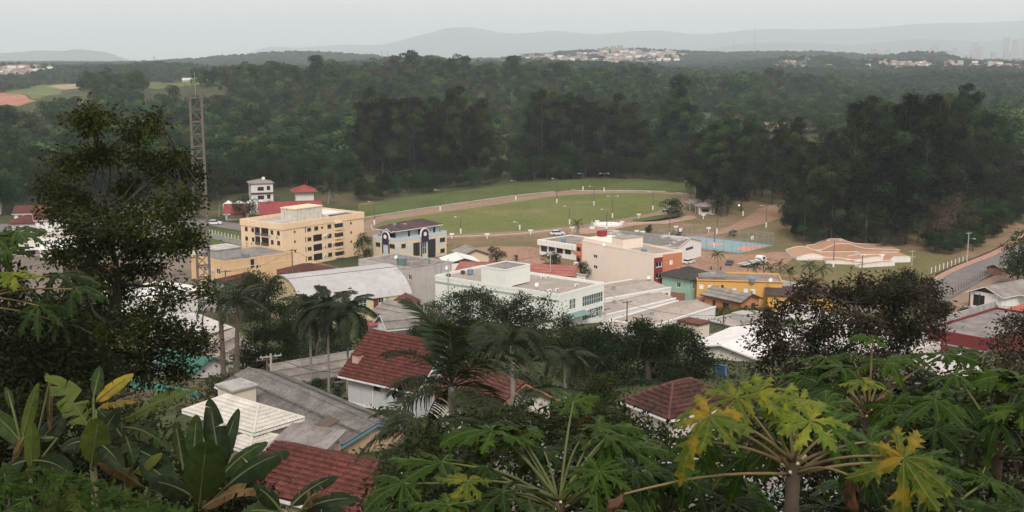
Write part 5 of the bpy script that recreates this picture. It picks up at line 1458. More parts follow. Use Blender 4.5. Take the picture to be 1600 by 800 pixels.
def proto_wood(seed, mat=None, h=None, dense=1.0, leaf=.55):
    rng = np.random.default_rng(seed); h = h or 11 + 5 * rng.random(); R = h * rng.uniform(.36, .46)
    paths = [([(0, 0, -1), (.1, .1, h * .25), (.2, -.1, h * .6)], [.32, .26, .12])]
    blobs = []
    for k in range(17):
        a = rng.uniform(0, 2 * math.pi); f = rng.uniform(.0, 1.0); e = math.sqrt(rng.random())
        z = h * (.36 + .56 * f); rad = R * e * math.sqrt(max(.12, 1 - ((f - .35) / .75) ** 2))
        c = (rad * math.cos(a), rad * math.sin(a), z); r = rng.uniform(.13, .22) * h
        blobs.append((*c, r)); paths.append((bend(rng, (0, 0, h * .3), c, 3), [.12, .08, .03]))
    return trunk_mesh('trunk', paths, BARK, 5), blobs_crown('crown', rng, blobs, 150 * dense, leaf, mat or F_WOOD, .65, .6)
def get_proto(kind):
    if kind in PROTO: return PROTO[kind]
    k, i = kind[:-1], int(kind[-1])
    if k == 'euc': r = proto_euc(100 + i)
    elif k == 'wood': r = proto_wood(200 + i)
    elif k == 'brown': r = proto_wood(300 + i, F_BROWN, 13, .55, .5)
    elif k == 'olive': r = proto_wood(400 + i, F_OLIVE, 9, 1.3, .34)
    elif k == 'dark': r = proto_wood(500 + i, F_MANGO, 8, 2.2, .30)
    elif k == 'bright': r = proto_wood(600 + i, F_BRIGHT, 5, 1.6, .30)
    PROTO[kind] = r
    return r

def plant(kind, x, y, s, rz, name, label, cat='tree', group=None, z=None, sz=1.0):
    tm, cm = get_proto(kind)
    e = empty(name, (x, y, ground(x, y) if z is None else z), rz, label, cat, group)
    e.scale = (s, s, s * sz)
    link('trunk', tm, e); link('crown', cm, e)
    return e

def in_poly(pts, poly):
    x, y = pts[:, 0], pts[:, 1]; inside = np.zeros(len(pts), bool)
    n = len(poly); j = n - 1
    for i in range(n):
        xi, yi = poly[i]; xj, yj = poly[j]
        c = ((yi > y) != (yj > y)) & (x < (xj - xi) * (y - yi) / (yj - yi + 1e-12) + xi)
        inside ^= c; j = i
    return inside

def hero_tree(name, label, poly, d, thick, n_cl, per, spread, size, mat, base, trunk_r, seed, limbs=16, bark=BARK_D, aspect=.5, up=.5, cat='tree', fork=.35, tip=None, group=None, lobes=0, lobe_r=24):
    """Tree whose crown fills a rounded volume: outline at distance d, swelling towards and away from the eye by 'thick'."""
    rng = np.random.default_rng(seed)
    poly = np.array(poly, float); lo, hi = poly.min(0), poly.max(0); c = poly.mean(0)
    if lobes:                                             # boughs: clumps gather round a few centres, with gaps between
        Lc = rng.uniform(lo, hi, (lobes * 30, 2)); Lc = Lc[in_poly(Lc, poly)]
        sel = [Lc[0]]
        for c_ in Lc[1:]:
            if len(sel) < lobes and min(np.linalg.norm(c_ - q_) for q_ in sel) > lobe_r * 1.25: sel.append(c_)
        Lc = np.array(sel); ldep = rng.uniform(-1, 1, len(Lc)); li = rng.integers(0, len(Lc), n_cl * 3)
        P = Lc[li] + rng.normal(0, 1, (n_cl * 3, 2)) * lobe_r * np.array([.55, .38]); ok = in_poly(P, (poly - c) * 1.06 + c); P = P[ok][:n_cl]; li = li[ok][:n_cl]
    else:
        P = rng.uniform(lo, hi, (n_cl * 8, 2)); P = P[in_poly(P, poly)][:n_cl]
    q = np.abs((P - c) / ((hi - lo) / 2)).max(1)
    dep = d + thick * np.sqrt(np.clip(1 - q ** 2, .08, 1)) * (rng.uniform(-1, 1, len(P)) if not lobes else np.clip(ldep[li] + rng.normal(0, .2, len(P)), -1.1, 1.1))
    W = np.array([pd(*p, dd) for p, dd in zip(P, dep)])
    bpos = pd(*base, d); gx, gy = bpos[0], bpos[1]; gz = ground(gx, gy)
    O = np.array([gx, gy, gz])
    e = empty(name, tuple(O), 0, label, cat, group)
    W = W - O
    top = W[:, 2].max(); bot = W[:, 2].min()
    fk = np.array([rng.normal(0, .2), rng.normal(0, .2), max(bot * .5 + (top - bot) * fork * .3, top * fork)])
    paths = [(bend(rng, (0, 0, -.6), fk, 5, .02), np.linspace(trunk_r, trunk_r * .75, 5))]
    leader = np.array([W[:, 0].mean() * .6, W[:, 1].mean() * .6, top * .9])
    lead = bend(rng, fk, leader, 6, .05); paths.append((lead, np.linspace(trunk_r * .7, trunk_r * .08, 6)))
    lead = np.array(lead)
    ids = rng.choice(len(W), min(limbs, len(W)), replace=False); L = W[ids]
    for l in L:
        lower = lead[lead[:, 2] < l[2] - .05 * top] if (lead[:, 2] < l[2] - .05 * top).any() else lead[:1]
        s = lower[np.argmin(np.linalg.norm(lower - l, axis=1) + .3 * (l[2] - lower[:, 2]))]; s = s + (lead[-1] - s) * rng.uniform(0, .22)
        paths.append((bend(rng, s, l, 5, .05, .04), np.linspace(trunk_r * .22, trunk_r * .05, 5)))
    allp = np.concatenate([np.array(p[0])[1:] for p in paths[2:]]) if len(paths) > 2 else lead
    for w in W:
        s = allp[np.argmin(np.linalg.norm(allp - w, axis=1))]
        if np.linalg.norm(s - w) > .15: paths.append((bend(rng, s, w, 3, .08), [trunk_r * .07, trunk_r * .05, trunk_r * .02]))
    m = MB()
    for i, (pts, rs) in enumerate(paths): m.tube(pts, rs, 7 if i < 2 else (5 if i < 2 + limbs else 3), cap=False)
    link('trunk', m.mesh('trunk', bark, True), e)
    n = len(W) * per
    cl = np.repeat(np.arange(len(W)), per)
    C = W[cl] + rng.normal(0, 1, (n, 3)) * spread * np.array([1, 1, .7])
    tone = rng.normal(0, .16, len(W))
    v = np.clip(.42 + tone[cl] + rng.normal(0, .15, n), 0, .72)
    if tip is not None:                                   # paler young leaves on the outermost twigs
        k = (rng.random(n) < tip) & (tone[cl] > .05); v[k] = rng.uniform(.8, 1, k.sum())
    V, F = leaf_quads(C, size, rng, aspect, up, .25, along=unit(C - W[cl]) * .9)
    link('crown', mesh_np('crown', V, F, mat, var=v), e)
    return e

# ---- palms: each frond is a part
def frond_mesh(seed, L=3.5, n=34, droop=1.0, leaflet=.75, width=.045, hang=.5, mat=None, plume=0.0):
    rng = np.random.default_rng(seed)
    t = np.linspace(0, 1, 15)
    cx = L * (t - .12 * droop * t ** 2.5); cz = L * (.34 * t - .62 * droop * t ** 2.3)
    m = MB(); m.tube([(a, 0, b) for a, b in zip(cx, cz)], np.linspace(.035, .008, 15) * (L / 3.5), 4, cap=False)
    V = [np.array(m.v)]; F = [np.array(m.f)]; base = len(m.v); var = [np.full(len(m.f), .75)]
    quads = []
    for k in range(n):
        f = .10 + .88 * k / (n - 1)
        p = np.array([np.interp(f, t, cx), 0, np.interp(f, t, cz)])
        tg = unit(np.array([np.interp(min(1, f + .03), t, cx) - p[0], 0, np.interp(min(1, f + .03), t, cz) - p[2] + 1e-6]))
        ln = leaflet * math.sin(math.pi * (.12 + .80 * f)) ** .7 * rng.uniform(.85, 1.1) * L / 3.5
        for s in (-1, 1):
            lift = rng.normal(.12, .10 + plume)
            d0 = unit(tg * (.45 + .5 * f) + np.array([0, s * 1.0, lift]))
            d1 = unit(d0 + np.array([0, 0, -hang * rng.uniform(.7, 1.3)]))
            d2 = unit(d1 + np.array([0, 0, -hang * 1.2]))
            q0 = p; q1 = p + d0 * ln * .4; q2 = q1 + d1 * ln * .35; q3 = q2 + d2 * ln * .25
            wv = unit(np.cross(d0, np.array([0, 0, 1.0])) + np.array([0, 0, .3])) * width * L / 3.5
            quads.append((q0 - wv * .4, q0 + wv * .4, q1 + wv, q1 - wv)); quads.append((q1 - wv, q1 + wv, q2 + wv * .7, q2 - wv * .7)); quads.append((q2 - wv * .7, q2 + wv * .7, q3 + wv * .05, q3 - wv * .05))
    Q = np.array(quads).reshape(-1, 3)
    V.append(Q); F.append(np.arange(len(Q)).reshape(-1, 4) + base); var.append(np.repeat(np.clip(rng.normal(.45, .2, n * 2), 0, 1), 3))
    return mesh_np('frond', np.concatenate(V), [np.concatenate([f.reshape(-1, 4) for f in F])], mat or F_PALM, var=np.concatenate(var))

FRONDS = {}
def fronds(key, **kw):
    if key not in FRONDS: FRONDS[key] = [frond_mesh(900 + 10 * len(FRONDS) + i, **kw) for i in range(3)]
    return FRONDS[key]

def palm(name, label, top, base_xy, n_fr, key, kw, trunk_r=.16, seed=1, elev=(-.35, 1.1), scale=1.0, shag=False, group=None, roll=.25, az=None, lean=None):
    rng = np.random.default_rng(seed)
    x, y = base_xy; z = ground(x, y)
    e = empty(name, (x, y, z), 0, label, 'palm', group)
    T = np.array(top) - np.array([x, y, z]); h = T[2]
    pts = [np.array([T[0] * f ** 1.6, T[1] * f ** 1.6, -.5 + (h + .5) * f]) for f in np.linspace(0, 1, 9)]
    rs = [trunk_r * (1.25 - .45 * f) * (1 + .05 * (i % 2)) for i, f in enumerate(np.linspace(0, 1, 9))]
    MB().tube(pts, rs, 9).build('trunk', BARK_G if not shag else BARK, e, smooth=True)
    if shag:
        q = MB()
        for k in range(60):
            f = rng.uniform(.35, .97); a = rng.uniform(0, 6.283); p = np.array([T[0] * f ** 1.6, T[1] * f ** 1.6, h * f])
            o = np.array([math.cos(a), math.sin(a), 0]); q.bar(p + o * .1, p + o * .32 - np.array([0, 0, rng.uniform(.5, 1.0)]), .09, .03)
        q.build('dead_skirt', plain('dry_straw', (.17, .11, .075), wear=.3), e)
    ms = fronds(key, **kw)
    for k in range(n_fr):
        f = (k + .5) / n_fr
        a = k * 2.399963 + rng.normal(0, .15) if az is None else az[k % len(az)] + rng.normal(0, .08)
        el = elev[1] + (elev[0] - elev[1]) * f + rng.normal(0, .08)
        o = link('frond', ms[rng.integers(3)], e, tuple(T), None, scale * rng.uniform(.85, 1.1))
        o.rotation_mode = 'QUATERNION'
        M = Matrix.Rotation(a, 3, 'Z') @ Matrix.Rotation(-el, 3, 'Y') @ Matrix.Rotation(rng.normal(0, roll), 3, 'X')
        o.rotation_quaternion = M.to_quaternion()
    sp = MB()                                             # unopened spear leaf
    sp.tube([tuple(T), tuple(T + np.array([.02, 0, .5 * scale])), tuple(T + np.array([.1, .05, 1.3 * scale]))], [.05, .035, .005], 5).build('spear_leaf', F_PALM, e)
    return e
# ------------------------------------------------------------------ woods: the near groves as single trees, the far woods as a mass
def near_groves():
    rng = np.random.default_rng(11)
    def scatter(poly, spacing, kinds, hs, label, name, group, jit=.35, maxn=400):
        W = np.array([pz(x, y, 0)[:2] for x, y in poly]); lo, hi = W.min(0), W.max(0)
        xs = np.arange(lo[0], hi[0], spacing); ys = np.arange(lo[1], hi[1], spacing)
        G = np.array([(a + (spacing / 2 if j % 2 else 0), b) for j, b in enumerate(ys) for a in xs])
        G = G + rng.normal(0, spacing * jit, G.shape); G = G[in_poly(G, W)][:maxn]
        for k, (x, y) in enumerate(G):
            kd = kinds[rng.integers(len(kinds))]
            plant(kd, x, y, rng.uniform(*hs), rng.uniform(0, 6.28), name, label, 'tree', group, sz=rng.uniform(.9, 1.12))
        return len(G)
    euc = ['euc0', 'euc1', 'euc2', 'euc3', 'euc4']; wood = ['wood0', 'wood1', 'wood2', 'wood3', 'wood4', 'wood5']
    n = []
    # tall clumps behind the oval field
    n.append(scatter([(556, 272), (600, 287), (690, 292), (760, 280), (772, 262), (690, 255), (580, 258)], 10.5, euc, (.84, 1.06), 'tall dark eucalyptus in the clump behind the left of the oval field', 'eucalyptus_tree', 'eucalyptus clump left of the field end'))
    n.append(scatter([(826, 276), (870, 279), (950, 278), (1000, 272), (995, 258), (900, 254), (832, 258)], 10.5, euc, (.82, 1.04), 'tall dark eucalyptus in the clump behind the far end of the field', 'eucalyptus_tree', 'eucalyptus clump behind the field end'))
    # grove on the right
    n.append(scatter([(1082, 318), (1100, 338), (1140, 344), (1180, 322), (1243, 326), (1250, 300), (1200, 288), (1100, 285)], 9.2, euc, (.66, .84), 'mid height eucalyptus at the left end of the right hand grove', 'eucalyptus_tree', 'left end of the right hand grove'))
    n.append(scatter([(1232, 340), (1245, 392), (1325, 388), (1325, 300), (1250, 308)], 9.5, euc, (.55, .76), 'shorter eucalyptus at the left flank of the tall grove', 'eucalyptus_tree', 'left flank of the tall grove'))
    n.append(scatter([(1325, 388), (1420, 388), (1440, 372), (1520, 340), (1560, 312), (1500, 290), (1380, 285), (1325, 296)], 12.0, euc, (.86, 1.18), 'very tall dark eucalyptus in the grove above the skate ramps', 'eucalyptus_tree', 'tall grove above the skate ramps'))
    # broadleaf fringe along the wood's edge
    n.append(scatter([(330, 318), (400, 300), (470, 292), (556, 310), (560, 290), (500, 280), (380, 282), (330, 290)], 9.0, wood, (.75, 1.1), 'broad leafy tree at the wood edge beyond the red roofed villa', 'broadleaf_tree', 'wood edge beyond the villa'))
    n.append(scatter([(560, 322), (640, 305), (700, 298), (770, 292), (780, 284), (700, 290), (620, 296), (560, 308)], 6.5, wood, (.35, .65), 'low leafy tree along the grass verge behind the track', 'broadleaf_tree', 'low trees along the verge'))
    n.append(scatter([(770, 286), (840, 282), (1000, 280), (1075, 288), (1082, 276), (1000, 270), (830, 270), (775, 274)], 7.0, wood, (.5, .85), 'leafy tree at the far end of the field below the eucalyptus', 'broadleaf_tree', 'trees at the far end of the field'))
    n.append(scatter([(1000, 268), (1080, 282), (1100, 270), (1080, 250), (1010, 252)], 10, wood + ['euc0'], (.9, 1.2), 'big leafy tree between the eucalyptus clump and the right hand grove', 'broadleaf_tree', 'trees between the two tall groves'))
    n.append(scatter([(-30, 345), (60, 330), (200, 322), (330, 318), (330, 292), (150, 285), (-30, 290)], 10.5, wood + ['wood5', 'brown0'], (.9, 1.3), 'leafy tree in the wood behind the left edge houses', 'broadleaf_tree', 'wood behind the left houses'))
    n.append(scatter([(1440, 398), (1500, 402), (1580, 362), (1600, 330), (1560, 325), (1500, 352)], 7.5, wood, (.35, .6), 'low bushy tree along the road below the grove', 'broadleaf_tree', 'bushes along the road'))
    n.append(scatter([(1380, 386), (1440, 380), (1530, 345), (1500, 325), (1400, 350)], 9.0, ['brown0', 'brown1', 'olive0'], (.8, 1.15), 'greyish brown tree at the foot of the tall grove', 'brown_tree', 'brown trees below the grove'))
    n.append(scatter([(1530, 330), (1600, 330), (1680, 330), (1660, 290), (1560, 290)], 10, wood + euc[:2], (.7, 1.0), 'leafy tree on the rise at the right edge above the road', 'broadleaf_tree', 'trees above the road'))
    n.append(scatter([(1228, 338), (1240, 372), (1262, 386), (1330, 386), (1440, 384), (1445, 376), (1335, 376), (1262, 374), (1250, 340)], 6.0, wood + ['brown1'], (.3, .6), 'low dark bush at the foot of the tall grove', 'grove_bush', 'bushes at the foot of the grove'))
    n.append(scatter([(1440, 398), (1462, 404), (1512, 396), (1575, 366), (1600, 340), (1575, 335), (1510, 370), (1450, 384)], 5.0, wood, (.25, .5), 'green bush on the bank between grove and road', 'roadside_bush', 'bushes on the road bank'))
    return n
NG = near_groves()

def scatter_mass(name, label, pts, scl, protos, seed):
    """Points carrying instanced trees: a wood nobody could count."""
    rng = np.random.default_rng(seed)
    me = bpy.data.meshes.new(name); P = np.array(pts, np.float32)
    me.vertices.add(len(P)); me.vertices.foreach_set('co', P.ravel())
    a = me.attributes.new('size', 'FLOAT', 'POINT'); a.data.foreach_set('value', np.asarray(scl, np.float32))
    a = me.attributes.new('turn', 'FLOAT', 'POINT'); a.data.foreach_set('value', rng.uniform(0, 6.28, len(P)).astype(np.float32))
    a = me.attributes.new('pick', 'INT', 'POINT'); a.data.foreach_set('value', rng.integers(0, len(protos), len(P)).astype(np.int32))
    me.update()
    o = link(name, me); set_props(o, label, kind='stuff')
    col = bpy.data.collections.new(name + '_kinds')
    for i, pm in enumerate(protos):
        po = bpy.data.objects.new(f'{name}_tree_{chr(97 + i)}', pm); col.objects.link(po)
    ng = bpy.data.node_groups.new(name + '_scatter', 'GeometryNodeTree')
    ng.interface.new_socket('Geometry', in_out='INPUT', socket_type='NodeSocketGeometry')
    ng.interface.new_socket('Geometry', in_out='OUTPUT', socket_type='NodeSocketGeometry')
    N = ng.nodes; K = ng.links
    gi, go = N.new('NodeGroupInput'), N.new('NodeGroupOutput')
    ci = N.new('GeometryNodeCollectionInfo'); ci.inputs['Collection'].default_value = col
    ci.inputs['Separate Children'].default_value = True; ci.inputs['Reset Children'].default_value = True
    ip = N.new('GeometryNodeInstanceOnPoints'); ip.inputs['Pick Instance'].default_value = True
    def attr(nm, tp):
        q = N.new('GeometryNodeInputNamedAttribute'); q.data_type = tp; q.inputs['Name'].default_value = nm
        return q.outputs['Attribute']
    cx = N.new('ShaderNodeCombineXYZ'); K.new(attr('turn', 'FLOAT'), cx.inputs['Z'])
    K.new(gi.outputs[0], ip.inputs['Points']); K.new(ci.outputs[0], ip.inputs['Instance'])
    K.new(attr('pick', 'INT'), ip.inputs['Instance Index']); K.new(cx.outputs[0], ip.inputs['Rotation']); K.new(attr('size', 'FLOAT'), ip.inputs['Scale'])
    K.new(ip.outputs[0], go.inputs[0])
    md = o.modifiers.new('scatter', 'NODES'); md.node_group = ng
    return o

HOUSE_SPOTS = []
def crown_only(seed, h, nb, per, leaf, mat, wide=.42):
    rng = np.random.default_rng(seed); R = h * wide; bl = []
    for k in range(nb):
        a = rng.uniform(0, 6.283); f = rng.random(); rad = R * math.sqrt(rng.random()) * math.sqrt(max(.1, 1 - ((f - .35) / .8) ** 2))
        bl.append((rad * math.cos(a), rad * math.sin(a), h * (.22 + .68 * f), h * rng.uniform(.14, .24)))
    return blobs_crown('far_crown', rng, bl, per, leaf, mat, .7, .6, tone=.6)
def clump(seed, n, span, mat):
    rng = np.random.default_rng(seed); bl = []
    for k in range(n):
        x, y = rng.uniform(-span, span, 2); h = rng.uniform(7, 15)
        for j in range(3): bl.append((x + rng.normal(0, 1.6), y + rng.normal(0, 1.6), h * rng.uniform(.4, .85), rng.uniform(2.2, 3.6)))
    return blobs_crown('far_clump', rng, bl, 26, 1.9, mat, .8, .7)

def clear_view(P, h):
    """False for trees that stand so close before a cleared field that their tops would cover it."""
    cp, sp = math.cos(PITCH), math.sin(PITCH); ok = np.ones(len(P), bool)
    for k in (.5, .8, 1.1, 1.5):
        z = terrain(P[:, 0], P[:, 1]) + h * k
        f = P[:, 1] * cp - (z - CAMZ) * sp; u = P[:, 1] * sp + (z - CAMZ) * cp
        q = np.stack([800 + FPX * P[:, 0] / f, 400 - FPX * u / f], 1)
        for f2, w in zip(FIELDS_PX, FIELDS): ok &= ~(in_poly(q, f2) & (P[:, 1] < w[:, 1].max()))
    return ok

def far_woods():
    rng = np.random.default_rng(77)
    def keep(P, pad=0):
        m = np.ones(len(P), bool)
        for f in FIELDS: m &= ~in_poly(P, f)
        return m
    # middle distance: single trees
    pts = []
    for y0, y1, sp in ((545, 900, 8.6), (900, 1650, 11.0)):
        ys = np.arange(y0, y1, sp)
        for y in ys:
            hw = .50 * y + 30; xs = np.arange(-hw, hw, sp)
            pts.append(np.stack([xs + rng.normal(0, sp * .3, len(xs)), np.full(len(xs), y) + rng.normal(0, sp * .3, len(xs))], 1))
    P = np.concatenate(pts)
    m = keep(P)
    # open lanes in front of the fields so that they show, and no tree inside the near groves' park
    near = P[:, 1] < 640
    park = np.array([pz(x, y, 0)[:2] for x, y in ((545, 330), (560, 262), (780, 262), (1080, 258), (1090, 285), (1240, 285), (1560, 285), (1640, 330), (1640, 420), (545, 420))])
    m &= ~in_poly(P, park)
    m &= clear_view(P, 13.0)
    P = P[m]
    Z = terrain(P[:, 0], P[:, 1]) - .4
    s = rng.uniform(.6, 1.35, len(P)) * np.where(rng.random(len(P)) < .08, 1.45, 1) * (1 + .28 * np.sin(P[:, 0] / 41 + np.sin(P[:, 1] / 67)) * np.sin(P[:, 1] / 53 + 2 * np.sin(P[:, 0] / 90)))
    prot = [crown_only(700 + i, 11.5, 11, 62, 1.0, F_FAR) for i in range(6)] + [crown_only(720, 15, 14, 60, 1.0, F_FAR, .3), crown_only(721, 10, 10, 44, 1.0, F_FARY), crown_only(722, 11, 11, 50, .9, F_FARY), crown_only(723, 9, 10, 42, .9, F_BROWN), crown_only(724, 12, 12, 62, 1.0, F_FARG), crown_only(725, 10, 11, 60, 1.0, F_FARG)]
    scatter_mass('middle_wood', 'dense dark green wood covering the hill beyond the field', np.column_stack([P, Z]), s, prot, 5)
    # far: clumps
    pts = []
    for y0, y1, sp in ((1650, 2600, 24), (2600, 6200, 38), (6200, 10500, 90)):
        for y in np.arange(y0, y1, sp):
            hw = .50 * y + 40; xs = np.arange(-hw, hw, sp)
            pts.append(np.stack([xs + rng.normal(0, sp * .35, len(xs)), np.full(len(xs), y) + rng.normal(0, sp * .35, len(xs))], 1))
    P = np.concatenate(pts); m = keep(P) & (rng.random(len(P)) < .93)
    H = np.array(HOUSE_SPOTS)
    if len(H):
        d2 = np.full(len(P), 1e9)
        for h in H: d2 = np.minimum(d2, (P[:, 0] - h[0]) ** 2 + ((P[:, 1] - h[1] + 85) / 5.5) ** 2)
        m &= d2 > 17 ** 2
    m &= clear_view(P, 15.0)
    P = P[m]; Z = terrain(P[:, 0], P[:, 1]) - .5
    s = rng.uniform(.7, 1.2, len(P)) * np.interp(P[:, 1], [1650, 3000, 5000, 9000], [1, 1.15, 1.5, 1.9])
    prot = [clump(800 + i, 12, 16, F_FAR) for i in range(5)]
    scatter_mass('far_wood', 'hazy blue green woods stretching to the mountains', np.column_stack([P, Z]), s, prot, 6)

# ---- far houses and the distant city: each one a thing
def far_town():
    rng = np.random.default_rng(31)
    WALLS = [plain('far_wall_%d' % i, c, wear=.1) for i, c in enumerate([(.52, .49, .45), (.56, .55, .53), (.42, .34, .28), (.45, .39, .30), (.42, .46, .48), (.36, .27, .23)])]
    ROOFS = [plain('far_roof_%d' % i, c, wear=.2) for i, c in enumerate([(.23, .13, .10), (.28, .17, .13), (.27, .26, .25), (.48, .47, .45), (.22, .15, .125)])]
    body = MB().box(-5, -4, -3, 5, 4, 3.4)
    bodies = [body.mesh('wall', w) for w in WALLS]
    def rf(mat):
        m = MB(); m.add([(-5.6, -4.6, 3.3), (5.6, -4.6, 3.3), (5.6, 0, 5.6), (-5.6, 0, 5.6), (5.6, 4.6, 3.3), (-5.6, 4.6, 3.3)], [(0, 1, 2, 3), (3, 2, 4, 5), (0, 3, 5), (1, 4, 2)]); return m.mesh('roof', mat)
    roofs = [rf(r) for r in ROOFS]
    def house(x, y, label, group, s=1.0):
        HOUSE_SPOTS.append((x, y))
        e = empty('far_house', (x, y, ground(x, y)), rng.uniform(-.6, .6), label, 'house', group)
        e.scale = (s * rng.uniform(.8, 1.4), s, s * rng.uniform(.9, 1.7))
        link('wall', bodies[rng.integers(len(bodies))], e); link('roof', roofs[rng.integers(len(roofs))], e)
    def cluster(px0, px1, d0, d1, n, label, group, s=1.0):
        for k in range(n):
            d = rng.uniform(d0, d1); px = np.clip(rng.normal((px0 + px1) / 2, (px1 - px0) / 3.0), px0 - 45, px1 + 45)
            house((px - 800) / FPX * d, d, label, group, s)
    cluster(905, 1055, 4350, 5180, 130, 'small pale house on the far hillside town', 'houses of the far hillside town', 1.8)
    cluster(770, 920, 4250, 5100, 70, 'small pale house left of the far hillside town', 'houses left of the hillside town', 1.8)
    cluster(1350, 1480, 3080, 3400, 36, 'small pale house in the far village left of centre right', 'far village above the grove', 1.4)
    cluster(1490, 1600, 3080, 3400, 26, 'small pale house in the far village at the right edge', 'far village at the right edge', 1.4)
    cluster(1195, 1270, 3050, 3400, 14, 'small pale house among the trees below the wooded ridge', 'scattered houses below the ridge', 1.1)
    cluster(20, 100, 2450, 2800, 40, 'small pale house in the village at the far left', 'village at the far left', 1.3)
    cluster(-20, 30, 2450, 2800, 12, 'small house at the far left edge', 'far left edge houses', 1.1)
    for px, d, w, lab in ((145, 2850, 40, 'long low shed with pinkish roof among the far left trees'), (118, 2650, 30, 'long red roofed shed beside the far left village'), (295, 1750, 26, 'brown roofed barn above the hill pasture'), (318, 1600, 46, 'long white roofed poultry shed above the hill pasture')):
        x = (px - 800) / FPX * d; HOUSE_SPOTS.append((x, d)); HOUSE_SPOTS.append((x - 15, d)); HOUSE_SPOTS.append((x + 15, d))
        e = empty('farm_shed', (x, d, ground(x, d)), .1, lab, 'shed')
        MB().box(-w / 2, -5, -2, w / 2, 5, 5).build('wall', WALLS[1], e)
        m = MB(); m.add([(-w / 2 - .6, -5.8, 4.8), (w / 2 + .6, -5.8, 4.8), (w / 2 + .6, 0, 7.6), (-w / 2 - .6, 0, 7.6), (w / 2 + .6, 5.8, 4.8), (-w / 2 - .6, 5.8, 4.8)], [(0, 1, 2, 3), (3, 2, 4, 5), (0, 3, 5), (1, 4, 2)])
        m.build('roof', ROOFS[3] if 'white' in lab else ROOFS[1], e)
    for px, py, lab in ((556, 183, 'small white roofed house alone in the dark wood'), (1297, 190, 'white house beside the stubble field'), (1299, 197, 'low white shed beside the stubble field'), (1045, 146, 'tiny white house in the distant wood')):
        p = pg(px, py + 3); house(p[0], p[1], lab, None, .9 if 'low' in lab else 1.0)
    # pale apartment row left of the town and the hilltop quarter
    def slab(px, py_top, py_bot, d, wpx, lab, grp, mat, nf=5, name='apartment_slab', cat='building', depth=12):
        x = (px - 800) / FPX * d; w = wpx / FPX * d
        zt = CAMZ + (HOR - py_top) / FPX * d; zb = ground(x, d) - 2
        if zt < zb + 6: zt = zb + 8
        e = empty(name, (x, d, zb), rng.uniform(-.15, .15), lab, cat, grp); h = zt - zb
        HOUSE_SPOTS.append((x, d)); HOUSE_SPOTS.append((x, d - 20))
        MB().box(-w / 2, -depth / 2, 0, w / 2, depth / 2, h).build('wall', mat, e)
        MB().box(-w / 2 - .3, -depth / 2 - .3, h, w / 2 + .3, depth / 2 + .3, h + .8).build('roof', ROOFS[2], e)
        m = MB(); n = max(2, int(w / 5))
        for k in range(max(2, int((h - 4) / 3.6))):
            m.box(-w / 2 + 1, -depth / 2 - .15, h - 2.8 - k * 3.6, w / 2 - 1, -depth / 2 - .02, h - 1.5 - k * 3.6)
        m.build('window_band', GLASS, e)
    CRW = WALLS[0]
    for k, px in enumerate(range(616, 680, 7)): slab(px, 89 + (k % 2) * .6, 97, 4700, 5.5, 'cream apartment slab in the row far beyond the wood', 'row of distant cream apartment slabs', WALLS[k % 2], 4)
    for k, (px, py) in enumerate([(935, 76), (945, 74), (956, 73), (966, 72), (975, 76), (850, 83), (862, 82), (874, 82), (830, 85), (815, 86)]):
        slab(px, py, py + 10, 5200, 8, 'brownish block on top of the far hillside town', 'hilltop blocks of the far town', WALLS[3 if k < 5 else 2], 3)
    n = 0
    for k in range(46):
        px = rng.uniform(1352, 1612); h = rng.uniform(81, 89)
        if k % 4 == 0: h = rng.uniform(72, 82)
        if k in (1, 2, 3): px, h = (1560, 1574, 1590)[k - 1], (60, 64, 67)[k - 1]
        if k in (5, 6, 7): px, h = (1512, 1520, 1452)[k - 5], (68, 73, 71)[k - 5]
        slab(px, h, 95, 8000 + rng.normal(0, 300), rng.uniform(5, 9), 'pale high rise block in the hazy city on the right horizon', 'high rises of the hazy city', WALLS[rng.integers(0, 2)], 8, 'high_rise', depth=18)
    for px, y0, lab in ((600, 80, 'twin chimney like tower rising above the far trees, left one'), (608, 79, 'twin chimney like tower rising above the far trees, right one'), (249, 88, 'slim mast above the far left woods')):
        d = 3000; x = (px - 800) / FPX * d; z0 = ground(x, d); z1 = CAMZ + (HOR - y0) / FPX * d
        e = empty('tower', (x, d, z0), 0, lab, 'tower'); MB().tube([(0, 0, 0), (0, 0, z1 - z0)], [2.2, 1.6], 8).build('shaft', WALLS[4], e)
    for px, y0 in ((1173, 40), (1141, 60), (1161, 68)):
        d = 5450; x = (px - 800) / FPX * d; z0 = ground(x, d); z1 = CAMZ + (HOR - y0) / FPX * d
        e = empty('radio_mast', (x, d, z0), 0, {1173: 'tallest thin radio mast on the far wooded ridge', 1141: 'left thin radio mast on the far wooded ridge', 1161: 'short radio mast between two on the far ridge'}[px], 'mast')
        m = MB(); h = z1 - z0
        for a in range(3):
            c = np.array([math.cos(a * 2.094), math.sin(a * 2.094)]) * 1.4
            m.bar((*c, 0), (*(c * .3), h), .35)
        for z in np.arange(0, h, 5):
            k = 1 - .7 * z / h
            for a in range(3):
                c = np.array([math.cos(a * 2.094), math.sin(a * 2.094)]) * 1.4 * k; f = np.array([math.cos(a * 2.094 + 2.094), math.sin(a * 2.094 + 2.094)]) * 1.4 * k
                m.bar((*c, z), (*f, z + 2.5), .15)
        m.build('lattice', STEEL, e)
far_town()
far_woods()
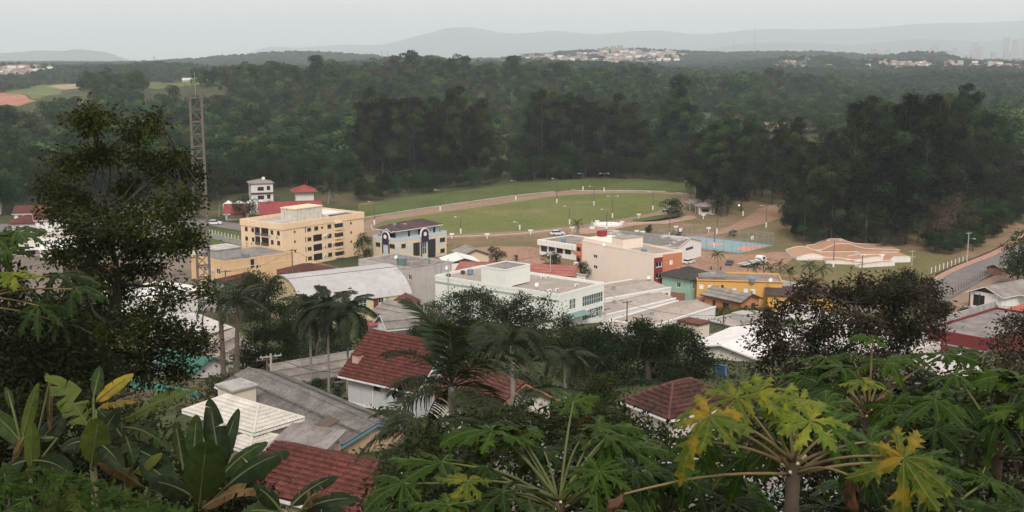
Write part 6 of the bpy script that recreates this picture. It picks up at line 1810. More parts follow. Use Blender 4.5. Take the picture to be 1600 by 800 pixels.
# ------------------------------------------------------------------ trees and bushes of the slope and the town
hero_tree('evergreen_tree', 'big dark evergreen with yellowish tips towering at the left', [(88, 200), (120, 180), (170, 182), (200, 168), (240, 176), (246, 200), (262, 236), (290, 240), (305, 270), (300, 330), (306, 372), (285, 405), (322, 420), (332, 450), (300, 480), (330, 502), (322, 560), (280, 592), (240, 604), (190, 600), (130, 590), (100, 540), (80, 480), (90, 430), (95, 390), (95, 350), (60, 300), (68, 278), (95, 270), (85, 230)],
          55, 4.2, 560, 66, .36, .22, F_LEFT, (158, 760), .42, 5, limbs=40, tip=.34, fork=.3, lobes=54, lobe_r=22)
hero_tree('bronze_tree', 'dark bronze leaved tree with white specks of roof showing through', [(1185, 525), (1200, 490), (1215, 462), (1250, 457), (1268, 436), (1300, 438), (1322, 456), (1348, 428), (1380, 446), (1418, 440), (1444, 428), (1466, 450), (1472, 490), (1466, 522), (1440, 545), (1420, 562), (1350, 585), (1270, 595), (1200, 605), (1172, 560)],
          72, 4.0, 330, 58, .42, .27, F_RUST, (1330, 720), .3, 8, limbs=34, fork=.3, lobes=40, lobe_r=20)
hero_tree('mango_tree', 'dense dark mango tree below the wide grey roofs', [(905, 540), (935, 518), (985, 510), (1050, 514), (1092, 526), (1112, 560), (1112, 592), (1080, 618), (1000, 630), (930, 630), (900, 595)],
          150, 6.5, 240, 110, .75, .42, F_MANGO, (1010, 660), .45, 9, limbs=16, bark=BARK, lobes=26, lobe_r=18)
hero_tree('olive_tree', 'loose grey green tree before the left of the mint wall', [(664, 490), (695, 462), (740, 454), (775, 470), (784, 500), (770, 540), (700, 548), (662, 525)],
          195, 5, 150, 80, .8, .45, F_OLIVE, (722, 575), .35, 10, bark=BARK, lobes=20, lobe_r=14)
hero_tree('olive_tree', 'loose grey green tree before the right of the mint wall', [(780, 485), (808, 466), (848, 468), (880, 492), (896, 522), (880, 560), (800, 568), (778, 530)],
          178, 5, 150, 80, .75, .42, F_OLIVE, (835, 600), .35, 11, bark=BARK, lobes=20, lobe_r=14)
hero_tree('round_dark_tree', 'rounded dark green tree behind the slim palms', [(374, 505), (396, 474), (436, 470), (460, 490), (460, 560), (440, 592), (390, 592), (370, 560)],
          150, 3.5, 130, 100, .6, .36, F_MANGO, (415, 610), .3, 12, bark=BARK, lobes=16, lobe_r=14)
hero_tree('feathery_tree', 'feathery green tree left of the barrel roof', [(345, 470), (370, 440), (400, 424), (432, 432), (446, 455), (430, 480), (380, 490), (350, 486)],
          192, 3.5, 90, 70, .7, .42, F_OLIVE, (395, 530), .28, 13, bark=BARK)
hero_tree('dark_laurel', 'very dark laurel mass at the lower left edge', [(-60, 410), (20, 425), (80, 455), (130, 510), (165, 562), (150, 622), (60, 650), (-60, 650)],
          38, 3, 260, 75, .30, .19, F_DARK, (50, 760), .28, 14)
hero_tree('edge_tree', 'thin bronze tree at the right edge in front of the burgundy wall', [(1552, 530), (1575, 498), (1605, 492), (1660, 480), (1660, 600), (1590, 600), (1556, 572)],
          58, 2.5, 80, 50, .34, .22, F_RUST, (1500, 690), .14, 15, limbs=12, bark=BARK_G)
hero_tree('green_crown_tree', 'dull green tree crown rising behind the bronze tree', [(1340, 452), (1378, 433), (1428, 424), (1462, 440), (1466, 470), (1400, 478), (1350, 474)],
          222, 4, 90, 80, .8, .5, F_WOOD, (1405, 510), .3, 16, bark=BARK)
hero_tree('hall_tree', 'dark leafy tree between the barrel roof and the slim palms', [(430, 500), (452, 468), (490, 462), (520, 480), (560, 500), (560, 540), (500, 560), (440, 550)],
          170, 4, 110, 80, .7, .40, F_MANGO, (495, 590), .3, 44, bark=BARK, lobes=16, lobe_r=13)
hero_tree('yard_tree', 'leafy tree between the slate blue gable and the mint wall', [(640, 520), (665, 500), (700, 505), (715, 530), (700, 560), (650, 556)],
          165, 3, 70, 70, .6, .38, F_OLIVE, (680, 590), .25, 45, bark=BARK, lobes=10, lobe_r=13)
hero_tree('yard_tree', 'dense tree left of the mango below the sheds', [(870, 535), (895, 515), (930, 520), (940, 555), (920, 590), (880, 590)],
          158, 3, 80, 80, .6, .38, F_MANGO, (905, 620), .25, 46, bark=BARK, lobes=12, lobe_r=13)
# dark thickets filling the slope under the near plants
hero_tree('thicket', 'dark tangled thicket under the right hand papayas', [(1150, 620), (1300, 590), (1480, 580), (1660, 590), (1680, 830), (1120, 830), (1110, 700)],
          21, 2.2, 330, 55, .22, .13, F_RUST, (1400, 860), .1, 17, limbs=20, cat='shrub')
hero_tree('thicket', 'dark leafy thicket under the central papaya', [(600, 720), (700, 660), (860, 640), (1000, 660), (1080, 690), (1100, 830), (560, 830)],
          24, 2.4, 300, 55, .24, .15, F_DARK, (820, 860), .1, 18, limbs=20, cat='shrub')
hero_tree('thicket', 'dark leafy thicket behind the banana plants', [(-60, 620), (120, 610), (240, 660), (330, 720), (400, 770), (430, 830), (-60, 830)],
          27, 2.0, 320, 55, .26, .16, F_DARK, (240, 900), .1, 19, limbs=20, cat='shrub')
hero_tree('flowering_shrub', 'grey green shrub with pinkish flower heads beside the dark red roof', [(905, 610), (930, 585), (965, 590), (972, 620), (950, 645), (910, 645)], 60, 1.5, 60, 60, .25, .16, F_OLIVE, (935, 690), .1, 20, cat='shrub')

def bush(px, py, hpx, kind, label, name='bush', d=None, cat='bush', sz=1.0, wid=1.0, group=None):
    p = pg(px, py) if d is None else pd(px, py, d)
    if d is not None: p[2] = ground(p[0], p[1])
    base_h = {'dark': 8, 'olive': 9, 'bright': 5, 'wood': 13, 'brown': 13}[kind[:-1]]
    s = hpx / FPX * p[1] / base_h
    e = plant(kind, p[0], p[1], s * wid, px * .37, name, label, cat, group, z=p[2] - .15 * hpx / FPX * p[1], sz=sz / wid * 1.1)
    return e
bush(58, 392, 36, 'dark2', 'leafy tree in front of the white terraces at the left', 'small_tree', cat='tree', wid=1.3)
bush(14, 400, 40, 'wood3', 'leafy tree in front of the left edge annex', 'small_tree', cat='tree', wid=1.2)
bush(1010, 690, 46, 'dark2', 'leafy bush in front of the dark red tiles', d=66, wid=1.6)
bush(1090, 690, 50, 'dark1', 'leafy bush right of the dark red tiles', d=62, wid=1.5)
bush(345, 604, 46, 'dark0', 'wide dark bush in front of the grey barn', wid=1.5, d=126)
bush(480, 624, 56, 'dark1', 'round dark bush at the foot of the slim palms', wid=1.25, d=116)
bush(915, 440, 34, 'dark2', 'round green bush against the cream wall', wid=1.3)
bush(860, 425, 34, 'dark0', 'leafy tree in front of the white garages', 'small_tree', cat='tree', wid=1.2)
bush(776, 411, 26, 'dark1', 'round dark tree on the red soil yard', 'small_tree', cat='tree', wid=1.3)
bush(806, 410, 12, 'olive0', 'low shrub at the edge of the red soil yard')
bush(570, 410, 46, 'dark2', 'dark tree squeezed beside the apartment block', 'small_tree', cat='tree', wid=.8)
bush(1047, 341, 34, 'dark0', 'broad dark tree at the right end of the field', 'small_tree', cat='tree', wid=1.35)
bush(1057, 375, 16, 'dark1', 'round shrub beside the sports court', wid=1.2)
bush(1145, 371, 12, 'dark2', 'lone round shrub on the park lawn', wid=1.4)
bush(1014, 368, 16, 'wood1', 'young thin tree on the park lawn', 'young_tree', cat='tree', wid=.8)
bush(1430, 462, 30, 'olive1', 'olive bush beside the road verge', wid=1.4, d=265)
bush(1470, 470, 34, 'dark0', 'green bush right of the bronze tree', wid=1.3, d=250)
bush(1510, 505, 40, 'olive0', 'loose olive shrub in front of the white porch', wid=1.2, d=232)
bush(1545, 480, 30, 'dark1', 'dark tree beside the white porch house', 'small_tree', cat='tree', d=250, wid=1.3)
bush(1590, 432, 70, 'olive1', 'olive tree overhanging the road at the right edge', 'small_tree', cat='tree', d=300, wid=1.1)
bush(1620, 420, 110, 'wood2', 'tall leafy tree at the right edge beside the road', 'roadside_tree', cat='tree', d=290)
bush(590, 545, 20, 'dark2', 'small bush before the white timber house', d=175, wid=1.4)
bush(530, 600, 26, 'dark0', 'dark shrub between the slim palms and the red roof', d=125)
bush(655, 525, 34, 'olive1', 'bushy tree left of the mint wall trees', 'small_tree', cat='tree', d=205, wid=1.3)
bush(740, 560, 50, 'olive0', 'leafy tree above the red tile roof', 'small_tree', cat='tree', d=160, wid=1.3)
bush(830, 600, 56, 'dark1', 'dark tree right of the brown gable', 'small_tree', cat='tree', d=120, wid=1.2)
bush(900, 590, 60, 'dark2', 'dark tree left of the mango', 'small_tree', cat='tree', d=135, wid=1.1)
bush(1120, 620, 46, 'olive1', 'brownish bush right of the mango', d=110, wid=1.5)
bush(1150, 600, 40, 'brown1', 'thin brown shrub beside the blue wall', d=112, wid=1.3)
bush(1075, 640, 40, 'dark0', 'dark bush behind the dark red tiles', d=95, wid=1.4)
bush(30, 500, 60, 'dark1', 'dark tree below the left terrace house', 'small_tree', cat='tree', d=120, wid=1.3)
bush(110, 470, 50, 'dark2', 'round tree behind the big left trunk', 'small_tree', cat='tree', d=210, wid=1.2)
bush(205, 425, 46, 'dark0', 'bushy tree behind the big evergreen', 'small_tree', cat='tree', d=270, wid=1.2)
bush(47, 361, 20, 'dark1', 'clipped round tree between the left edge houses', wid=1.6)
bush(270, 620, 30, 'olive0', 'shrub at the end of the turquoise wall', d=118, wid=1.4)
bush(200, 610, 50, 'brown0', 'dry brown shrub left of the turquoise wall', d=110)
bush(120, 590, 60, 'dark0', 'dark shrub below the evergreen', d=90, wid=1.4)
bush(382, 344, 40, 'dark1', 'dark tree beside the red kiosk', 'small_tree', cat='tree', wid=1.1)
bush(422, 345, 34, 'brown1', 'grey brown tree in front of the villa', 'small_tree', cat='tree')
bush(398, 350, 16, 'bright1', 'yellow green shrub by the street', wid=1.4)
bush(300, 340, 34, 'dark0', 'dark tree behind the lattice tower', 'small_tree', cat='tree')
bush(270, 345, 40, 'wood2', 'leafy tree along the street left of the tower', 'small_tree', cat='tree')
bush(720, 400, 16, 'olive0', 'shrub beside the cream cottage', wid=1.4)
bush(1225, 480, 26, 'dark2', 'dark bush below the brown roofed annex', wid=1.3, d=268)
bush(1255, 470, 24, 'dark0', 'dark bush right of the brown roofed annex', wid=1.5, d=272)
bush(560, 620, 22, 'dark1', 'shrub beside the grey white wall', d=118)
for k, (x, y) in enumerate(((1098, 503), (1112, 500), (1126, 497), (1140, 494), (1154, 491), (1168, 489), (1182, 487), (1196, 489))):
    bush(x, y, 17, 'bright%d' % (k % 2), 'bright green hedge bush in the row behind the white sheds', 'hedge_bush', d=256, wid=1.7, group='hedge row behind the white sheds')
for k, (x, y) in enumerate(((930, 432), (938, 436), (945, 434), (951, 438))):
    bush(x, y, 22, 'wood%d' % k, 'slim upright shrub at the cream wall', 'slim_shrub', wid=.35, group='slim shrubs at the cream wall')

bush(1405, 384, 52, 'brown0', 'grey brown bare looking tree at the foot of the grove, left of two', 'brown_tree', cat='tree', wid=1.25)
bush(1462, 386, 62, 'brown1', 'large grey brown tree at the right foot of the grove', 'brown_tree', cat='tree', wid=1.3)
bush(1510, 378, 44, 'brown0', 'small grey brown tree beside the road bank', 'brown_tree', cat='tree', wid=1.2)
bush(1380, 388, 30, 'olive1', 'olive shrub between the ramps and the grove', wid=1.4)
# ------------------------------------------------------------------ palms
SMALL = dict(L=2.6, n=18, droop=1.15, leaflet=.8, width=.07, hang=.5)
MED = dict(L=3.9, n=40, droop=1.3, leaflet=1.1, width=.055, hang=.85, plume=.1)
BIG = dict(L=3.8, n=64, droop=.75, leaflet=1.05, width=.026, hang=.5, plume=.12)
BIGD = dict(L=3.8, n=64, droop=1.35, leaflet=.95, width=.024, hang=.9, plume=.1)
def palm_px(name, label, top, d, base_dx, n, key, kw, seed, group=None, **k):
    t = pd(*top, d); b = pd(top[0] + base_dx, top[1] + 100, d)
    return palm(name, label, t, (b[0], d), n, key, kw, seed=seed, group=group, **k)
palm_px('slim_palm', 'slim palm with shaggy flower stalk, leftmost of the three', (484, 486), 132, 2, 19, 'med', MED, 21, 'three slim palms', trunk_r=.14, elev=(-.7, 1.2))
palm_px('slim_palm', 'slim palm in the middle of the three', (513, 484), 128, 0, 17, 'med', MED, 22, 'three slim palms', trunk_r=.13, elev=(-.7, 1.2))
palm_px('slim_palm', 'slim palm nearest the red tile roof, rightmost of three', (545, 488), 126, -3, 17, 'med', MED, 23, 'three slim palms', trunk_r=.13, elev=(-.75, 1.15))
palm_px('shaggy_palm', 'shaggy trunked palm in front of the grey barn, left of two', (343, 470), 142, 6, 13, 'small', SMALL, 24, 'two shaggy palms', trunk_r=.3, shag=True, scale=1.7, elev=(-.5, 1.2))
palm_px('shaggy_palm', 'shaggy trunked palm in front of the grey barn, right of two', (371, 474), 140, -1, 13, 'small', SMALL, 25, 'two shaggy palms', trunk_r=.26, shag=True, scale=1.6, elev=(-.5, 1.2))
palm_px('feather_palm', 'feather palm with thin trunk left of the mango', (883, 560), 108, 0, 11, 'med', MED, 26, None, trunk_r=.17, elev=(-.35, .9), scale=.8)
palm_px('dark_plume_palm', 'dark plume palm behind the brown gable', (800, 540), 60, 4, 12, 'bigd', BIGD, 27, None, trunk_r=.15, elev=(-.3, 1.0), scale=.75)
# the large palm in the middle of the picture, and the one below it
palm_px('plume_palm', 'large plume palm in front of the red tile roof', (706, 604), 36, 10, 15, 'big', BIG, 28, None, trunk_r=.16, elev=(-.9, 1.35), scale=.84)
palm_px('arching_palm', 'dark arching palm whose fronds droop over the red barrel tiles', (664, 690), 29, 8, 13, 'bigd', BIGD, 29, None, trunk_r=.16, elev=(-.6, .8), scale=.58)
palm_px('arching_palm', 'dark arching palm below the cream gable', (800, 655), 33, 4, 13, 'bigd', BIGD, 30, None, trunk_r=.16, elev=(-.5, .9), scale=.56)
for i, (x, y, d, s, lab) in enumerate(((1121, 399, 315, 1.0, 'single palm on the red soil beside the yellow house'), (902, 350, 385, 1.0, 'stout palm beside the near bend of the track'), (563, 372, 345, 1.1, 'pale palm leaning beside the apartment block'), (515, 296, 470, 2.2, 'feathery palm at the wood edge beyond the apartment block'),
        (640, 272, 520, 2.0, 'feathery palm in the wood behind the corner building'), (1000, 507, 226, .9, 'palm tuft above the wide grey roof'), (345, 312, 430, 1.2, 'tall thin palm beside the red kiosk'))):
    palm_px('small_palm' if s < 1.5 else 'wood_palm', lab, (x, y), d, 0, 11, 'small', SMALL, 40 + i, None, trunk_r=.22 if i != 1 else .45, scale=s, elev=(-.5, 1.2))
for i, (x, y, d) in enumerate(((1177, 417, 292), (1192, 412, 296), (1204, 421, 288), (1217, 414, 292), (1233, 424, 284), (1264, 416, 290), (1283, 422, 284))):
    palm_px('garden_palm', ('leftmost garden palm of the row behind the yellow house', 'second garden palm from the left in the row', 'third garden palm, low, in the row behind the yellow house', 'fourth garden palm from the left in the row', 'fifth garden palm, lowest, beside the white wall', 'sixth garden palm, taller, beside the white wall', 'rightmost tall garden palm beside the white wall')[i],
            (x, y), d, 1, 11, 'small', SMALL, 60 + i, 'garden palms behind the yellow house', trunk_r=.18, scale=.95 if i < 5 else 1.15, elev=(-.6, 1.1))

# ------------------------------------------------------------------ low growth over yards and slope
def undergrowth():
    rng = np.random.default_rng(91)
    n = 26000
    y = np.exp(rng.uniform(np.log(9), np.log(250), n)); x = rng.uniform(-.52, .52, n) * (y + 6)
    z = terrain(x, y)
    cl = rng.integers(3, 6, n)
    s = np.interp(y, [9, 30, 100, 250], [.10, .17, .34, .5])
    C = np.repeat(np.stack([x, y, z], 1), 3, 0); S = np.repeat(s, 3)
    C = C + rng.normal(0, 1, C.shape) * S[:, None] * np.array([1.3, 1.3, .6]) + np.stack([0 * S, 0 * S, S * .9], 1)
    V, F = leaf_quads(C, S * 1.5, rng, .45, .4)
    o = link('undergrowth', mesh_np('undergrowth', V, F, F_MANGO, var=np.clip(rng.normal(.5, .22, len(F)), 0, 1)))
    set_props(o, 'low weeds and ground cover over the slope and yards', kind='stuff')
undergrowth()
# ------------------------------------------------------------------ large-leaved plants of the foreground
PAP_G = leafy('papaya_green', (.017, .040, .0025), (.09, .125, .03), (.055, .085, .010), .64, scale=2.0)
PAP_D = leafy('papaya_dark', (.008, .019, .0025), (.055, .08, .022), (.028, .052, .008), .62, scale=2.0)
PAP_L = leafy('papaya_light', (.075, .11, .012), (.17, .19, .05), (.20, .20, .018), .56, scale=2.2, trans=.35)
PAP_Y = leafy('papaya_yellowing', (.055, .085, .012), (.18, .17, .04), (.28, .17, .018), .57, scale=1.7, trans=.35)
STALK = plain('papaya_stalk', (.085, .095, .032), wear=.25, scale=4)
STALK_B = plain('papaya_stalk_tan', (.15, .11, .05), wear=.25, scale=4)
PTRUNK = plain('papaya_trunk', (.075, .055, .04), wear=.45, scale=8)
DRY = plain('withered_leaf', (.075, .035, .015), wear=.5, scale=6)
CAMP = np.array([0, 0, CAMZ])

LOBE_T = np.array([0, .12, .22, .30, .36, .44, .53, .555, .64, .72, .745, .82, .875, .90, .95, 1.0])
LOBE_W = np.array([.0, .047, .086, .106, .075, .10, .235, .10, .13, .205, .075, .085, .12, .045, .035, 0]) * 1.16
def papaya_leaf(seed, droop=.35, fold=.35, lobes=9, curl=0.0):
    rng = np.random.default_rng(seed); V, F, rib = [], [], []; lobes = int(rng.integers(7, 10))
    angs = np.radians(np.linspace(-152, 152, lobes)) + rng.normal(0, .10, lobes)
    for i, a in enumerate(angs):
        L = (1.0 - .42 * (abs(a) / math.pi) ** 1.3) * rng.uniform(.72, 1.12)
        d = np.array([math.cos(a), math.sin(a)]); s = np.array([-d[1], d[0]])
        base = len(V); jl, jr = rng.uniform(.8, 1.2, 2)
        ph = rng.uniform(0, 6.28); dr = droop * rng.uniform(.5, 1.7); tw = rng.normal(0, .45); bow = rng.normal(0, .16)
        for t, w in zip(LOBE_T, LOBE_W):
            z0 = .10 * t - dr * t ** 2.1 * L
            for off, rb in ((-w * jl, 0), (-min(.011, w * .4), .0), (0, 1), (min(.011, w * .4), 0), (w * jr, 0)):
                o = off * L
                sw = t + abs(off) * .28                     # side lobes sweep forward
                p = d * sw * L + s * (o + bow * t * t * L)
                z = z0 - fold * abs(o) + tw * o * t + .032 * math.sin(13 * t + ph + 9 * off) * (abs(off) > .02) + rng.normal(0, .006) * (abs(off) > .02)
                V.append((p[0], p[1], z)); rib.append(rb)
        for k in range(len(LOBE_T) - 1):
            for j in range(4): F.append((base + k * 5 + j, base + (k + 1) * 5 + j, base + (k + 1) * 5 + j + 1, base + k * 5 + j + 1))
    return np.array(V), np.array(F), np.array(rib)
PLEAF = {}
def pleaf(mat, k, droop):
    key = (mat.name, k, droop)
    if key not in PLEAF:
        V, F, r = papaya_leaf(50 + k * 7 + int(droop * 10), droop, .30 + .06 * k)
        PLEAF[key] = mesh_np('leaf', V, F[:, ::-1].copy(), mat, rib=r, smooth=True)
    return PLEAF[key]

def put_leaf(root, O, joint, r, nrm, main, mat, k=0, droop=.35, stalk_from=None, sr=.011, smat=None, sag=.06):
    n = unit(np.array(nrm, float)); m = np.array(main, float); m = unit(m - n * (m @ n)); b = np.cross(n, m)
    o = link('leaf', pleaf(mat, k % 7, droop), root, tuple(np.array(joint) - O))
    o.rotation_mode = 'QUATERNION'
    o.rotation_quaternion = Matrix((m, b, n)).transposed().to_quaternion(); o.scale = (r, r, r)
    if stalk_from is not None:
        p, q = np.array(stalk_from) - O, np.array(joint) - O
        pts = [p + (q - p) * t + np.array([0, 0, sag * np.linalg.norm(q - p) * math.sin(math.pi * t)]) for t in np.linspace(0, 1, 8)]
        MB().tube(pts, np.linspace(sr * 1.5, sr * .8, 8), 6).build('leaf_stalk', smat or STALK, root, smooth=True)

def img_dir(phi, back=0.0):
    c, s = math.cos(math.radians(phi)), math.sin(math.radians(phi))
    return np.array([c, back, s])

def papaya(name, label, crown, d, seed, explicit=(), n=0, r=.42, plen=.85, mats=(PAP_G,), trunk=.075, els=(-.1, 1.25), az=None, smat=None, lean=(0, 0), facing=.15, group=None, kf=.36):
    rng = np.random.default_rng(seed)
    C = pd(*crown, d); gx, gy = C[0] + lean[0], C[1] + lean[1]; gz = ground(gx, gy)
    O = np.array([gx, gy, gz]); e = empty(name, tuple(O), 0, label, 'papaya tree', group)
    T = C - O
    pts = [T * np.array([f ** 1.3, f ** 1.3, 1]) * np.array([1, 1, f]) for f in np.linspace(0, 1, 24)]
    pts[0] = np.array([0, 0, -.4])
    MB().tube(pts, [trunk * (1.25 - .35 * i / 23) * (1 + .07 * (i % 2)) for i in range(24)], 9).build('trunk', PTRUNK, e, smooth=True)
    for i, (x, y, dd, rp, phi, k, mat, droop, st) in enumerate(explicit):
        J = pd(x, y, dd); rr = rp * 1.12 / FPX * dd
        k *= kf; nrm = k * unit(CAMP - J) + (1 - k) * np.array([0, 0, 1.0]) + rng.normal(0, .08, 3)
        put_leaf(e, O, J, rr, nrm, img_dir(phi, .15), mat, i, droop, C - np.array([0, 0, .03 * (i % 4)]) if st else None, .0085, smat)
    for i in range(n):
        a = i * 2.399963 + rng.normal(0, .25) if az is None else az[0] + (az[1] - az[0]) * (i + rng.random()) / n
        f = (i + .5) / n; el = els[1] + (els[0] - els[1]) * f + rng.normal(0, .12)
        L = plen * (.65 + .45 * f) * rng.uniform(.85, 1.15)
        dr = np.array([math.cos(a) * math.cos(el), math.sin(a) * math.cos(el), math.sin(el)])
        J = C + dr * L; out = np.array([math.cos(a), math.sin(a), 0])
        nrm = np.array([0, 0, 1.0]) + out * rng.uniform(.1, .5) + facing * unit(CAMP - J) + rng.normal(0, .12, 3)
        put_leaf(e, O, J, r * rng.uniform(.75, 1.1) * (.8 + .25 * f), nrm, out + rng.normal(0, .2, 3), mats[rng.integers(len(mats))], rng.integers(7), (.25, .45, .7)[rng.integers(3)], C - np.array([0, 0, .15 * f]), .010, smat)
    fl = MB()                                               # small flower buds at the crown
    for i in range(9):
        a = i * 2.4; p = T + np.array([math.cos(a) * .05, math.sin(a) * .05, .02 - .012 * i])
        fl.tube([p, p + np.array([math.cos(a) * .03, math.sin(a) * .03, .025])], [.007, .011], 6)
    fl.build('flower_buds', plain('cream_buds', (.45, .42, .2)), e)['kind'] = 'stuff'
    return e, C, O

def near_papayas():
    # yellowing papaya on the right
    e, C, O = papaya('papaya_tree', 'yellowing papaya with scarred trunk and hanging mottled leaves', (1240, 722), 7.0, 1, [
        (1266, 658, 6.8, 80, 100, .70, PAP_L, .45, True), (1300, 672, 7.2, 68, 20, .5, PAP_G, .7, True), (1186, 612, 7.0, 56, 70, .45, PAP_L, .35, True), (1150, 622, 6.8, 72, 165, .45, PAP_L, .45, True),
        (1108, 650, 6.5, 76, 250, .60, PAP_Y, .7, True), (1090, 690, 6.9, 60, 262, .6, PAP_G, .7, True), (1412, 716, 6.4, 84, 272, .80, PAP_Y, .7, True), (1436, 728, 6.9, 70, 320, .6, PAP_G, .7, True),
        (1215, 690, 7.4, 64, 200, .5, PAP_G, .7, True), (1330, 704, 7.5, 62, 30, .45, PAP_D, .7, True), (1165, 715, 7.8, 60, 230, .5, PAP_G, .7, True), (1250, 625, 7.3, 52, 90, .4, PAP_L, .35, True), (1230, 650, 7.6, 56, 140, .4, PAP_G, .45, True), (1290, 630, 7.8, 52, 60, .4, PAP_G, .45, True), (1140, 670, 7.5, 60, 200, .4, PAP_G, .7, True), (1360, 690, 7.6, 56, 10, .4, PAP_G, .7, True)],
        trunk=.048, smat=STALK_B, kf=.85)
    for (x, y, dd, dx, dy) in ((975, 772, 6.6, -26, 34), (1331, 745, 6.6, 4, 60)):   # two withered leaves on long stalks
        J = pd(x, y, dd) - O; p = C - O - np.array([0, 0, .08])
        pts = [p + (J - p) * t + np.array([0, 0, .05 * math.sin(math.pi * t)]) for t in np.linspace(0, 1, 8)]
        MB().tube(pts, np.linspace(.011, .007, 8), 6).build('leaf_stalk', STALK_B, e, smooth=True)
        rng = np.random.default_rng(int(x)); V = []; F = []
        T2 = pd(x + dx, y + dy, dd) - O
        for t in np.linspace(0, 1, 9):
            c = J + (T2 - J) * t
            for a in np.linspace(0, 5.2, 10): V.append(c + np.array([math.cos(a), math.sin(a), .2 * math.sin(3 * a)]) * .045 * math.sin(math.pi * (.1 + .88 * t)) * rng.uniform(.35, 1.6))
        for i in range(8):
            for j in range(9): F.append((i * 10 + j, i * 10 + j + 1, i * 10 + 11 + j, i * 10 + 10 + j))
        link('withered_leaf', mesh_np('withered_leaf', np.array(V), np.array(F), DRY, smooth=True), e)
    # taller papaya behind it with upswept stalks
    papaya('papaya_tree', 'upright papaya with long upswept stalks behind the yellowing one', (1357, 640), 10.5, 2, [
        (1364, 528, 10.5, 40, 90, .35, PAP_G, .45, True), (1476, 553, 10.2, 74, 10, .22, PAP_G, .25, True), (1314, 574, 10.4, 60, 140, .4, PAP_G, .45, True), (1290, 560, 10.8, 62, 170, .3, PAP_G, .45, True), (1386, 566, 10.6, 62, 60, .35, PAP_G, .45, True),
        (1352, 598, 10.0, 46, 95, .5, PAP_L, .35, True), (1300, 605, 10.2, 56, 200, .45, PAP_D, .45, True), (1420, 560, 11.2, 50, 40, .3, PAP_G, .45, True), (1330, 556, 11.2, 48, 110, .3, PAP_G, .35, True), (1450, 655, 10.0, 66, 335, .4, PAP_D, .7, True), (1255, 590, 11.4, 60, 180, .35, PAP_G, .45, True), (1405, 610, 10.9, 60, 10, .4, PAP_D, .45, True)],
        n=7, r=.36, plen=.8, mats=(PAP_G, PAP_D), els=(-.2, .7), trunk=.042, smat=STALK_B)
    papaya('papaya_tree', 'dark leaved papaya crowding the right edge', (1560, 690), 9.0, 3, [
        (1590, 590, 9.2, 80, 100, .3, PAP_G, .45, True), (1545, 612, 9.4, 80, 150, .3, PAP_G, .45, True), (1500, 630, 9.2, 82, 190, .35, PAP_D, .45, True), (1470, 600, 10.5, 70, 150, .3, PAP_D, .45, True), (1600, 640, 8.6, 80, 60, .35, PAP_G, .45, True), (1560, 660, 8.7, 80, 180, .4, PAP_D, .7, True), (1480, 690, 8.8, 80, 200, .4, PAP_D, .7, True), (1535, 740, 8.4, 84, 230, .45, PAP_D, .7, True)],
        n=11, r=.40, plen=.8, mats=(PAP_D, PAP_G), trunk=.045)
    # central papaya
    papaya('papaya_tree', 'broad green papaya at the bottom centre with white buds', (874, 782), 8.2, 4, [
        (768, 672, 8.4, 88, 100, .30, PAP_G, .45, True), (896, 628, 9.6, 56, 95, .25, PAP_G, .25, True), (936, 668, 8.8, 62, 60, .3, PAP_G, .45, True), (812, 690, 8.8, 60, 120, .35, PAP_G, .45, True), (690, 722, 8.0, 78, 170, .32, PAP_G, .35, True), (930, 742, 7.8, 80, 20, .35, PAP_G, .45, True), (632, 756, 7.8, 72, 190, .40, PAP_G, .45, True),
        (786, 770, 7.6, 80, 200, .45, PAP_D, .45, True), (730, 752, 7.7, 56, 260, .5, PAP_L, .45, True), (975, 700, 8.6, 66, 30, .35, PAP_G, .45, True), (850, 705, 9.0, 70, 80, .3, PAP_D, .45, True), (700, 790, 7.4, 76, 210, .45, PAP_G, .45, True), (905, 690, 9.3, 60, 70, .3, PAP_D, .35, True), (1010, 735, 8.2, 74, 0, .35, PAP_D, .45, True), (600, 800, 7.5, 60, 180, .4, PAP_D, .45, False), (840, 810, 7.2, 80, 250, .5, PAP_D, .45, False)],
        n=12, r=.36, plen=.8, mats=(PAP_G, PAP_D, PAP_D), els=(-.1, .9), trunk=.045)
    papaya('papaya_tree', 'low papaya between the central and yellowing ones', (1040, 800), 8.6, 5, [
        (1062, 722, 8.7, 64, 120, .35, PAP_D, .45, True), (1010, 690, 9.6, 60, 150, .3, PAP_G, .45, True), (1090, 760, 8.2, 70, 40, .4, PAP_D, .45, True), (1000, 770, 8.0, 64, 200, .45, PAP_G, .45, True), (1140, 785, 8.0, 74, 0, .4, PAP_D, .45, True)], n=9, r=.36, plen=.7, mats=(PAP_D, PAP_G), trunk=.045)
    papaya('papaya_tree', 'leafy papaya under the yellow leaves at the bottom right', (1430, 830), 7.6, 6, [
        (1360, 770, 7.8, 70, 180, .4, PAP_D, .45, True), (1290, 790, 7.9, 66, 200, .4, PAP_D, .45, True), (1480, 780, 7.6, 70, 20, .4, PAP_D, .45, True), (1540, 790, 7.8, 80, 10, .4, PAP_D, .7, True)], n=10, r=.36, plen=.75, mats=(PAP_D, PAP_G), trunk=.045)
    # left edge
    papaya('papaya_tree', 'papaya reaching in from the left edge below the houses', (-70, 470), 12.5, 7, [
        (28, 362, 12.4, 58, 60, .25, PAP_G, .35, True), (-10, 372, 12.2, 60, 150, .3, PAP_G, .45, True), (92, 428, 12.6, 60, 30, .30, PAP_D, .45, True), (120, 452, 12.2, 54, 300, .4, PAP_D, .45, True), (20, 430, 12.0, 52, 120, .35, PAP_L, .45, True), (60, 478, 12.0, 56, 330, .4, PAP_D, .7, True), (10, 395, 12.8, 50, 170, .35, PAP_G, .45, True), (96, 505, 12.2, 46, 300, .4, PAP_D, .7, True)],
        n=4, r=.36, plen=.7, mats=(PAP_D, PAP_G), smat=STALK_B)
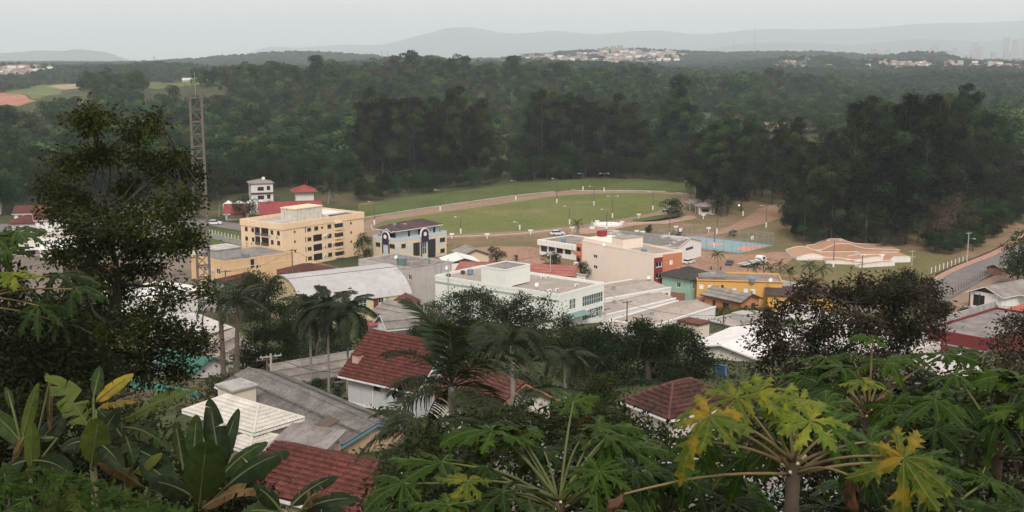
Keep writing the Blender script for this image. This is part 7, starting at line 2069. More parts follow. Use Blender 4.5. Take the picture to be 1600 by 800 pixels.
near_papayas()

# ---- banana plants
BAN_G = leafy('banana_green', (.019, .036, .010), (.085, .11, .035), (.03, .048, .011), .62, rough=.5, scale=1.2)
BAN_D = leafy('banana_dark', (.009, .019, .007), (.04, .06, .019), (.016, .027, .008), .62, rough=.5, scale=1.2)
BAN_L = leafy('banana_light', (.055, .085, .018), (.16, .18, .065), (.085, .105, .02), .55, rough=.5, scale=1.2, trans=.35)
BAN_Y = leafy('banana_yellow', (.20, .17, .02), (.28, .24, .05), (.30, .13, .015), .5, rough=.45, scale=1.0, trans=.35)
BAN_B = leafy('banana_withered', (.060, .032, .016), (.12, .075, .04), (.12, .07, .03), .5, rough=.8, scale=2.0, trans=.15)
def banana_leaf(seed, B, T, width, arch, face, tears, fold):
    rng = np.random.default_rng(seed)
    n = 44; t = np.linspace(0, 1, n)
    B, T = np.array(B), np.array(T); L = np.linalg.norm(T - B)
    ctrl = (B + T) / 2 + np.array([0, 0, arch * L])
    P = ((1 - t) ** 2)[:, None] * B + (2 * t * (1 - t))[:, None] * ctrl + (t ** 2)[:, None] * T
    tan = unit(np.gradient(P, axis=0))
    view = unit(CAMP - (B + T) / 2)
    nr = unit(face * view + (1 - face) * np.array([0, 0, 1.0]))
    side = unit(np.cross(tan, nr)); nrm = unit(np.cross(side, tan))
    w = width * .5 * np.clip(np.sin(np.pi * np.clip((t - .06) / .94, 0, 1) ** .75), 0, 1) ** .55
    V, F, rib = [], [], []
    for s in (-1, 1):
        cuts = sorted(rng.choice(np.arange(5, n - 2), tears, replace=False)) if tears else []
        segs = np.split(np.arange(n), [c for c in cuts])
        for k, sg in enumerate(segs):
            if k > 0: sg = np.concatenate([[sg[0] - 1], sg])
            fo = fold + rng.normal(0, .10 + .25 * (tears > 6)); sk = rng.normal(0, .04 + .06 * (tears > 6)); sh = rng.uniform(.88, 1.05)
            b = len(V)
            for i in sg:
                for u, rb in ((0, 1), (.035, 0), (.35, 0), (.7, 0), (1, 0)):
                    x = u * w[i] * sh
                    p = P[i] + side[i] * s * x * math.cos(fo * u) - nrm[i] * x * math.sin(fo * u) * .9 + tan[i] * (sk * u * width * 1.2 + .10 * width * u) + nrm[i] * .006 * math.sin(i * .7 + seed) * u
                    V.append(p); rib.append(rb)
            m = len(sg)
            for i in range(m - 1):
                for j in range(4):
                    q = (b + i * 5 + j, b + (i + 1) * 5 + j, b + (i + 1) * 5 + j + 1, b + i * 5 + j + 1)
                    F.append(q if s > 0 else q[::-1])
    return np.array(V), np.array(F), np.array(rib), P
def banana(name, label, base, d, leaves, seed, stem=.11):
    B0 = pd(*base, d); O = np.array([B0[0], B0[1], ground(B0[0], B0[1])])
    e = empty(name, tuple(O), 0, label, 'banana plant', 'banana plants at the lower left')
    H = B0 - O
    MB().tube([(0, 0, -.4), (0, 0, H[2] * .5), tuple(H + np.array([0, 0, .15]))], [stem * 1.3, stem * 1.05, stem * .5], 10).build('stem', plain('banana_stem', (.07, .075, .03), wear=.4, scale=4), e, smooth=True)
    for i, (bx, by, tx, ty, w, mat, arch, face, tears, dd) in enumerate(leaves):
        Bp, Tp = pd(bx, by, d + dd * .3), pd(tx, ty, d + dd)
        V, F, rib, P = banana_leaf(seed * 50 + i, Bp, Tp, w / FPX * d, arch, face, tears, .35)
        o = link('leaf', mesh_np('leaf', V - O, F, mat, rib=rib, smooth=True), e)
        m = MB(); pts = [H * .0 + (B0 - O), Bp - O] + [p - O for p in P[4::8]]
        m.tube(pts, np.linspace(.030, .006, len(pts)), 5).build('midrib', STALK, o, smooth=True)
banana('banana_plant', 'large banana plant with broad paddle leaves in front of the white tiles', (318, 798), 17, [
    (312, 792, 322, 694, 70, BAN_G, .02, .80, 0, -.8), (302, 720, 307, 650, 34, BAN_G, .02, .75, 0, .2), (344, 735, 328, 628, 44, BAN_D, .03, .7, 1, .6), (286, 730, 274, 660, 24, BAN_G, .03, .6, 0, .3), (340, 752, 415, 692, 38, BAN_G, .18, .45, 2, .2), (350, 765, 448, 708, 56, BAN_D, .16, .5, 3, -.3),
    (312, 798, 428, 768, 30, BAN_B, .22, .4, 8, -.6), (304, 778, 236, 752, 44, BAN_D, .15, .5, 1, -.5), (330, 760, 372, 640, 30, BAN_D, .05, .4, 1, .8), (345, 778, 400, 735, 40, BAN_D, .1, .6, 1, -.2)], 1)
banana('banana_plant', 'banana plant with one yellow leaf left of the white tiles', (146, 735), 20, [
    (143, 732, 153, 658, 52, BAN_L, .02, .75, 0, -.4), (143, 675, 86, 596, 50, BAN_L, .10, .65, 10, .2), (146, 622, 157, 574, 24, BAN_G, .02, .6, 1, .4), (146, 632, 207, 586, 24, BAN_Y, .08, .6, 2, .3), (150, 640, 208, 628, 18, BAN_Y, .15, .5, 9, .1), (140, 690, 98, 700, 36, BAN_D, .2, .5, 2, -.3), (150, 690, 190, 730, 40, BAN_D, .2, .5, 3, -.4), (148, 700, 185, 640, 34, BAN_D, .1, .5, 2, .6)], 2)
banana('banana_plant', 'banana plant with long torn leaf lying before the turquoise wall', (198, 742), 21, [
    (190, 660, 308, 608, 30, BAN_L, .10, .5, 16, .3), (192, 668, 262, 700, 36, BAN_G, .25, .5, 12, -.2), (196, 680, 210, 726, 32, BAN_G, .15, .7, 8, -.3), (206, 742, 252, 710, 26, BAN_L, .08, .6, 0, -.4), (226, 764, 152, 724, 26, BAN_B, .15, .5, 6, -.6), (195, 690, 245, 660, 40, BAN_D, .2, .5, 6, .5), (200, 700, 270, 740, 46, BAN_D, .2, .55, 3, -.2), (196, 690, 150, 640, 36, BAN_D, .15, .5, 3, .7), (215, 720, 280, 770, 40, BAN_D, .15, .6, 2, -.5)], 3)
banana('banana_plant', 'banana plant with upright leaves at the left edge', (45, 742), 22, [
    (34, 690, 59, 600, 22, BAN_L, .05, .6, 2, .2), (50, 740, 49, 662, 28, BAN_L, .02, .75, 0, -.3), (90, 684, 12, 700, 18, BAN_G, .12, .5, 1, .1), (78, 594, 78, 672, 12, BAN_B, .02, .7, 6, .2), (40, 700, -20, 640, 40, BAN_G, .15, .5, 4, .2), (48, 710, 100, 650, 44, BAN_D, .12, .5, 3, .5), (44, 720, 0, 740, 40, BAN_D, .2, .5, 2, -.3), (20, 640, 10, 606, 14, BAN_G, .1, .6, 2, .6), (52, 720, 110, 740, 44, BAN_D, .2, .55, 2, -.4), (40, 680, 20, 720, 14, BAN_B, .1, .7, 5, -.2)], 4)
banana('banana_plant', 'low banana plant in front of the red barrel tiles', (470, 830), 15, [
    (450, 795, 525, 745, 34, BAN_D, .18, .45, 2, .2), (460, 805, 560, 780, 34, BAN_D, .2, .5, 4, .1), (440, 800, 400, 760, 34, BAN_D, .15, .5, 2, -.2), (470, 800, 500, 770, 26, BAN_B, .2, .6, 7, -.4), (450, 810, 380, 800, 36, BAN_G, .2, .5, 3, -.3), (480, 820, 540, 800, 40, BAN_D, .15, .5, 2, -.3)], 5)

# ---- finger-leaved shrub at the bottom left: each leaf a part
def finger_shrub():
    rng = np.random.default_rng(17)
    ms = []
    for k in range(4):
        V, F, var = [], [], []
        for j in range(7):
            a = math.radians(-105 + 35 * j) + rng.normal(0, .06); L = (1 - .25 * abs(j - 3) / 3) * rng.uniform(.9, 1.1)
            d = np.array([math.cos(a), math.sin(a), 0]); s = np.array([-d[1], d[0], 0]); b = len(V)
            for t, w in ((0, .01), (.3, .08), (.6, .10), (.85, .05), (1, .0)):
                c = d * t * L + np.array([0, 0, .08 * t - .35 * t * t])
                V += [c - s * w - np.array([0, 0, w * .5]), c, c + s * w - np.array([0, 0, w * .5])]
            for i in range(4):
                for q in (0, 1): F.append((b + i * 3 + q, b + i * 3 + q + 1, b + i * 3 + 4 + q, b + i * 3 + 3 + q))
                var += [.5 + rng.normal(0, .15)] * 2
        ms.append(mesh_np('leaf', np.array(V), np.array(F), F_CASS, var=np.clip(var, 0, 1), smooth=True))
    O = pd(100, 830, 6.3); O[2] = ground(O[0], O[1])
    e = empty('finger_leaved_shrub', tuple(O), 0, 'bright finger leaved shrub at the bottom left corner', 'shrub')
    poly = np.array([(-30, 738), (20, 730), (70, 732), (120, 748), (170, 764), (240, 782), (300, 800), (300, 860), (-30, 860)], float)
    P = rng.uniform(poly.min(0), poly.max(0), (2000, 2)); P = P[in_poly(P, poly)][:290]
    st = MB()
    for x, y in P:
        d = 6.2 + rng.uniform(-.7, .7) + (800 - y) / 100 * .8
        J = pd(x, y, d); r = rng.uniform(.075, .13)
        n = unit(np.array([0, 0, 1.0]) + .45 * unit(CAMP - J) + rng.normal(0, .25, 3)); m = rng.normal(0, 1, 3); m[2] = -.2
        m = unit(m - n * (m @ n)); b = np.cross(n, m)
        o = link('leaf', ms[rng.integers(4)], e, tuple(J - O), None, r)
        o.rotation_mode = 'QUATERNION'; o.rotation_quaternion = Matrix((m, b, n)).transposed().to_quaternion()
        if rng.random() < .5: st.tube([J - O, J - O - np.array([rng.normal(0, .05), rng.normal(0, .05), rng.uniform(.2, .5)])], [.003, .006], 4, cap=False)
    st.build('twigs', BARK, e)['kind'] = 'stuff'
F_CASS = foliage('finger_leaves', (.010, .021, .005), (.021, .039, .009), (.044, .07, .015), obj_var=.35, trans=.25)
finger_shrub()

# small red flowering shrub
def red_flowers():
    e = hero_tree('red_flower_shrub', 'small shrub with red flowers under the broad papaya leaf', [(905, 650), (940, 650), (945, 675), (910, 680)], 26, .5, 14, 30, .12, .10, F_DARK, (925, 720), .03, 33, limbs=5, cat='shrub')
    rng = np.random.default_rng(3); P = rng.uniform((905, 650), (942, 672), (60, 2))
    C = np.array([pd(x, y, 25.6 + rng.normal(0, .2)) for x, y in P]) - np.array(e.location)
    V, F = leaf_quads(C, .12, rng, .9, .3)
    o = link('flowers', mesh_np('flowers', V, F, plain('scarlet_petals', (.42, .02, .025))), e); o['kind'] = 'stuff'
red_flowers()
# ------------------------------------------------------------------ tower, poles, lamps, vehicles, skate ramps
def lattice_tower():
    d = 246; p = pd(317, 400, d)
    e = empty('lattice_tower', (p[0], d, ground(p[0], d)), .25, 'tall rusty lattice mast with whip antennas beside the big evergreen', 'mast')
    RUSTM = plain('rusty_lattice', (.13, .112, .098), wear=.3, scale=1)
    H = 50.2 - ground(p[0], d); w = 1.3
    c4 = [(-w, -w), (w, -w), (w, w), (-w, w)]
    for c in c4: MB().bar((*c, -1), (c[0] * .9, c[1] * .9, H), .5).build('leg', RUSTM, e)
    zs = np.arange(2, H, 2.6)
    for i, z in enumerate(zs):
        k = 1 - .1 * z / H; m = MB()
        for a, b in zip(c4, c4[1:] + c4[:1]): m.bar((a[0] * k, a[1] * k, z), (b[0] * k, b[1] * k, z), .28)
        m.build('cross_brace', RUSTM, e)
        m = MB()
        for j in (0, 2):
            a, b = c4[j], c4[j + 1]; s = 1 if i % 2 else -1
            m.bar((a[0] * k, a[1] * k, z if s > 0 else min(z + 2.6, H)), (b[0] * k, b[1] * k, min(z + 2.6, H) if s > 0 else z), .17)
        m.build('diagonal', RUSTM, e)
    m = MB(); m.box(-1.4, -1.4, H, 1.4, 1.4, H + .2); m.build('platform', RUSTM, e)
    for i in range(16):                                          # whip antennas on outriggers
        a = i / 16 * 6.283; r = 2.2 + 1.6 * (i % 3 == 0); x, y = r * math.cos(a), r * math.sin(a)
        m = MB(); m.bar((math.cos(a), math.sin(a), H + .6), (x, y, H + 1.0), .06)
        m.bar((x, y, H - .4), (x, y, H + 2.4 + (i % 3) * .6), .07); m.build('whip_antenna', RUSTM, e)
    MB().bar((0, 0, H), (0, 0, H + 5.5), .1).build('whip_antenna', STEEL, e)
lattice_tower()

CPOLE = plain('pole_concrete', (.36, .34, .31), wear=.2)
WPOLE = plain('pole_wood', (.11, .085, .065), wear=.3)
def utility_pole(px, py_top, d, label, mat=CPOLE, arms=1, lamp=False, h=None, rz=.5):
    t = pd(px, py_top, d); g = ground(t[0], t[1]); h = t[2] - g
    e = empty('utility_pole', (t[0], t[1], g), rz, label, 'utility pole')
    MB().tube([(0, 0, -1), (0, 0, h)], [.18, .12], 8).build('pole', mat, e)
    for k in range(arms):
        a = MB().box(-1.2, -.06, h - .35 - k * 1.6, 1.2, .06, h - .22 - k * 1.6).build('crossarm', mat, e)
        for x in (-1.1, -.5, .5, 1.1): MB().tube([(x, 0, h - .22 - k * 1.6), (x, 0, h - .02 - k * 1.6)], [.05, .03], 6).build('insulator', CONC, a)
    if lamp:
        MB().tube([(0, 0, h - 2.0), (.0, -.9, h - 1.6), (0, -1.8, h - 1.6)], .04, 5).build('lamp_arm', STEEL, e)
        MB().box(-.15, -2.4, h - 1.68, .15, -1.7, h - 1.55).build('lamp_head', WHITE, e)
    return np.array([t[0], t[1], t[2] - .1])
def wire(a, b, label, sag=.8):
    e = empty('power_line', tuple(a), 0, label, 'wire', 'power lines between the poles')
    a, b = np.array(a), np.array(b)
    pts = [(b - a) * t - np.array([0, 0, sag * 4 * t * (1 - t)]) for t in np.linspace(0, 1, 12)]
    MB().tube(pts, .03, 4).build('cable', BLACK, e)
p1 = utility_pole(423, 553, 122, 'concrete pole in front of the round dark tree'); p2 = utility_pole(417, 558, 126, 'wooden pole just behind the concrete pole by the palms', WPOLE)
p3 = utility_pole(456, 389, 268, 'dark utility pole beside the apricot block', WPOLE, 1)
p4 = utility_pole(980, 470, 232, 'utility pole with transformer before the white sheds', WPOLE, 1)
p5 = utility_pole(1426, 391, 318, 'pale utility pole with two crossarms beside the skate lawn', CPOLE, 2); p6 = utility_pole(1514, 363, 330, 'tall pale pole with street lamp at the road', CPOLE, 1, True)
p7 = utility_pole(1174, 497, 226, 'thin dark pole on the pale terrace', WPOLE, 0); p8 = utility_pole(1131, 489, 240, 'thin dark pole at the left of the pale terrace', WPOLE, 0)
p9 = utility_pole(700, 404, 250, 'slim pole before the grey block', CPOLE, 0); p10 = utility_pole(860, 392, 285, 'pale pole with dish beside the garage tree', CPOLE, 1)
p11 = utility_pole(352, 422, 232, 'thin dark pole at the corner of the apricot block', WPOLE, 1); p12 = utility_pole(1348, 398, 300, 'thin pole in front of the skate ramps', WPOLE, 0)
wire(p5, p6, 'slack wire from the skate lawn pole to the road pole', 1.2); wire(p1, pd(560, 580, 118), 'thin wire running right from the concrete pole'); wire(p3, pd(540, 420, 262), 'thin wire beside the apricot block', .6)
for i, (a, b, d0, d1) in enumerate((((560, 420), (700, 408), 265, 250), ((700, 408), (860, 396), 250, 285), ((860, 396), (980, 474), 285, 232), ((980, 474), (1130, 492), 232, 240), ((1131, 492), (1300, 470), 240, 250), ((456, 392), (352, 425), 268, 232), ((423, 557), (300, 590), 122, 118), ((1174, 500), (1280, 540), 226, 180))):
    wire(pd(*a, d0), pd(*b, d1), ('cable over the barrel hall', 'cable over the grey block', 'cable over the red roofed store', 'cable before the white sheds', 'cable over the pale terraces', 'cable over the apricot block', 'cable towards the turquoise wall', 'cable over the brown terrace')[i], 1.0)
wire(p2, pd(280, 520, 150), 'thin wire running left behind the evergreen leaves')

def lamp_post(px, py, hpx, label, double=False, group='lamp posts round the field', lit=False):
    p = pg(px, py); h = hpx / FPX * p[1]
    e = empty('lamp_post', tuple(p), 0, label, 'lamp post', group)
    MB().tube([(0, 0, 0), (0, 0, 1.9)], .26, 8).build('painted_base', WHITE, e)
    MB().tube([(0, 0, 1.9), (0, 0, h)], [.16, .09], 7).build('pole', plain('lamp_pole', (.09, .09, .09)), e)
    for s in ((-1, 1) if double else (-1,)):
        MB().tube([(0, 0, h - .2), (s * .8, 0, h + .25), (s * 1.6, 0, h + .3)], .05, 5).build('arm', STEEL, e)
        if lit:
            m = bpy.data.materials.get('lit_lamp')
            if not m:
                m, nt, bs, out = _nodes('lit_lamp'); bs.inputs['Emission Color'].default_value = (1, .85, .7, 1); bs.inputs['Emission Strength'].default_value = 1.6
            MB().tube([(s * 1.5, 0, h + .15), (s * 1.8, 0, h + .35)], [.25, .2], 8).build('lamp_head', m, e)
        else: MB().box(s * 1.4, -.16, h + .22, s * 2.2, .16, h + .36).build('lamp_head', WHITE, e)
for i, (x, y, h, lab, db) in enumerate(((585, 352, 36, 'lamp post at the left bend of the track', False), (688, 330, 32, 'lamp post at the far left of the track', False), (806, 313, 30, 'lamp post at the far side of the track', False), (870, 318, 38, 'tall lamp post inside the far end of the field', False), (911, 298, 26, 'pale post beyond the far kerb', False), (944, 300, 28, 'double lamp post at the far end of the track', True),
        (928, 322, 30, 'lamp post in the middle of the field end', False), (1020, 329, 28, 'lamp post at the right of the field', False), (957, 341, 34, 'double lamp post at the near edge of the field', True), (890, 351, 28, 'lamp post at the near edge beside the stout palm', False), (948, 362, 34, 'lamp post beside the white fountain', False), (1046, 372, 44, 'lamp post between field and sports court', False), (1078, 318, 34, 'lamp post at the edge of the grove', False),
        (1120, 366, 30, 'white footed post behind the sports court', False), (1197, 356, 34, 'lamp post on the red path under the grove', False), (1161, 338, 16, 'lit lamp glowing under the grove trees', False), (1302, 418, 42, 'double lamp post among the skate ramps', True), (720, 366, 26, 'thin post at the near left of the field', False), (812, 360, 12, 'short white post at the near track kerb', False), (1116, 388, 30, 'post at the far corner of the sports court', False))):
    lamp_post(x, y, h, lab, db, lit=(i == 15))

def bench_bollard(px, py, label):
    p = pg(px, py); e = empty('sign_post', tuple(p), .2, label, 'post', 'white posts along the track')
    MB().box(-.12, -.12, 0, .12, .12, 1.4).build('post', WHITE, e); MB().box(-.75, -.25, 1.4, .75, .25, 1.9).build('cap', WHITE, e)
for x, y, lab in ((706, 374, 'white capped post left of the cream cottage'), (761, 374, 'white capped post at the near track, second from the left'), (829, 368, 'white capped post left of the white garages'), (894, 363, 'white capped post beside the stout palm'), (933, 353, 'white capped post beside the fountain'), (972, 354, 'white capped post right of the fountain'), (998, 342, 'white post at the lawn wedge'), (1107, 364, 'white capped post behind the sports court'), (995, 369, 'white capped post behind the warehouse roof, left'), (1004, 370, 'white capped post behind the warehouse roof, right'), (1056, 362, 'bent white post beside the court shrub'), (1099, 343, 'white post at the kiosk')):
    bench_bollard(x, y, lab)

def goal(px, py, w, label):
    p = pg(px, py); GM = plain('weathered_goal', (.3, .3, .29)); e = empty('goal_frame', tuple(p), -.3, label, 'goal')
    for s in (-1, 1): MB().bar((s * w / 2, 0, 0), (s * w / 2, 0, 2.4), .09).build('post', GM, e)
    MB().bar((-w / 2, 0, 2.4), (w / 2, 0, 2.4), .09).build('crossbar', GM, e)
goal(915, 326, 6.5, 'white football goal frame on the grass field')
def fountain():
    p = pg(949, 353); e = empty('fountain', tuple(p), 0, 'low white curved fountain wall beside the track', 'fountain')
    m = MB()
    pts = [(5.2 * math.cos(t), 4.0 * math.sin(t)) for t in np.linspace(0, 2 * math.pi, 25)]
    for a, b in zip(pts[:-1], pts[1:]): m.bar((*a, .4), (*b, .4), .6, .8)
    m.build('basin_wall', WHITE, e); MB().prism(pts[:-1], .1, .3).build('basin_floor', WHITE, e); MB().prism([(x * .3, y * .3) for x, y in pts[:-1]], .3, 1.1).build('plinth', WHITE, e)
    q = pg(925, 358); f = empty('kiosk_statue', tuple(q), 0, 'small pale green monument beside the fountain', 'monument')
    MB().box(-.8, -.8, 0, .8, .8, .9).build('base', WHITE, f); MB().tube([(0, 0, .9), (0, 0, 2.0), (0, 0, 2.8)], [.6, .45, .25], 8).build('figure', plain('verdigris', (.22, .36, .27)), f)
fountain()

def car(px, py, rz, colmat, label, s=1.0):
    p = pg(px, py); e = empty('parked_car', tuple(p), rz, label, 'car', 'parked cars'); e.scale = (s, s, s)
    prof = [(-2.1, .35), (-2.15, .75), (-1.95, .92), (-1.0, .98), (1.35, .98), (2.0, .86), (2.15, .6), (2.1, .35)]
    def ext(pr, w, nm, mat, par, taper=0):
        n = len(pr); vs = [(x, -w, z) for x, z in pr] + [(x, w, z) for x, z in pr]
        return MB().add(vs, [tuple(range(n)), tuple(range(2 * n - 1, n - 1, -1))] + [(i, n + i, n + (i + 1) % n, (i + 1) % n) for i in range(n)]).build(nm, mat, par)
    ext(prof, .85, 'body', colmat, e)
    ext([(-1.75, .981), (-1.25, 1.42), (.35, 1.46), (1.1, .981)], .72, 'cabin', GLASS, e)
    ext([(-1.3, 1.43), (-1.2, 1.49), (.3, 1.52), (.42, 1.45)], .70, 'roof', colmat, e)
    for x in (-1.3, 1.3):
        for y in (-.78, .78):
            w = MB().tube([(x, y - .1, .33), (x, y + .1, .33)], .33, 14).build('wheel', BLACK, e)
            MB().tube([(x, y - .12, .33), (x, y + .12, .33)], .17, 8).build('rim', STEEL, w)
    for y in (-.55, .55): MB().box(2.1, y - .2, .62, 2.17, y + .2, .76).build('headlight', FRAME, e)
car(871, 368, .2, plain('car_silver', (.62, .63, .65), rough=.35), 'silver car parked beside the stout palm', 1.15)
car(1059, 394, .9, plain('car_red', (.22, .02, .025), rough=.35), 'dark red car beside the sports court', 1.15)
car(335, 352, .1, plain('car_white', (.65, .66, .67), rough=.35), 'white car on the street behind the lattice tower', 1.2)
car(1106, 455, .4, plain('car_grey', (.2, .2, .21), rough=.35), 'grey car under the yellow house')

for i, (x, y, r_, c_) in enumerate(((735, 400, .3, (.5, .5, .5)), (1140, 414, 1.2, (.08, .09, .12)), (1076, 412, .8, (.6, .6, .58)), (690, 385, .2, (.3, .05, .05)), (250, 352, .1, (.3, .3, .32)))):
    car(x, y, r_, plain('car_paint_%d' % i, c_, rough=.35), ('pale grey car on the red soil yard', 'dark car on the parking soil', 'pale car beside the green house', 'red car at the near track edge', 'grey car on the street behind the evergreen')[i])
def truck():
    p = pg(1176, 416); e = empty('flatbed_truck', tuple(p), .62, 'white tow truck with a grey flatbed on the red soil', 'truck')
    W = plain('truck_white', (.7, .71, .72), rough=.4)
    n = [(2.4, .6), (2.4, 2.3), (2.7, 2.75), (4.0, 2.75), (4.6, 1.7), (4.75, 1.5), (4.75, .6)]
    vs = [(x, -1.1, z) for x, z in n] + [(x, 1.1, z) for x, z in n]; k = len(n)
    MB().add(vs, [tuple(range(k)), tuple(range(2 * k - 1, k - 1, -1))] + [(i, k + i, k + (i + 1) % k, (i + 1) % k) for i in range(k)]).build('cab', W, e)
    MB().add([(4.08, -1.0, 2.65), (4.08, 1.0, 2.65), (4.62, 1.0, 1.75), (4.62, -1.0, 1.75)], [(0, 1, 2, 3)]).build('windscreen', GLASS, e)
    for y in (-1.11, 1.11): MB().box(3.0, y - .01, 1.75, 4.0, y + .01, 2.5).build('side_window', GLASS, e)
    m = MB(); m.add([(-4.8, -1.2, .75), (2.2, -1.2, 1.15), (2.2, 1.2, 1.15), (-4.8, 1.2, .75), (-4.8, -1.2, .95), (2.2, -1.2, 1.35), (2.2, 1.2, 1.35), (-4.8, 1.2, .95)], [(3, 2, 1, 0), (4, 5, 6, 7), (0, 1, 5, 4), (1, 2, 6, 5), (2, 3, 7, 6), (3, 0, 4, 7)])
    bed = m.build('flatbed', plain('bed_grey', (.25, .26, .27)), e)
    for y in (-1.16, 1.16): MB().bar((-4.8, y, 1.0), (2.2, y, 1.42), .08, .14).build('side_rail', WHITE, bed)
    MB().box(2.15, -1.1, 1.2, 2.3, 1.1, 2.5).build('headboard', W, e)
    for x in (-3.0, -2.0, 3.4):
        for y in (-1.0, 1.0):
            w = MB().tube([(x, y - .14, .48), (x, y + .14, .48)], .48, 16).build('wheel', BLACK, e); MB().tube([(x, y - .16, .48), (x, y + .16, .48)], .24, 8).build('rim', STEEL, w)
    MB().box(-4.6, -.4, .5, 4.4, .4, .75).build('chassis', DARKSTEEL, e)
truck()

def skate_park():
    SAL = plain('ramp_salmon', (.40, .235, .15), wear=.15, scale=.4, streak=(.33, .2, .135)); SW = plain('ramp_white', (.70, .69, .66), wear=.08, streak=(.55, .53, .5))
    def item(nm, label, x0, prof, v0, v1, th=0.0, side=None):
        """Ramp: profile (u, z) along the width, extruded v0..v1 in depth; white sides, salmon riding surface."""
        p = pz(*x0, 0); e = empty(nm, (p[0], p[1], .08), th, label, 'skate ramp', 'skate ramps on the dry lawn')
        prof = [(u * .88, z * .55) for u, z in prof]; n = len(prof)
        for v in (v0, v1):
            pts = [(prof[0][0], v, 0)] + [(u, v, z) for u, z in prof] + [(prof[-1][0], v, 0)]
            MB().add(pts, [tuple(range(n + 2))]).build('side_wall', side or SW, e)
        vs = [(u, v, z) for v in (v0, v1) for u, z in prof]
        MB().add(vs, [(i, i + 1, n + i + 1, n + i) for i in range(n - 1)]).build('riding_surface', SAL, e)
        for u, z in (prof[0], prof[-1]):
            if z > .3: MB().add([(u, v0, 0), (u, v1, 0), (u, v1, z), (u, v0, z)], [(0, 1, 2, 3)]).build('end_wall', SW, e)
        for v in (v0, v1):
            pts = [(u, v, z + .06) for u, z in prof]; MB().tube(pts, .09, 5).build('coping', SW, e)
        return e
    arc = lambda u0, u1, z0, z1, n=6: [(u0 + (u1 - u0) * t, z0 + (z1 - z0) * (1 - math.cos(t * math.pi / 2)) if z1 < z0 else z0 + (z1 - z0) * math.sin(t * math.pi / 2) ** 2) for t in np.linspace(0, 1, n)]
    item('skate_wave', 'leftmost skate ramp rising in a rounded wave', (1245, 407), [(0, 1.5), (1, 2.0), (3, 3.0), (5, 3.4), (7, 3.0), (9, 1.7), (11, .9), (12.5, .8)], 0, 14)
    item('skate_peak', 'tall flat topped centre skate ramp', (1284, 402), [(0, .8), (3, 1.4), (5.5, 3.2), (7.2, 4.6), (12.5, 4.6), (15, 3.0), (18, 1.8), (30, 1.2)], 9, 19, side=SAL)
    item('skate_platform', 'low salmon platform in front of the centre ramp', (1266, 409), [(0, .7), (8, .9), (17, .9), (24, 1.0)], 0, 14, side=SAL)
    item('skate_wedge', 'white sided curved wedge at the front of the ramps', (1289, 411), [(0, 1.5), (2, 1.7), (5, 1.6), (8, .9), (11, .3)], -2, 4, -.12)
    item('skate_box', 'long white walled box at the front right of the ramps', (1340, 418), [(0, .9), (3, 1.4), (8, 2.0), (13, 2.2)], -1, 1.5, .28)
    item('skate_bank', 'raised salmon bank with white rim behind the long box', (1338, 412), [(0, 1.0), (2, 1.6), (6, 2.6), (9, 2.8), (9.5, 2.8)], 2, 9, .0)
    item('skate_quarter', 'separate quarter pipe at the right of the skate ramps', (1382, 411), [(0, .3), (1.2, .7), (2.2, 1.6), (3.0, 3.0), (9, 3.0)], 0, 8, .12)
    p = pz(1382, 406, 0); e = empty('skate_slab', (p[0], p[1], .1), 0, 'white low slab between box and quarter pipe', 'skate ramp', 'skate ramps on the dry lawn')
    MB().box(-7, 0, 0, 3, 6, 1.6).build('slab', SW, e); MB().box(-6.8, .2, 1.602, 2.8, 5.8, 1.7).build('riding_surface', SAL, e)
skate_park()

# paving strips, garden wall and fences
def low_wall(a, b, h, mat, label, t=.25):
    p, q = pg(*a), pg(*b); e = empty('garden_wall', tuple(p), 0, label, 'wall'); v = q - p
    MB().bar((0, 0, h / 2 - .3), (v[0], v[1], v[2] + h / 2 - .3), t, h + .6).build('wall_body', mat, e); MB().bar((0, 0, h + .05), (v[0], v[1], v[2] + h + .05), t + .12, .1).build('coping', mat, e)
low_wall((1195, 446), (1286, 468), 2.2, WHITE, 'white garden wall behind the row of palms')
low_wall((1210, 432), (1262, 434), .5, PAVE, 'low pinkish edging beyond the palms')
low_wall((322, 371), (394, 388), 1.6, CONC, 'pale post and panel wall along the street lawn')
low_wall((1118, 586), (1134, 590), 1.5, plain('blue_hoarding', (.05, .14, .26)), 'small blue wall beside the mango tree')
def fence(a, b, n, hp, mat, label, group):
    p, q = pg(*a), pg(*b); e = empty('fence', tuple(p), 0, label, 'fence', group); v = q - p
    for k in range(n + 1): w = v * k / n; MB().bar((w[0], w[1], w[2] - .2), (w[0], w[1], w[2] + hp), .16).build('post', mat, e)
    for z in (.4, .9, 1.3):
        if z < hp: MB().bar((0, 0, z), (v[0], v[1], v[2] + z), .03).build('rail', STEEL, e)
fence((1455, 428), (1510, 409), 9, 1.8, WHITE, 'white post fence along the skate lawn', 'roadside fences')
fence((1484, 462), (1546, 428), 15, 1.6, plain('fence_brown', (.16, .08, .06)), 'reddish post fence on the near side of the road', 'roadside fences')
fence((322, 366), (394, 383), 14, 1.9, WHITE, 'white posts along the lawn behind the tower', 'lawn fence')
kerb([(1462, 430), (1500, 413), (1545, 396), (1570, 383)], 'low dark kerb along the road path', .3, .35, DARKWOOD, 5)

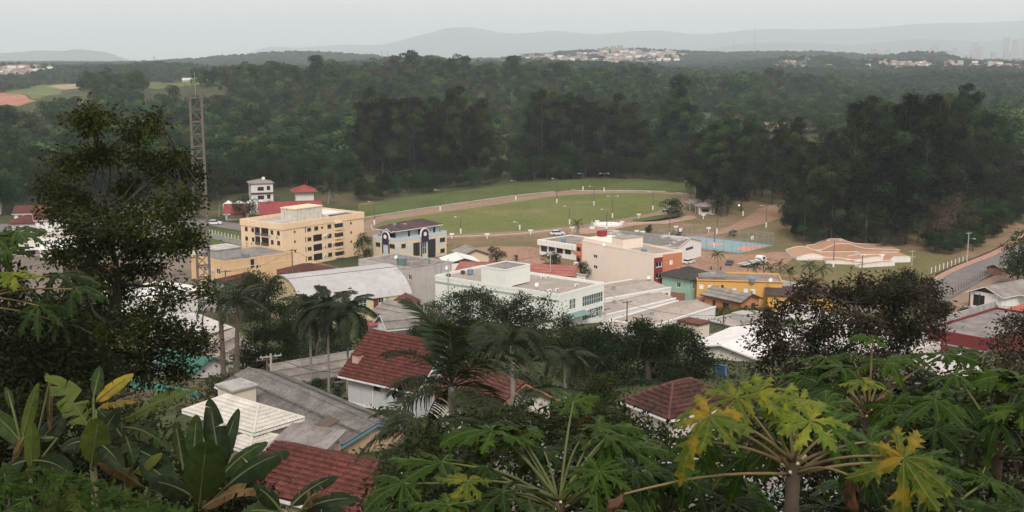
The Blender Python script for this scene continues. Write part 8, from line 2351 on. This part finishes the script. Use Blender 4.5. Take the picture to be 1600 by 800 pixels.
# a few people on the parking soil
def person(px, py, hpx, top, label):
    p = pg(px, py); h = hpx / FPX * p[1]; e = empty('person', tuple(p), .3, label, 'person', 'people on the red soil')
    m = MB(); s = h / 1.7
    for x in (-.1, .1): m.tube([(x * s, 0, 0), (x * s, 0, .45 * s), (x * .9 * s, 0, .88 * s)], [.06 * s, .075 * s, .1 * s], 7)
    m.build('legs', plain('dark_trousers', (.03, .03, .045)), e)
    MB().tube([(0, 0, .85 * s), (0, 0, 1.1 * s), (0, 0, 1.36 * s), (0, 0, 1.44 * s), (0, 0, 1.5 * s)], [.16 * s, .17 * s, .2 * s, .1 * s, .05 * s], 9).build('torso', top, e, smooth=True)
    for q in (-1, 1): MB().tube([(q * .19 * s, 0, 1.36 * s), (q * .25 * s, .02, 1.08 * s), (q * .24 * s, -.06, .82 * s)], [.06 * s, .045 * s, .035 * s], 6).build('arm', top, e)
    MB().tube([(0, 0, 1.46 * s), (0, 0, 1.52 * s), (0, -.01, 1.62 * s), (0, 0, 1.72 * s)], [.05 * s, .08 * s, .10 * s, .04 * s], 9).build('head', plain('skin', (.3, .17, .11)), e, smooth=True)
person(1111, 424, 9, plain('shirt_dark', (.05, .05, .07)), 'standing person in dark clothes left of the single palm')
person(1126, 424, 9, plain('shirt_red', (.3, .05, .06)), 'standing person in a red shirt right of the single palm')

# rooftop tanks and dishes
def roof_tank(px, py, z, label, r=.75, mat=None):
    p = pz(px, py, z); e = empty('rooftop_tank', tuple(p), 0, label, 'water tank', 'rooftop water tanks')
    m = mat or plain('tank_blue', (.16, .24, .3))
    MB().tube([(0, 0, 0), (0, 0, r * 1.3)], [r * .85, r], 14).build('barrel', m, e); MB().tube([(0, 0, r * 1.3), (0, 0, r * 1.5), (0, 0, r * 1.62)], [r * 1.04, r * .7, r * .2], 14).build('lid', m, e)
for x, y, z, lab in ((735, 428, 10.0, 'blue tank on the far left of the mint roof'), (1006, 395, 10.7, 'blue tank on the cream apartment roof'), (880, 378, 4.5, 'blue tank on the garage row roof'), (1175, 441, 6.1, 'blue tank on the yellow house roof'), (385, 402, 6.4, 'blue tank on the apricot block roof'), (455, 344, 12.1, 'blue tank on the apartment block roof'), (668, 410, 8.8, 'small blue tank on the grey block roof')):
    roof_tank(x, y, z, lab)
def dish(px, py, z, label):
    p = pz(px, py, z); e = empty('satellite_dish', tuple(p), -.6, label, 'dish', 'satellite dishes on the roofs')
    MB().tube([(0, 0, 0), (0, 0, 1.0)], .04, 6).build('stand', STEEL, e)
    MB().tube([(0, -.05, 1.0), (0, -.16, 1.06), (0, -.28, 1.12)], [.05, .38, .52], 14, cap=False).build('bowl', ACWHITE, e)
for x, y, z, lab in ((700, 425, 10.0, 'dish at the left corner of the mint roof'), (840, 452, 10.0, 'dish at the near edge of the mint roof'), (470, 342, 12.1, 'dish beside the apartment tank'), (945, 388, 10.8, 'dish on the cream apartment roof'), (1205, 444, 6.1, 'dish on the right of the yellow house roof'), (1015, 440, 5.9, 'dish on the first white shed'), (620, 408, 8.8, 'dish on the left of the grey block roof')):
    dish(x, y, z, lab)
# ------------------------------------------------------------------ the air
def haze():
    m = bpy.data.materials.new('haze_air'); m.use_nodes = True
    nt = m.node_tree; nt.nodes.clear()
    out = nt.nodes.new('ShaderNodeOutputMaterial')
    v = nt.nodes.new('ShaderNodeVolumePrincipled')
    v.inputs['Color'].default_value = (.80, .91, 1.0, 1)
    v.inputs['Density'].default_value = HAZE_DENSITY
    v.inputs['Anisotropy'].default_value = 0.0
    nt.links.new(v.outputs[0], out.inputs['Volume'])
    me = MB().box(-24000, -400, -3, 24000, 33500, 1000).mesh('haze', m)
    set_props(link('haze', me), 'pale even haze filling the valley air', kind='stuff')
HAZE_DENSITY = 8.4e-5
haze()
